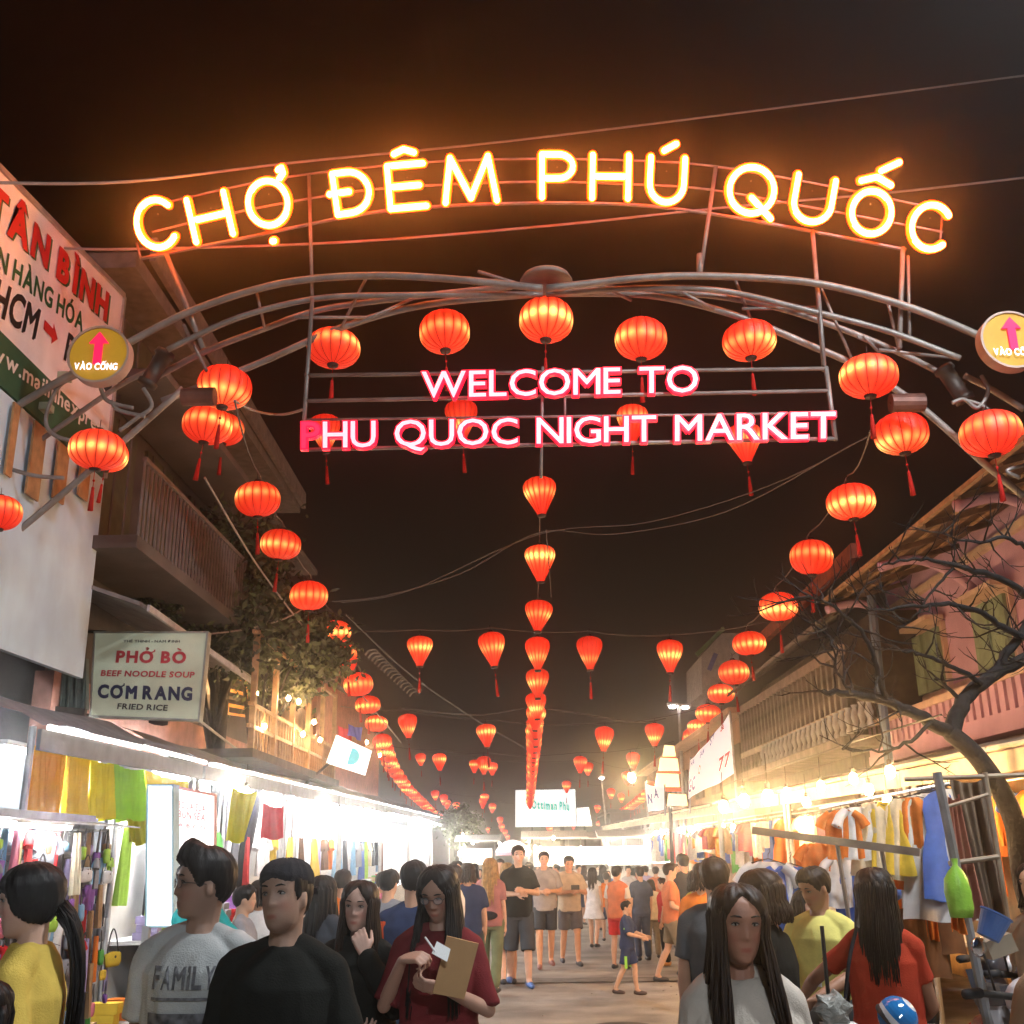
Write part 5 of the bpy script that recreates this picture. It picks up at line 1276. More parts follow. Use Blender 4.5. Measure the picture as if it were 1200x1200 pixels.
hang_cloth([at(1120, 1082, Y=6.25), at(1153, 1075, Y=6.25), at(1124, 930, Y=6.25), at(1110, 932, Y=6.25)], cloth('salmon', (.50, .22, .17), .3), 'hanging_cloth', 'long salmon and white cloth hung on the right shelter frame', waves=1.3)
cb = thing('canopy_bar', 'grey folding canopy bar on thin legs over the right clothes table', 'canopy frame', (1.9, 6.6, 0))
a, b = at(882, 973, Y=7.0), at(1078, 999, Y=6.6)
build(MB().beam(a, b, .04, .045), 'bar', mat('bar_greige', (.20, .17, .15), .5, metal=.3, var=.2), cb)
for t_ in (.52, .78):
    p = a.lerp(b, t_); build(MB().tube([p, Vector((p.x + .1, p.y, 0))], .013, 6), 'leg', MATS['bar_greige'], cb)
p = at(963, 1085, Y=5.0); tag(build(MB().tube([p, Vector((p.x, 5.0, 0))], .009, 6), 'thin_pole', M_dark), 'thin upright pole in front of the vendor in yellow', 'pole')
bb = MB(); bb.lathe([(.01, -.24), (.09, -.24), (.105, -.18), (.108, -.08), (.095, .0), (.06, .05), (.022, .085), (.03, .13)], 18, at(1121, 1030, Y=5.9), mod=lambda a, z: 1 + .08 * math.sin(3 * a + z * 20) + .04 * math.sin(7 * a), M=Matrix.Diagonal((.62, .45, .78)))
tag(build(bb, 'plastic_bag', mat('bag_lime', (.28, .55, .06), .35, var=.15, bump=.3, bscale=20), smooth=True), 'bright lime green plastic bag hanging on the grey pole', 'plastic bag')
hang_cloth([at(1114, 1092, Y=6.0), at(1132, 1092, Y=6.0), at(1128, 1056, Y=6.0), at(1114, 1056, Y=6.0)], cm_('orange'), 'hanging_cloth', 'orange red cloth under the lime green bag', waves=1)
# crates behind the scooters
cr = thing('plastic_crate', 'blue plastic tub tipped on a pale box right of the pole', 'tub', at(1160, 1090, Y=5.2))
mb = MB(); mb.lathe([(.001, -.075), (.055, -.075), (.075, .055), (.082, .06), (.082, .068), (.07, .068), (.05, -.06), (.001, -.06)], 20, at(1163, 1084, Y=5.2), M=Matrix.Rotation(.5, 3, 'Y') @ Matrix.Diagonal((.9, .8, .8))); build(mb, 'tub', mat('plastic_blue', (.07, .16, .42), .35, var=.15), cr)
tag(build(MB().box(at(1168, 1108, Y=5.4), (.13, .12, .08), Matrix.Rotation(-.3, 3, 'Y')), 'cardboard_box', mat('cardboard', (.30, .24, .17), .85, var=.15)), 'pale carton under the blue tub at right', 'box')
tbl = thing('vendor_table', 'dark vendor table behind the girl in white, holding a small lit tray', 'table', (1.45, 4.95, 0))
build(MB().box((1.42, 5.0, .88), (.75, .5, .04)), 'tabletop', M_woodd, tbl)
for x in (1.08, 1.76):
    for y in (4.8, 5.2): build(MB().box((x, y, .43), (.035, .035, .86)), 'leg', M_woodd, tbl)
build(MB().box((1.42, 4.77, .68), (.74, .02, .34)), 'front_panel', mat('panel_olive', (.08, .075, .05), .7), tbl)
tag(build(MB().box((1.28, 4.9, .93), (.14, .09, .05)), 'paper_tray', M_wsheet), 'small white tray on the vendor table by the yellow shirted man', 'tray')
wb = MB().ball(at(976, 1182, Y=4.9), .075, 16, 12, (1, .8, .9)); wb.v = [(v[0] + .012 * math.sin(v[2] * 90 + v[0] * 50), v[1], v[2] + .01 * math.sin(v[0] * 80)) for v in wb.v]
tag(build(wb, 'plastic_bag', mat('bag_clear', (.42, .42, .38), .2, var=.3, scale=20, bump=.8, bscale=30, alpha=.8)), 'crumpled pale plastic bag below the vendor table', 'plastic bag')
# ------------------------------------------------------------------ scooters
def scooter(loc, rz, label, body, sc=1.):
    t = thing('scooter', label, 'scooter', loc, rz, 'scooters parked at the right'); t.scale = (sc,) * 3
    mb_ = mat('scooter_' + body[0], body[1], .25, var=.05, spec=.6); M_ru = mat('rubber', (.02, .02, .02), .8, var=.1); M_ch = mat('chrome', (.6, .6, .6), .18, metal=1., var=0)
    RX = Matrix.Rotation(PI / 2, 3, 'Y')
    def part(m, nm, mt, par=t, sm=True): return link(nm, m.mesh(nm, mt, sm), par)
    for y, s_ in ((-.62, 1), (.62, 1)):
        w = part(MB().lathe([(.20, -.045), (.245, -.03), (.258, 0), (.245, .03), (.20, .045), (.20, -.045)], 24, (0, y, .26), M=RX), 'wheel', M_ru)
        part(MB().lathe([(.001, -.03), (.05, -.03), (.19, -.012), (.19, .012), (.05, .03), (.001, .03)], 16, (0, y, .26), M=RX), 'rim', M_ch, w)
    part(MB().tube([(0, -.60, .42), (0, -.58, .50), (0, -.50, .60)], [.12, .13, .10], 12), 'front_fender', mb_)
    m = MB(); m.grid(lambda u, v: ((u - .5) * (.36 - .12 * abs(v - .6)), -.50 + .20 * (1 - v) * 0 + .14 * v - .12 * math.cos((u - .5) * 2.6), .34 + .60 * v), 12, 10)
    m.grid(lambda u, v: ((u - .5) * (.34 - .12 * abs(v - .6)), -.42 + .14 * v - .06 * math.cos((u - .5) * 2.6), .34 + .60 * v), 12, 10); part(m, 'front_shield', mb_)
    part(MB().box((0, 0, .32), (.26, .62, .07)), 'footboard', mb_, sm=False)
    part(MB().tube([(0, .20, .45), (0, .38, .55), (0, .62, .58), (0, .86, .62)], [.15, .19, .17, .08], 14), 'rear_body', mb_)
    part(MB().tube([(0, .12, .72), (0, .30, .755), (0, .55, .765), (0, .78, .80)], [.09, .125, .13, .08], 12), 'seat', M_ru)
    h = part(MB().tube([(-.34, -.36, 1.02), (-.2, -.40, 1.0), (0, -.42, .97), (.2, -.40, 1.0), (.34, -.36, 1.02)], .016, 8), 'handlebar', M_dark)
    for s_ in (-1, 1):
        part(MB().tube([(s_ * .34, -.36, 1.02), (s_ * .43, -.33, 1.02)], .022, 8), 'grip', M_ru, h)
        mr = part(MB().tube([(s_ * .24, -.38, 1.02), (s_ * .30, -.38, 1.18)], .006, 6), 'mirror', M_dark)
        part(MB().ball((s_ * .32, -.37, 1.21), .055, 12, 8, (1.3, .3, .8)), 'mirror_head', M_ch, mr)
        part(MB().ball((s_ * .13, -.55, .80), .045, 10, 6, (1.2, .5, .7)), 'indicator', mat('amber', (.6, .25, .03), .2, var=0))
    part(MB().ball((0, -.43, .97), .13, 14, 10, (1.15, .8, .75)), 'headlight_cowl', mb_)
    part(MB().ball((0, -.53, .965), .075, 12, 8, (1.2, .5, .7)), 'headlight', mat('lens_clear', (.6, .6, .6), .08, var=0, spec=.8))
    part(MB().box((0, -.60, .66), (.17, .01, .09)), 'front_plate', M_white, sm=False)
    part(MB().ball((0, .90, .62), .06, 10, 6, (1.2, .5, .7)), 'tail_light', mat('tail_red', (.4, .01, .01), .2, var=0))
    return t
scooter((2.34, 6.5, 0), .9, 'black scooter nearest the woman in red', ('black', (.06, .055, .06)))
scooter((2.02, 5.75, 0), .75, 'silver grey scooter in front of the shelter poles at lower right', ('silver', (.50, .48, .48)))
scooter((2.80, 6.15, 0), .15, 'dark red scooter furthest right behind the others', ('maroon', (.22, .05, .04)))
scooter((2.45, 7.3, 0), 1.0, 'dark scooter behind the black one near the shelter pole', ('dark', (.05, .05, .06)))
hc_ = at(1052, 1192, Y=4.15)
hm = thing('helmet', 'glossy blue and white helmet at the bottom beside the woman in red', 'helmet', hc_)
m = MB(); HR = Matrix.Rotation(.75, 3, 'Y') @ Matrix.Rotation(.3, 3, 'X'); N_ = 14
for i in range(N_):
    a0_, a1_ = PI * (.5 - .98 * i / N_), PI * (.5 - .98 * (i + 1) / N_); m.m = 0 if i in (2, 3, 4, 5, 6, 9, 10, 11) else 1
    m.lathe([(max(.001, .070 * math.cos(a0_)), .070 * math.sin(a0_)), (max(.001, .070 * math.cos(a1_)), .070 * math.sin(a1_))], 24, hc_, M=HR @ Matrix.Diagonal((1, 1.15, .95)))
build(m, 'shell', [mat('helmet_blue', (.02, .16, .42), .12, var=0, spec=.7), mat('helmet_white', (.7, .7, .72), .12, var=0, spec=.7)], hm, smooth=True)
build(MB().lathe([(.072, -.03), (.075, -.02), (.070, -.012)], 24, hc_, M=HR), 'rim', M_dark, hm, smooth=True)
# ------------------------------------------------------------------ people
def lerp_tab(tab, x): return np.interp(x, [t[0] for t in tab], [t[1] for t in tab])
HW = [(-.116, .0), (-.112, .022), (-.102, .037), (-.085, .049), (-.065, .057), (-.040, .064), (-.01, .069), (.02, .073), (.05, .0745), (.075, .069), (.095, .055), (.108, .036), (.116, .0)]
HF = [(-.116, .02), (-.112, .062), (-.102, .074), (-.085, .080), (-.065, .083), (-.040, .084), (-.01, .085), (.02, .088), (.05, .088), (.075, .076), (.095, .053), (.108, .028), (.116, .0)]
HB = [(-.116, .0), (-.110, .00), (-.100, .005), (-.085, .02), (-.065, .055), (-.040, .078), (-.01, .092), (.02, .100), (.05, .100), (.075, .088), (.095, .065), (.108, .04), (.116, .0)]
def head_pt(a, z, off=0., feat=True):
    w = lerp_tab(HW, z); f = lerp_tab(HF, z); b = lerp_tab(HB, z)
    s, c = math.sin(a), math.cos(a); p = 2 / 2.25
    x = w * math.copysign(abs(s) ** p, s); y = -(f if c > 0 else b) * math.copysign(abs(c) ** p, c)
    if off:
        n = Vector((s, -c, z / .13)); n.normalize(); x += n.x * off; y += n.y * off; z = z + n.z * off
    if feat and c > 0:
        e = math.exp; ax = abs(x)
        d = 0
        if -.048 < z < .03:
            h = .82 * max(0, (.028 - z) / .056) if z > -.028 else max(0, 1 - (-.028 - z) / .012)
            wd = .010 + .006 * max(0, min(1, (.01 - z) / .04)); d += .024 * h * e(-(x / wd) ** 2)
        d += .0045 * e(-((z - .030) / .009) ** 2) * e(-(x / .05) ** 4)
        d -= .0095 * e(-((ax - .031) / .015) ** 2 - ((z - .009) / .011) ** 2)
        lp = e(-(x / .021) ** 2)
        d += lp * (.0045 * e(-((z + .0595) / .0042) ** 2) + .0042 * e(-((z + .0715) / .0045) ** 2) - .0035 * e(-((z + .0655) / .0022) ** 2))
        d += .004 * e(-((z + .098) / .012) ** 2 - (x / .022) ** 2) - .003 * e(-((z + .083) / .006) ** 2 - (x / .03) ** 2)
        d += .003 * e(-((ax - .045) / .015) ** 2 - ((z + .022) / .015) ** 2)
        y -= d * c
    return Vector((x, y, z))
def add_head(mb, M, sc=1.):
    nz, na = 46, 48; vs = []; fs = []
    for j in range(nz + 1):
        t = j / nz; z = -.116 + .232 * (.5 - .5 * math.cos(PI * t)) * 1.0
        for i in range(na): vs.append(M @ (head_pt(2 * PI * i / na, z) * sc))
    for j in range(nz):
        for i in range(na): fs.append((j * na + i, j * na + (i + 1) % na, (j + 1) * na + (i + 1) % na, (j + 1) * na + i))
    mb.add(vs, fs)
    for s in (-1, 1):
        mb.ball(M @ Vector((s * .073, .008, -.008)), .03, 8, 6, M=M.to_3x3() @ Matrix.Rotation(s * .35, 3, 'Z'), sc=(.32, .62, 1.0))
def ell(mb, secs, n=20):
    """stack of ellipses (z, hx, hy, cy[, cx]) with closed ends"""
    vs = []; fs = []
    for s in secs:
        z, hx, hy, cy = s[:4]; cx = s[4] if len(s) > 4 else 0
        for k in range(n):
            a = 2 * PI * k / n; ca, sa = math.cos(a), math.sin(a)
            vs.append((cx + hx * math.copysign(abs(ca) ** .88, ca), cy + hy * math.copysign(abs(sa) ** .88, sa), z))
    m = len(secs)
    for j in range(m - 1):
        for k in range(n): fs.append((j * n + k, j * n + (k + 1) % n, (j + 1) * n + (k + 1) % n, (j + 1) * n + k))
    fs.append(tuple(range(n - 1, -1, -1))); fs.append(tuple((m - 1) * n + k for k in range(n)))
    mb.add(vs, fs)
def limb(mb, pts, rad, n=12, sub=5, ends=True):
    P = spline([Vector(p) for p in pts], sub) if len(pts) > 2 else [Vector(pts[0]).lerp(Vector(pts[1]), i / 6) for i in range(7)]
    N = len(P); ts = np.linspace(0, len(rad) - 1, N)
    rs = [float(np.interp(t, range(len(rad)), rad)) for t in ts]
    mb.tube(P, rs, n)
    if ends: mb.ball(P[0], rs[0] * .99, n, 6); mb.ball(P[-1], rs[-1] * .99, n, 6)
def hand(mb, w, d, nrm, side, curl=.5, L=1.):
    """w wrist, d direction of the fingers, nrm palm normal (towards which the fingers curl), side +1: thumb on d x nrm"""
    d = Vector(d).normalized(); nrm = Vector(nrm); nrm = (nrm - d * nrm.dot(d)).normalized(); x = d.cross(nrm) * side
    w = Vector(w)
    for t in (-1, -.33, .33, 1):
        mb.tube([w + x * t * .014, w + d * .045 * L + x * t * .024, w + d * .085 * L + x * t * .029], [.014, .0135, .0115], 8)
    for i, (o, ln, r) in enumerate(((.031, .074, .0088), (.0105, .083, .009), (-.0105, .077, .0087), (-.031, .060, .0078))):
        p = w + d * (.083 - .004 * (i == 3)) * L + x * o; dd = d.copy(); ax = dd.cross(nrm).normalized(); P = [p]; c = curl * (1 + .12 * (i - 1.5))
        for k, f in enumerate((.45, .30, .25)):
            dd = (Matrix.Rotation(c * (.9 if k else .75), 3, ax) @ dd); p = p + dd * ln * f * L + x * o * .05; P.append(p)
        mb.tube(P, [r, r * .97, r * .9, r * .75], 7); mb.ball(P[-1], r * .75, 7, 5); mb.ball(P[1], r, 7, 5); mb.ball(P[2], r * .95, 7, 5)
    b = w + d * .022 * L + x * .022; td = (d * .62 + x * .72 + nrm * .25).normalized(); t2 = (d * .85 + x * .25 + nrm * .45 * (curl + .3)).normalized()
    P = [b, b + td * .038, b + td * .038 + t2 * .032, b + td * .038 + t2 * .055]
    mb.tube(P, [.014, .0115, .0098, .008], 8); mb.ball(P[-1], .008, 7, 5); mb.ball(P[1], .0112, 7, 5)

JOBS = []
def solid(mb, name, mats, parent, voxel, smooth=2, post=None):
    me = mb.mesh(name, mats); o = link(name, me, parent)
    r = o.modifiers.new('r', 'REMESH'); r.mode = 'VOXEL'; r.voxel_size = voxel; r.use_smooth_shade = True
    if smooth: s = o.modifiers.new('s', 'SMOOTH'); s.factor = .5; s.iterations = smooth
    JOBS.append((o, mats, post)); return o
def finish_solids():
    bpy.context.view_layer.update(); dg = bpy.context.evaluated_depsgraph_get()
    for o, mats, post in JOBS:
        me = bpy.data.meshes.new_from_object(o.evaluated_get(dg)); o.modifiers.clear(); old = o.data; o.data = me
        bpy.data.meshes.remove(old); me.name = o.name
        me.materials.clear()
        for m in (mats if isinstance(mats, (list, tuple)) else [mats]): me.materials.append(m)
        n = len(me.vertices); co = np.empty(n * 3, 'f'); me.vertices.foreach_get('co', co); co = co.reshape(-1, 3)
        if post:
            no = np.empty(n * 3, 'f'); me.vertex_normals.foreach_get('vector', no); no = no.reshape(-1, 3)
            post(me, co, no)
        me.polygons.foreach_set('use_smooth', [True] * len(me.polygons)); me.update()
    JOBS.clear()
def wrinkle(seed, amp=.005, fr=26., drape=None, pleat=0.):
    def post(me, co, no):
        rr = np.random.RandomState(seed); d = np.zeros(len(co))
        pl = pleat * np.sin(np.arctan2(co[:, 1], co[:, 0]) * 34 + 3 * np.sin(co[:, 2] * 5)) * np.clip((1.36 - co[:, 2]) / .1, 0, 1) * (np.abs(co[:, 0]) < .22)
        for i in range(9):
            k = rr.normal(size=3); k /= np.linalg.norm(k); k[2] *= .45; f = fr * rr.uniform(.5, 1.9)
            w = np.sin(co @ (k * f) + rr.uniform(0, 6) + .8 * np.sin(co @ (rr.normal(size=3) * 7)))
            d += (1 - np.abs(w)) * rr.uniform(.3, 1) * (26 / f)
        d = (d - d.mean()) / 3.0 * amp; d = np.maximum(d, -.35 * amp) + .25 * amp
        co2 = co + no * (d + pl)[:, None]
        me.vertices.foreach_set('co', co2.astype('f').ravel())
    return post
M_skin = vmat('skin', .5, .35, bump=.08, bscale=220)
def skin_post(hM, tone, lips=1., beard=0.):
    inv = np.array(hM.inverted())
    def post(me, co, no):
        h = co @ inv[:3, :3].T + inv[:3, 3]; n = len(co)
        c = np.tile(np.array(tone), (n, 1)).astype(float)
        x, y, z = h[:, 0], h[:, 1], h[:, 2]; fr = (y < -.02) & (np.abs(x) < .09) & (z > -.13) & (z < .14)
        g = np.exp(-(x / .019) ** 4) * np.exp(-((z + .0655) / .0075) ** 4) * fr * lips * .95
        c = c * (1 - g[:, None] * .85) + np.array([tone[0] * .85, tone[1] * .42, tone[2] * .42]) * (g[:, None] * .85)
        e = np.exp(-((np.abs(x) - .031) / .019) ** 2 - ((z - .011) / .011) ** 2) * fr * .35; c *= (1 - e)[:, None]
        ck = np.exp(-((np.abs(x) - .04) / .02) ** 2 - ((z + .03) / .02) ** 2) * fr * .2; c[:, 1] *= 1 - ck; c[:, 2] *= 1 - ck
        if beard:
            b = np.exp(-((z + .095) / .03) ** 2) * fr * beard; c *= (1 - b * .5)[:, None]
        c *= (1 + .06 * np.sin(co @ np.array([31., 47, 23])) * np.sin(co @ np.array([-41., 13, 37])))[:, None]
        a = me.color_attributes.new('Col', 'FLOAT_COLOR', 'POINT')
        a.data.foreach_set('color', np.hstack([c, np.ones((n, 1))]).astype('f').ravel())
    return post
def hair_mat(name, col):
    if name in MATS: return MATS[name]
    m = mat(name, col, .48, var=.3, scale=24, spec=.22); n = m.node_tree; b = n.nodes['Principled BSDF']
    t = n.nodes['Texture Coordinate']; mp = n.nodes.new('ShaderNodeMapping'); mp.inputs['Scale'].default_value = (160, 160, 9)
    nz = n.nodes.new('ShaderNodeTexNoise'); nz.inputs['Scale'].default_value = 1.0; nz.inputs['Detail'].default_value = 3
    n.links.new(t.outputs['Object'], mp.inputs[0]); n.links.new(mp.outputs[0], nz.inputs['Vector'])
    bp = n.nodes.new('ShaderNodeBump'); bp.inputs['Strength'].default_value = .45; bp.inputs['Distance'].default_value = .004
    n.links.new(nz.outputs['Fac'], bp.inputs['Height']); n.links.new(bp.outputs[0], b.inputs['Normal'])
    return m
HBLK = hair_mat('hair_black', (.0075, .006, .0055)); HBRN = hair_mat('hair_brown', (.022, .011, .006)); HBLD = hair_mat('hair_blonde', (.42, .25, .09))
HL_M = [(0, .066), (35, .066), (50, .045), (62, .01), (75, -.012), (84, .012), (100, .012), (112, -.03), (140, -.055), (180, -.065)]
HL_W = [(0, .094), (14, .080), (32, .055), (50, .022), (68, -.02), (90, -.05), (120, -.07), (180, -.09)]
HL_B = [(0, .038), (32, .036), (48, .02), (62, -.03), (90, -.06), (120, -.075), (180, -.09)]   # with a fringe
def hair_cap(mb, M, line, th=.018, tuft=0., seed=1, top=.0):
    rr = random.Random(seed); nz, na = 34, 64; vs = []; fs = []; ph_ = [rr.uniform(0, 6) for _ in range(5)]
    for j in range(nz + 1):
        z = -.105 + .2209 * math.sin(PI / 2 * j / nz) if j < nz else .1159
        for i in range(na):
            a = 2 * PI * i / na; ad = abs(math.degrees(a if a <= PI else a - 2 * PI))
            ln = lerp_tab(line, ad) + .003 * math.sin(5 * a + ph_[0]) + .0012 * math.sin(23 * a + ph_[1])
            s = max(0, min(1, (z - ln) / .014 + .5)); s = s * s * (3 - 2 * s)
            t = th * (.55 + .45 * min(1, max(0, (z - ln) / .05))) + .0022 * math.sin(17 * a + ph_[2] + z * 60) + .0018 * math.sin(37 * a + ph_[3] - z * 90) + tuft * max(0, math.cos(a)) ** 2 * max(0, z / .1) ** 2 + top * max(0, z / .115) ** 3
            vs.append(M @ head_pt(a, z, -.008 * (1 - s) + t * s, False))
    for j in range(nz):
        for i in range(na): fs.append((j * na + i, j * na + (i + 1) % na, (j + 1) * na + (i + 1) % na, (j + 1) * na + i))
    fs.append(tuple(nz * na + k for k in range(na)))
    mb.add(vs, fs)
def hair_locks(mb, M, length, a0=48, n=150, seed=1, wave=.004, spread=.0, w=.010, taper=1., fwd=0.):
    rr = random.Random(seed); c0 = M @ Vector((0, 0, 0))
    for i in range(n):
        ad = a0 + (180 - a0) * (i / n) ** .9; s = 1 if i % 2 else -1; a = R(ad) * s + rr.uniform(-.12, .12)
        lay = rr.uniform(.002, .024)
        zs = rr.uniform(.03, .075) if ad > 60 else .055
        P = [M @ head_pt(a, zs, lay * .6, False), M @ head_pt(a, .02, lay, False), M @ head_pt(a, -.025, lay * 1.15, False)]
        out = Vector((P[-1].x - c0.x, P[-1].y - c0.y, 0)); out = out.normalized() if out.length > .001 else Vector((0, 1, 0))
        L = length * rr.uniform(.80, 1.05); ph_ = rr.uniform(0, 6); p = P[-1].copy(); steps = 7
        for k in range(1, steps + 1):
            t = k / steps; p = p + Vector((0, 0, -L / steps)) + out * (.004 + spread * (1 - t)) + Vector((math.sin(ph_ + t * 7) * wave, math.cos(ph_ + t * 6) * wave - (fwd * .012 if ad < 80 else 0), 0))
            P.append(p)
        rs = [w * .7, w, w * 1.05] + [w * (1.05 - .75 * taper * (k / steps) ** 2.2) for k in range(1, steps + 1)]
        mb.tube(P, rs, 5)

PTYPES = 'person'
def person(px, py, Y, label, rz=0., top=('shirt', 'grey'), bottom=('trousers', 'navy'), hair=('short', HBLK), head=(0, 0, 0), arms=None, tone=(.40, .22, .14), voxel=.012, build_=1., female=False,
           sleeve=.75, hem=None, group=None, stance=.0, shoes=(.04, .04, .045), eyes=True, x=None, h=None, hands=.45, seed=None, lean=0., print_=None, shcol=None, feet=None, extra=None, beard=0.):
    """a figure whose head top is seen at photograph pixel (px,py) at distance Y; all geometry in the figure's own frame (1.70 m tall, facing -Y)"""
    seed = seed if seed is not None else int(px * 7 + py)
    p = at(px, py, Y=Y); hh = h or p.z
    t = thing('person', label, 'person', (x if x is not None else p.x, Y, 0), R(rz), group); sc = hh / {'quiff': 1.748, 'cap': 1.742}.get(hair[0], 1.730); t.scale = (sc,) * 3
    bs = build_; sw = (.142 if female else .166) * bs; hipw = .098 if female else .092
    def L3(v): return Vector((v[0], v[1] + lean * max(0, v[2] - .95), v[2]))
    arms = arms or {}
    J = {}
    for s, nm in ((1, 'L'), (-1, 'R')):
        a = arms.get(nm) or ((s * (sw + .045), .01, 1.10), (s * (sw + .055), -.05, .855))
        J[nm] = (Vector((s * sw, 0, 1.358)), Vector(a[0]), Vector(a[1]), a[2] if len(a) > 2 else None)
    nb = Vector((0, .012 + lean * .47, 1.42)); hc = Vector((0, -.012 + lean * .62, 1.585))
    hM = Matrix.Translation(hc) @ Matrix.Rotation(R(head[0]), 4, 'Z') @ Matrix.Rotation(R(head[1]), 4, 'X') @ Matrix.Rotation(R(head[2]), 4, 'Y') @ Matrix.Translation((0, 0, .008))
    # --- skin: one continuous body
    b = MB()
    if female: tor = [(.83, .150, .105, .01), (.92, .165, .115, .01), (1.06, .122, .092, .0), (1.20, .142, .105, -.01), (1.30, .155, .105, -.005), (1.38, .112, .075, .0), (1.425, .065, .055, .01)]
    else: tor = [(.83, .145, .105, .01), (.92, .155, .115, .01), (1.06, .145, .105, .0), (1.20, .165, .115, .0), (1.31, .178, .112, .0), (1.385, .130, .080, .005), (1.43, .07, .06, .01)]
    ell(b, [(z, hx * bs, hy * bs, cy + lean * max(0, z - .95)) for z, hx, hy, cy in tor])
    nr = .047 if female else .057
    limb(b, [nb - Vector((0, 0, .03)), nb + Vector((0, 0, .05)), hM @ Vector((0, .022, -.05))], [nr * 1.25, nr, nr * .98])
    add_head(b, hM)
    ar = .85 if female else 1.
    for s, nm in ((1, 'L'), (-1, 'R')):
        S, E, W, hd = J[nm]; S = L3(S)
        limb(b, [L3((s * .035, .02, 1.445)), L3((s * .09, .012, 1.405)), S + Vector((-s * .012, 0, .012))], [.022, .028, .034])
        limb(b, [S, S.lerp(E, .5), E], [.048 * ar * bs, .045 * ar * bs, .038 * ar]); limb(b, [E, E.lerp(W, .35), W], [.038 * ar, .039 * ar, .026 * ar])
        d = (W - E).normalized(); nrm = Vector((-s, 0, 0)) if hd is None else Vector(hd[1])
        hand(b, W + d * .012, d if hd is None else Vector(hd[0]), nrm, (s if hd is None else hd[2]), hands if hd is None or len(hd) < 4 else hd[3])
    LG = {}
    for s in (1, -1):
        st = stance * s
        f = (feet or {}).get(s)
        K = Vector((s * .098, -.02 - st * .9, .48)); A = Vector((s * .10, .03 - st * 1.6 + .06 * (st < 0), .085 + (.03 if st < 0 else 0)))
        if f: K = Vector(f[0]); A = Vector(f[1])
        H = Vector((s * hipw, 0, .88)); LG[s] = (H, K, A)
        limb(b, [H, H.lerp(K, .5), K], [.085 * bs, .073 * bs, .052]); limb(b, [K, K.lerp(A, .35) + Vector((0, .012, 0)), A], [.052, .054, .035])
        limb(b, [A, A + Vector((s * .012, -.07, -.045)), A + Vector((s * .02, -.16, -.06))], [.037, .034, .022])
    solid(b, 'body', M_skin, t, voxel, 1 if voxel < .007 else 2, skin_post(hM, tone, beard=beard))
    # --- shoes
    if shoes:
        m_ = mat('shoe_%02d%02d%02d' % tuple(int(c * 99) for c in shoes), shoes, .5, var=.1)
        for s in (1, -1):
            A = LG[s][2]; q = MB()
            limb(q, [A + Vector((0, .03, -.045)), A + Vector((s * .012, -.07, -.052)), A + Vector((s * .02, -.165, -.06))], [.042, .042, .030]); 
            solid(q, 'shoe', m_, t, max(voxel, .01), 1)
    # --- lower garment
    kind, col = bottom; ccol = lambda c: c if isinstance(c, tuple) else PAL2.get(c) or PAL[c]
    cv = max(voxel, .008)
    if kind:
        q = MB(); lm = cloth('cloth_%s' % (col if isinstance(col, str) else '%02d%02d%02d' % tuple(int(c * 99) for c in col)), ccol(col))
        if kind in ('skirt', 'dress'):
            hz = hem or .50; ell(q, [(hz, .25, .20, 0), ((hz + .9) / 2, .20, .16, 0), (.90, .175, .13, 0), (1.06, .135, .105, 0)])
        else:
            ell(q, [(.80, .165 * bs, .120 * bs, .01), (.92, .170 * bs, .128 * bs, .01), (1.02, .155 * bs, .115 * bs, .0)])
            for s in (1, -1):
                H, K, A = LG[s]
                if kind == 'trousers': limb(q, [H, K, A + Vector((0, 0, .03))], [.105 * bs, .073, .062])
                else:
                    fr_ = .80 if kind == 'shorts' else 1.12
                    E_ = H.lerp(K, fr_) if fr_ <= 1 else K.lerp(A, fr_ - 1); q.tube([H, H.lerp(E_, .5), E_], [.105 * bs, .100 * bs, .096 * bs], 16)
        solid(q, kind if kind != 'dress' else 'skirt', lm, t, cv, 1, wrinkle(seed + 3, .006, 20))
    # --- upper garment
    kind, col = top; q = MB(); um_ = cloth('cloth_%s' % (col if isinstance(col, str) else '%02d%02d%02d' % tuple(int(c * 99) for c in col)), ccol(col))
    e = {'shirt': .022, 'blouse': .032, 'jacket': .036, 'vest': .024, 'tank': .012}[kind]; hz = .84 if kind != 'tank' else .9
    if kind == 'blouse': hz = .80
    if print_ == 'long': hz = .60
    tt = [(hz, tor[1][1] + e + (.03 if kind == 'blouse' else .005), tor[1][2] + e, .005)] + ([(.92, tor[1][1] + e, tor[1][2] + e, .005)]) + [(z, (hx + e + (.012 if z < 1.1 else 0)) * (1 if z < 1.25 else .97), hy + e * .8, cy) for z, hx, hy, cy in tor[2:5]] + [(1.375, tor[5][1] + .020, tor[5][2] + .022, .003), (1.418, .098 if not female else .092, .078, .008), (1.434 if kind != 'jacket' else 1.46, .066 if not female else .06, .062, .012)]
    ell(q, [(z, hx * bs, hy * bs, cy + lean * max(0, z - .95)) for z, hx, hy, cy in tt], 24)
    slv = {'jacket': 2, 'vest': 0, 'tank': 0}.get(kind, sleeve); 
    sm_ = q if shcol is None else MB()
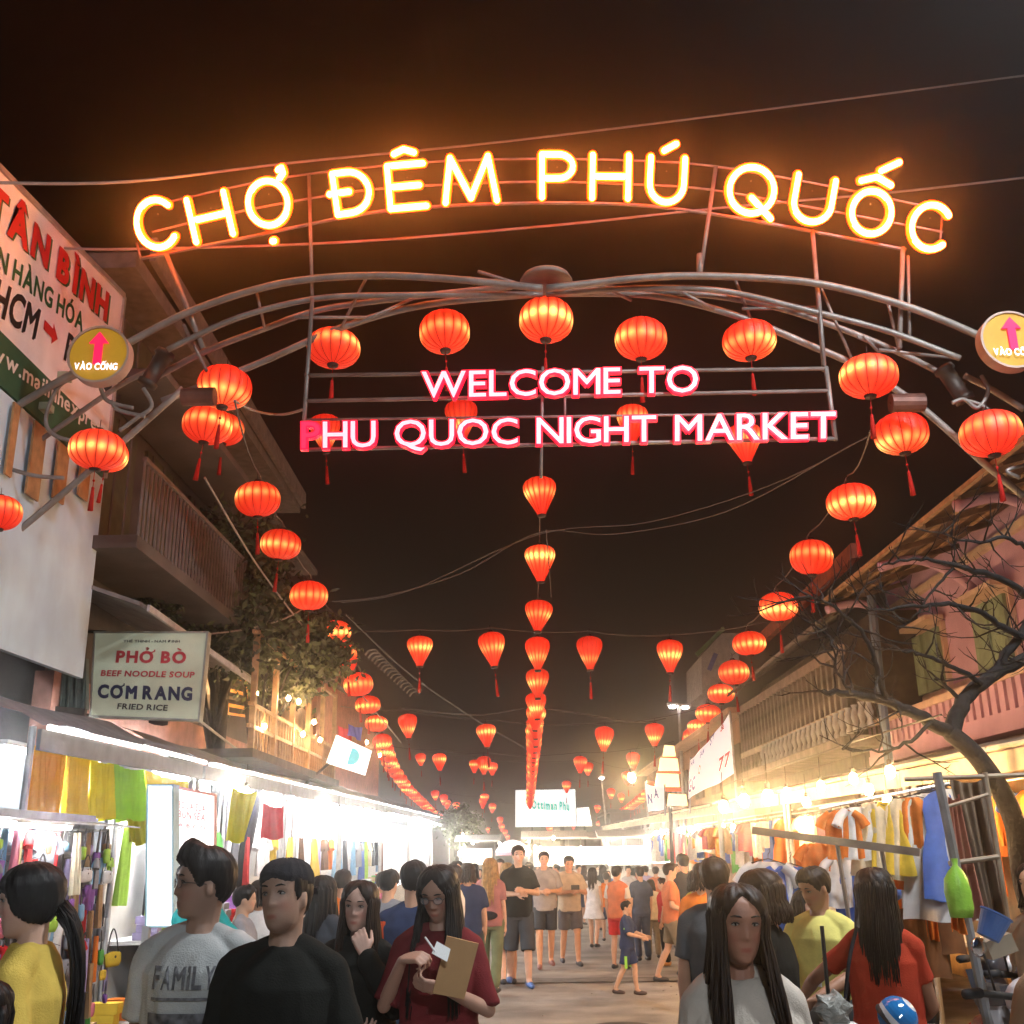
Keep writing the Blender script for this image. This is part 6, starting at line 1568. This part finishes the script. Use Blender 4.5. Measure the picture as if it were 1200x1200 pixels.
    for s, nm in ((1, 'L'), (-1, 'R')):
        S, E, W, hd = J[nm]; S = L3(S)
        limb(q, [L3((s * .045, .018, 1.432)), L3((s * .10, .010, 1.398)), S + Vector((-s * .01, 0, .012))], [.040, .053 * bs, .056 * bs])
        q.ball(S, .058 * bs, 12, 8)
        if slv > 0 or shcol is not None:
            fr_ = min(1, slv) if slv else .7; e2 = S.lerp(E, fr_); d_ = (E - S).normalized()
            sm_.ball(S, .058 * bs, 12, 8); sm_.tube([S, S.lerp(e2, .25), S.lerp(e2, .6), e2], [.058 * bs, .063 * bs * ar, .064 * bs * ar, .068 * bs * ar], 16)
            if slv > 1: limb(sm_, [E, E.lerp(W, slv - 1 if slv < 2 else .93)], [.057, .045])
    if shcol is not None: solid(sm_, 'sleeves', cloth('cloth_s%02d%02d%02d' % tuple(int(c * 99) for c in shcol), shcol), t, cv, 1, wrinkle(seed, .004, 30))
    up = solid(q, {'shirt': 'shirt', 'blouse': 'blouse', 'jacket': 'jacket', 'vest': 'vest', 'tank': 'top'}[kind], um_, t, cv, 2, wrinkle(seed, .016 if kind != 'jacket' else .022, 17, pleat=.006 if print_ == 'pleats' else 0))
    # --- hair
    hk, hm_ = hair
    q = MB()
    near = voxel < .009
    if hk == 'short': hair_cap(q, hM, HL_M, .018, .012, seed)
    elif hk == 'quiff': hair_cap(q, hM, HL_M, .020, .030, seed, top=.012)
    elif hk == 'bob': hair_cap(q, hM, HL_W, .020, 0, seed); hair_locks(q, hM, .10, 62, 300 if near else 40, seed, w=.0055 if near else .016)
    elif hk == 'long': hair_cap(q, hM, HL_W, .018, 0, seed); hair_locks(q, hM, .36, 56, 520 if near else 54, seed, w=.0048 if near else .018)
    elif hk == 'vlong': hair_cap(q, hM, HL_W, .018, 0, seed); hair_locks(q, hM, .46, 52, 620 if near else 60, seed, spread=.004, w=.0048 if near else .018, fwd=1.)
    elif hk == 'pony':
        hair_cap(q, hM, HL_B, .016, 0, seed)
        rr = random.Random(seed)
        for i in range(180):
            o = Vector((rr.gauss(0, .013), rr.uniform(-.012, .02), rr.gauss(0, .013))); P = [hM @ (Vector((0, .098, -.03)) + o)]
            out = (hM.to_3x3() @ Vector((rr.uniform(-.15, .15), 1, 0))).normalized()
            for k in range(6): P.append(P[-1] + out * (.030 * (1 - k / 4)) + Vector((rr.uniform(-.005, .005), 0, -.035 - .018 * min(k, 2))))
            q.tube(P, [.004, .005, .006, .006, .005, .004, .001], 4)
    elif hk == 'cap': hair_cap(q, hM, [(0, .2), (50, .1), (62, .01), (75, -.015), (84, .012), (100, .012), (112, -.03), (140, -.055), (180, -.065)], .010, 0, seed)
    if hk: build(q, 'hair', hm_, t, smooth=True, local=True)
    if hk == 'cap':
        q = MB(); hair_cap(q, hM, [(0, .058), (60, .048), (120, .035), (180, .03)], .020, 0, 3, top=.006)
        cp = build(q, 'cap', cloth('cap_black', (.018, .018, .022)), t, smooth=True, local=True)
        q = MB(); q.grid(lambda u, v: hM @ Vector((math.sin((u - .5) * 2.2) * (.075 - .01 * v), .098 + .055 * v * math.cos((u - .5) * 2.2), .045 - .02 * v - .03 * (u - .5) ** 2)), 12, 5)
        build(q, 'cap_bill', MATS['cap_black'], cp, smooth=True, local=True)
    # --- face details
    if eyes and voxel < .0105:
        for s in (-1, 1):
            c = hM @ Vector((s * .031, -.0705, .009)); H3 = hM.to_3x3()
            q = MB(); q.ball(c, .0125, 14, 8, (1.05, .84, .38), M=H3); q.m = 1; q.ball(hM @ Vector((s * .031 - .001, -.0762, .009)), .0056, 10, 6, (1, .95, .78), M=H3)
            build(q, 'eye', [mat('eye_white', (.30, .27, .25), .25, var=0), mat('iris_dark', (.012, .008, .006), .15, var=0)], t, smooth=True, local=True)
            q = MB(); q.tube([hM @ Vector((s * (.031 + dx), -.0845 + abs(dx) * .30 + max(0, dx) * .35, .0160 - dz)) for dx, dz in ((-.014, .006), (-.007, .0015), (0, 0), (.008, .001), (.015, .0065))], [.0012, .0022, .0024, .0022, .001], 5)
            build(q, 'eyelid', mat('lash_dark', (.02, .012, .01), .6, var=0), t, smooth=True, local=True)
            q = MB(); q.tube([hM @ Vector((s * (.031 + dx), -.0915 + max(0, dx) * .45 + abs(dx) * .12, .034 + dz)) for dx, dz in ((-.016, -.002), (-.006, .001), (.006, .0025), (.018, -.001))], [.0018, .0034, .003, .0012], 6)
            build(q, 'eyebrow', hm_ if hm_ is not HBLD else HBRN, t, smooth=True, local=True)
    if extra: extra(t, hM, J, LG, up)
    return t
PAL2 = {'navy': (.03, .045, .10), 'maroon': (.16, .022, .025), 'deepblack': (.012, .013, .011), 'lightgrey': (.42, .43, .42), 'mustard': (.62, .44, .09), 'offwhite': (.52, .46, .39), 'teal': (.02, .30, .30), 'redtop': (.42, .045, .02), 'lemon': (.70, .62, .18),
        'beige': (.58, .46, .33), 'tanshirt': (.42, .27, .16), 'darkgrey': (.07, .075, .08), 'denim': (.07, .10, .17), 'charcoal': (.05, .055, .065), 'olive': (.16, .18, .10), 'coral': (.65, .20, .09), 'dimpink': (.40, .17, .16), 'khaki': (.25, .20, .13), 'skyb': (.25, .38, .55)}
def glasses(t, hM, J, LG, up):
    q = MB()
    for s in (-1, 1):
        c = [hM @ Vector((s * .033 + .021 * math.cos(a), -.094 - .0 * math.sin(a) + .006 * abs(math.cos(a)) * (1 if math.cos(a) * s > 0 else 0), .006 + .0155 * math.sin(a))) for a in [2 * PI * k / 16 for k in range(17)]]
        q.tube(c, .0013, 5)
        q.tube([hM @ Vector((s * .054, -.088, .010)), hM @ Vector((s * .072, -.055, .009)), hM @ Vector((s * .077, .005, .004))], .0015, 5)
    q.tube([hM @ Vector((-.012, -.095, .010)), hM @ Vector((0, -.101, .013)), hM @ Vector((.012, -.095, .010))], .0014, 5)
    g = build(q, 'glasses', mat('glasses_frame', (.03, .025, .025), .3, var=0), t, local=True)
    for s in (-1, 1):
        q = MB(); q.lathe([(.001, 0), (.0198, 0)], 16, hM @ Vector((s * .033, -.0945, .006)), M=hM.to_3x3() @ Matrix.Diagonal((1, 1, .74)) @ Matrix.Rotation(PI / 2, 3, 'X'))
        build(q, 'lens', mat('lens_glass', (.8, .85, .9), .05, var=0, alpha=.22, spec=.8), g, local=True)
from mathutils.bvhtree import BVHTree
POSTP = []
def tee_print(t, hM, J, LG, up): POSTP.append((t, up))
# --- the nearest visitors
person(45, 1006, 3.65, 'person in a yellow jacket with long black ponytail, turned left at the photo edge', rz=-82, top=('jacket', 'mustard'), bottom=('trousers', 'denim'), hair=('pony', HBLK), head=(6, 4, 0), tone=(0.575, 0.356, 0.265), voxel=.0065, female=True,
       arms={'L': ((.22, .04, 1.12), (.16, -.14, .98)), 'R': ((-.22, .04, 1.12), (-.20, -.10, .90))})
person(243, 985, 4.0, 'person in a light grey printed T-shirt and glasses looking left', rz=-8, top=('shirt', 'lightgrey'), bottom=('trousers', 'denim'), hair=('quiff', HBLK), head=(-52, -2, 0), tone=(0.304, 0.181, 0.128), voxel=.006, sleeve=.80,
       extra=lambda *a: (glasses(*a), tee_print(*a)))
person(338, 1000, 3.75, 'person in a plain black T-shirt and dark backwards cap', rz=-6, top=('shirt', 'deepblack'), bottom=('trousers', 'charcoal'), hair=('cap', HBLK), head=(-14, -7, -4), tone=(0.350, 0.210, 0.147), voxel=.006, build_=1.04, sleeve=.72, beard=.6)
person(423, 1029, 5.1, 'person in black holding a hand to the chin, brown hair parted', rz=-4, top=('jacket', 'deepblack'), bottom=('trousers', 'deepblack'), hair=('long', HBRN), head=(-6, 2, 3), tone=(0.525, 0.325, 0.250), voxel=.006, female=True,
       arms={'L': ((.20, -.10, 1.14), (.070, -.150, 1.375), ((-.35, .02, .9), (-.3, .9, .1), -1, 1.0)), 'R': ((-.21, .0, 1.10), (-.02, -.19, 1.06), ((1, -.1, 0), (0, .6, .8), -1, .6))})
def phone_book(t, hM, J, LG, up):
    pass
mw = person(515, 1011, 4.95, 'person in maroon with glasses and long straight hair writing on a paper', rz=-4, top=('blouse', 'maroon'), bottom=('trousers', 'deepblack'), hair=('vlong', HBLK), head=(-14, 22, 0), tone=(0.435, 0.254, 0.181), voxel=.006, female=True, build_=1.04, sleeve=.95,
       arms={'R': ((-.24, -.06, 1.12), (-.125, -.25, 1.325), ((.75, -.25, .1), (.1, .5, -1), 1, 1.1)), 'L': ((.235, -.06, 1.10), (.065, -.27, 1.215), ((-1, -.15, .12), (0, .6, .6), 1, .75))},
       extra=glasses)
fw = person(860, 1031, 3.35, 'person with long dark hair in a pale pleated blouse, dim in the right foreground', rz=4, top=('blouse', 'offwhite'), bottom=('skirt', 'offwhite'), hair=('vlong', HBRN), head=(2, 3, 2), tone=(0.357, 0.170, 0.111), voxel=.006, female=True, sleeve=.95, build_=1.0, print_='pleats')
person(892, 1016, 4.9, 'person with a dark brown bob in a black top behind the pale bloused one', rz=-115, top=('shirt', 'deepblack'), bottom=('trousers', 'deepblack'), hair=('bob', HBRN), head=(-8, 12, 0), tone=(.45, .26, .17), voxel=.008, female=True, sleeve=.7, build_=1.08)
person(836, 1003, 6.3, 'person with short dark hair whose head shows above the pale bloused one', rz=170, top=('shirt', 'darkgrey'), bottom=('trousers', 'charcoal'), hair=('short', HBRN), voxel=.012, tone=(.45, .25, .16))
person(958, 1013, 6.3, 'person in a lemon yellow polo shirt selling at the dark table', rz=-38, top=('shirt', 'lemon'), bottom=('trousers', 'charcoal'), hair=('short', HBLK), head=(-22, 20, 0), tone=(.34, .17, .10), voxel=.008,
       arms={'L': ((.20, -.12, 1.12), (.05, -.34, 1.00)), 'R': ((-.22, -.10, 1.12), (-.10, -.36, .98))}, lean=-.10, extra=lambda t, hM, J, LG, up: build(MB().slab([(-.02, -.15, 1.05), (.02, -.15, 1.05), (.025, -.118, 1.40), (-.025, -.118, 1.40)], .006), 'placket', cm_('white'), t, local=True))
def shoulder_bag(t, hM, J, LG, up):
    q = MB(); q.tube(spline([Vector((.10, .06, 1.45)), Vector((.15, .15, 1.30)), Vector((.21, .16, 1.0)), Vector((.24, .12, .90)), Vector((.22, -.02, .92)), Vector((.15, -.13, 1.25)), Vector((.10, -.06, 1.44))], 5), .010, 6)
    b_ = build(q, 'bag_strap', MATS['fabric_black'], t, smooth=True, local=True)
    q = MB(); q.lathe([(.01, -.16), (.8, -.155), (1, -.10), (.95, .06), (.75, .10), (.01, .11)], 18, (.25, .10, .86), M=Matrix.Diagonal((.09, .16, 1))); build(q, 'shoulder_bag', MATS['fabric_black'], b_, smooth=True, local=True)
cm_('black')
person(1022, 1014, 5.0, 'person in a red top with long black hair seen from behind, reaching to the table', rz=163, top=('shirt', 'redtop'), bottom=('trousers', 'deepblack'), hair=('long', HBLK), head=(12, 6, 0), tone=(.30, .14, .08), voxel=.007, female=True, build_=.96, sleeve=.55,
       arms={'L': ((.33, -.12, 1.20), (.40, -.32, 1.10)), 'R': ((-.20, -.06, 1.10), (-.12, -.22, 1.0))}, extra=shoulder_bag, eyes=False)
person(1262, 1010, 2.15, 'person in a tan shirt of whom only a shoulder shows at the lower right corner', rz=185, top=('shirt', 'tanshirt'), bottom=('trousers', 'denim'), hair=('short', HBLK), voxel=.008, eyes=False, build_=1.08, h=1.75, x=1.12, sleeve=.9)
person(1212, 1008, 5.9, 'person in beige cut by the right edge above the scooters', rz=-70, top=('shirt', 'beige'), bottom=('trousers', 'khaki'), hair=('bob', HBRN), tone=(.6, .35, .22), voxel=.010)
person(-14, 1090, 3.0, 'dark haired child cut by the left edge below the yellow jacket', rz=160, top=('shirt', 'deepblack'), bottom=('trousers', 'charcoal'), hair=('bob', HBLK), voxel=.010, h=1.36, eyes=False)
# --- middle distance
person(485, 1007, 7.0, 'person seen from behind in a navy vest over orange red sleeves', rz=176, top=('vest', 'navy'), bottom=('trousers', 'denim'), hair=('short', HBLK), tone=(.50, .27, .17), voxel=.010, shcol=(.75, .10, .03), eyes=False)
person(378, 1024, 7.4, 'person in a dark floral top with long black hair behind the black cap', rz=150, top=('shirt', 'charcoal'), bottom=('skirt', 'charcoal'), hair=('long', HBLK), voxel=.010, female=True, eyes=False)
person(262, 1030, 7.2, 'person in a teal shirt bending at the left stall', rz=-120, top=('shirt', 'teal'), bottom=('trousers', 'charcoal'), hair=('short', HBLK), voxel=.012, lean=-.5, h=1.62, tone=(.5, .3, .2))
person(287, 1036, 8.6, 'person with dark hair in a grey shirt far behind the glasses wearer', rz=100, top=('shirt', 'grey'), bottom=('trousers', 'charcoal'), hair=('short', HBLK), voxel=.012, tone=(.5, .3, .2))
person(943, 1040, 6.9, 'small figure in a pink sleeveless top behind the yellow shirted seller', rz=20, top=('tank', 'dimpink'), bottom=('skirt', 'dimpink'), hair=('bob', HBLK), voxel=.012, tone=(.75, .5, .4), female=True)
def waist_bag(t, hM, J, LG, up):
    q = MB(); q.ball((0, .17, .98), .07, 14, 8, (1.9, .6, .8)); build(q, 'waist_bag', MATS['fabric_black'], t, smooth=True, local=True)
gW = 'people walking in the middle of the street'
person(574, 1004, 14.3, 'person with long blonde hair and a black waist bag walking away', rz=172, top=('shirt', 'dimpink'), bottom=('trousers', 'olive'), hair=('vlong', HBLD), tone=(.7, .42, .28), female=True, eyes=False, stance=.08, extra=waist_bag, voxel=.012)
person(594, 1010, 15.2, 'person in a beige and red striped shirt beside the blonde one', rz=190, top=('shirt', 'beige'), bottom=('shorts', 'khaki'), hair=('bob', HBLD), tone=(.7, .4, .27), eyes=False, stance=-.08, voxel=.013)
person(607, 994, 15.0, 'person in a black T-shirt and knee length dark shorts with blue shoes', rz=8, top=('shirt', 'deepblack'), bottom=('breeches', 'charcoal'), hair=('short', HBRN), tone=(.62, .38, .27), stance=.10, shoes=(.08, .16, .40), voxel=.010, hem=.8, h=1.74,
       arms={'L': ((.24, -.04, 1.12), (.05, -.22, 1.16)), 'R': ((-.25, -.02, 1.12), (-.06, -.20, 1.12))})
person(637, 997, 17.2, 'person in a pale grey T-shirt and dark shorts holding food', rz=5, top=('shirt', (.40, .36, .34)), bottom=('shorts', 'charcoal'), hair=('short', HBRN), tone=(.72, .38, .22), stance=-.06, voxel=.010, arms={'L': ((.25, -.02, 1.12), (.08, -.22, 1.13)), 'R': ((-.25, -.02, 1.10), (-.06, -.22, 1.12))}, shoes=(.3, .12, .1))
person(666, 1002, 17.6, 'person in a cream shirt and grey shorts looking at a phone', rz=10, top=('shirt', 'beige'), bottom=('shorts', (.12, .11, .12)), hair=('short', HBLK), head=(0, 14, 0), tone=(.68, .35, .20), stance=.08, voxel=.010, build_=1.08, arms={'L': ((.27, -.02, 1.12), (.10, -.24, 1.17)), 'R': ((-.27, -.02, 1.12), (-.04, -.25, 1.15))}, shoes=(.03, .03, .04),
       extra=lambda t, hM, J, LG, up: build(MB().box((.03, -.34, 1.22), (.14, .012, .075)), 'phone', M_dark, t, local=True))
person(694, 1016, 20.6, 'person in a short white dress walking away', rz=160, top=('tank', 'white'), bottom=('skirt', 'white'), hem=.62, hair=('long', HBRN), tone=(.72, .42, .27), female=True, eyes=False, stance=.08, voxel=.013)
person(722, 1014, 17.0, 'person in an orange T-shirt with white sleeves at the right crowd', rz=150, top=('shirt', 'coral'), bottom=('shorts', 'red'), hair=('short', HBLK), tone=(.6, .33, .2), eyes=False, shcol=(.7, .68, .66), voxel=.013)
person(749, 1015, 18.2, 'person in navy clothes standing left of the red clad one', rz=200, top=('shirt', 'denim'), bottom=('trousers', 'denim'), hair=('short', HBRN), tone=(.6, .36, .25), eyes=False, voxel=.013)
person(776, 1028, 17.4, 'person in a bright red top and black trousers at the food stall', rz=-100, top=('shirt', 'red'), bottom=('trousers', 'deepblack'), hair=('short', HBRN), tone=(.6, .36, .24), voxel=.013, shoes=(.6, .3, .1))
person(762, 1030, 18.6, 'person in a cream top and khaki trousers between the navy and red ones', rz=180, top=('shirt', 'cream'), bottom=('trousers', 'khaki'), hair=('bob', HBRN), eyes=False, voxel=.014)
person(800, 1005, 16.0, 'tall person in a long dark grey shirt seen from behind', rz=195, top=('shirt', 'charcoal'), bottom=('breeches', 'charcoal'), hair=('short', HBLK), tone=(.55, .3, .2), eyes=False, voxel=.012, build_=1.05, h=1.60)
person(815, 1018, 12.0, 'person in a yellow and orange top right of the tall grey one', rz=120, top=('shirt', 'yellow'), bottom=('trousers', 'khaki'), hair=('bob', HBLK), tone=(.6, .35, .22), eyes=False, voxel=.013)
def stripe(t, hM, J, LG, up):
    q = MB()
    for s in (-1, 1): q.tube([(s * .11, -.005, 1.40), (s * .235, -.01, 1.20)], .020, 6)
    for s in (-1, 1): q.box((s * .185, .0, .60), (.02, .05, .22))
    build(q, 'neon_stripe', mat('neon_green', (.35, .75, .08), .7, var=0), t, local=True)
person(733, 1055, 14.0, 'boy in a navy sports kit with neon green stripes standing sideways', rz=72, top=('shirt', 'navy'), bottom=('shorts', 'navy'), hair=('short', HBLK), tone=(.62, .36, .22), stance=.10, voxel=.009, sleeve=.9, extra=stripe, shoes=(.08, .05, .04), arms={'L': ((.21, -.12, 1.12), (.14, -.34, 1.06)), 'R': ((-.21, -.08, 1.12), (-.14, -.30, 1.06))})
# --- far crowd
fc = [(305, 1030, 9.6, 'white'), (330, 1024, 11, 'red'), (456, 1018, 9.4, 'grey'), (532, 1012, 12.5, 'white'), (548, 1010, 13.2, 'navy'), (822, 1010, 9.8, 'orange'), (908, 1008, 8.6, 'red'), (710, 1022, 22, 'orange'), (784, 1010, 15, 'coral'), (545, 1016, 24, 'orange'), (556, 1011, 21, 'coral'), (562, 1018, 28, 'black'), (586, 1006, 20, 'red'), (620, 1010, 24, 'navy'), (652, 1012, 26, 'darkgrey'), (678, 1013, 27, 'black'), (684, 1014, 30, 'grey'), (706, 1013, 25, 'charcoal'), (712, 1020, 29, 'blue'), (736, 1014, 24, 'white'), (742, 1017, 27, 'red'),
      (756, 1014, 25, 'lilac'), (768, 1015, 23, 'coral'), (786, 1016, 22, 'white'), (793, 1012, 20, 'red'), (645, 1015, 33, 'white'), (600, 1012, 34, 'black'), (668, 1016, 36, 'red'), (630, 1014, 38, 'grey'), (700, 1015, 40, 'navy'), (575, 1013, 31, 'white'), (537, 1012, 33, 'grey'), (528, 1015, 26, 'skyb'),
      (512, 1017, 22, 'red'), (450, 1020, 12, 'pink'), (402, 1018, 10.5, 'orange'), (520, 1013, 17, 'charcoal'), (535, 1008, 15.5, 'orange')]
for i, (px, py, Y, c) in enumerate(fc):
    person(px, py, Y, f'distant person in {"sky blue" if c == "skyb" else "dark grey" if c in ("darkgrey", "charcoal") else c}, {ORD[sorted(range(len(fc)), key=lambda q: fc[q][0]).index(i)]} from the left in the far crowd', rz=rnd.choice([0, 180, 160, 20, 90, -90, 200]), top=('shirt', c), bottom=(rnd.choice(['trousers', 'shorts', 'skirt']), rnd.choice(['charcoal', 'navy', 'khaki', 'denim'])),
           hair=(rnd.choice(['short', 'bob', 'long', 'short']), rnd.choice([HBLK, HBRN])), tone=(.62, .36, .23), voxel=.022, eyes=False, arms=rnd.choice([None, {'L': ((.24, -.08, 1.12), (.10, -.28, 1.18))}, {'R': ((-.24, -.06, 1.10), (-.16, -.30, 1.22))}, {'L': ((.22, .02, 1.10), (.24, -.20, 1.0)), 'R': ((-.22, .02, 1.10), (-.24, -.20, 1.02))}]), stance=rnd.uniform(-.12, .12), group='far crowd at the end of the street', build_=rnd.uniform(.95, 1.1))
finish_solids()

# --- prints laid on the grey T-shirt
bpy.context.view_layer.update()
for t, up in POSTP:
    me = up.data; bv = BVHTree.FromPolygons([v.co for v in me.vertices], [tuple(p.vertices) for p in me.polygons])
    def drape(x, z, o=.007):
        h = bv.ray_cast(Vector((x, -.6, z)), Vector((0, 1, 0)))[0]
        return Vector((x, (h.y if h else -.13) - o, z))
    q = MB(); x = -.115
    for ch in 'FAMILY':
        v, f = glyph(ch, .03); a = min(p.x for p in v); b = max(p.x for p in v); w = .034 if ch != 'I' else .012
        if ch == 'M': w = .046
        q.add([drape(x + (p.x - a) / (b - a) * w, 1.262 + p.y * .10) for p in v], f); x += w + .007
    build(q, 'shirt_lettering', mat('print_grey', (.15, .15, .16), .8, var=.3, scale=60), t, local=True)
    q = MB(); q.grid(lambda u, v: drape(-.125 + .25 * u, .985 + .20 * v), 26, 18)
    build(q, 'shirt_print', mat('print_photo', (.13, .13, .14), .8, var=.6, scale=22), t, local=True)
    q = MB(); q.grid(lambda u, v: drape(-.115 + .22 * u, 1.225 + .009 * v), 22, 1); build(q, 'print_line', MATS['print_grey'], t, local=True)
# --- envelope, paper and pen held by the writing person (things of their own)
env = MB(); env.slab([at(507, 1164, Y=4.62), at(544, 1171, Y=4.64), at(561, 1106, Y=4.62), at(524, 1097, Y=4.60)], .012)
tag(build(env, 'envelope', mat('envelope_brown', (.55, .33, .15), .7, var=.08)), 'orange brown envelope held against the maroon top', 'envelope')
tag(build(MB().slab([at(506, 1117, Y=4.55), at(524, 1127, Y=4.55), at(528, 1112, Y=4.57), at(512, 1103, Y=4.57)], .004), 'paper_note', M_wsheet), 'small white paper being written on by the maroon clad person', 'paper')
tag(build(MB().tube([at(498, 1098, Y=4.55), at(510, 1115, Y=4.54)], .004, 6), 'pen', mat('pen_white', (.7, .7, .7), .3, var=0)), 'white pen in the hand above the paper', 'pen')
# ------------------------------------------------------------------ night air
def haze(density, g):
    mb = MB().box((0, 44, 9.0), (44, 134, 20.4))
    m = bpy.data.materials.new('haze_air'); m.use_nodes = True
    n = m.node_tree; n.nodes.remove(n.nodes['Principled BSDF'])
    v = n.nodes.new('ShaderNodeVolumePrincipled')
    v.inputs['Density'].default_value = density; v.inputs['Anisotropy'].default_value = g
    v.inputs['Color'].default_value = (.9, .9, .9, 1)
    n.links.new(v.outputs[0], n.nodes['Material Output'].inputs['Volume'])
    o = build(mb, 'haze', m, base=(0, 44, 9.0)); o['kind'] = 'stuff'
    return o
haze(.0058, .955)
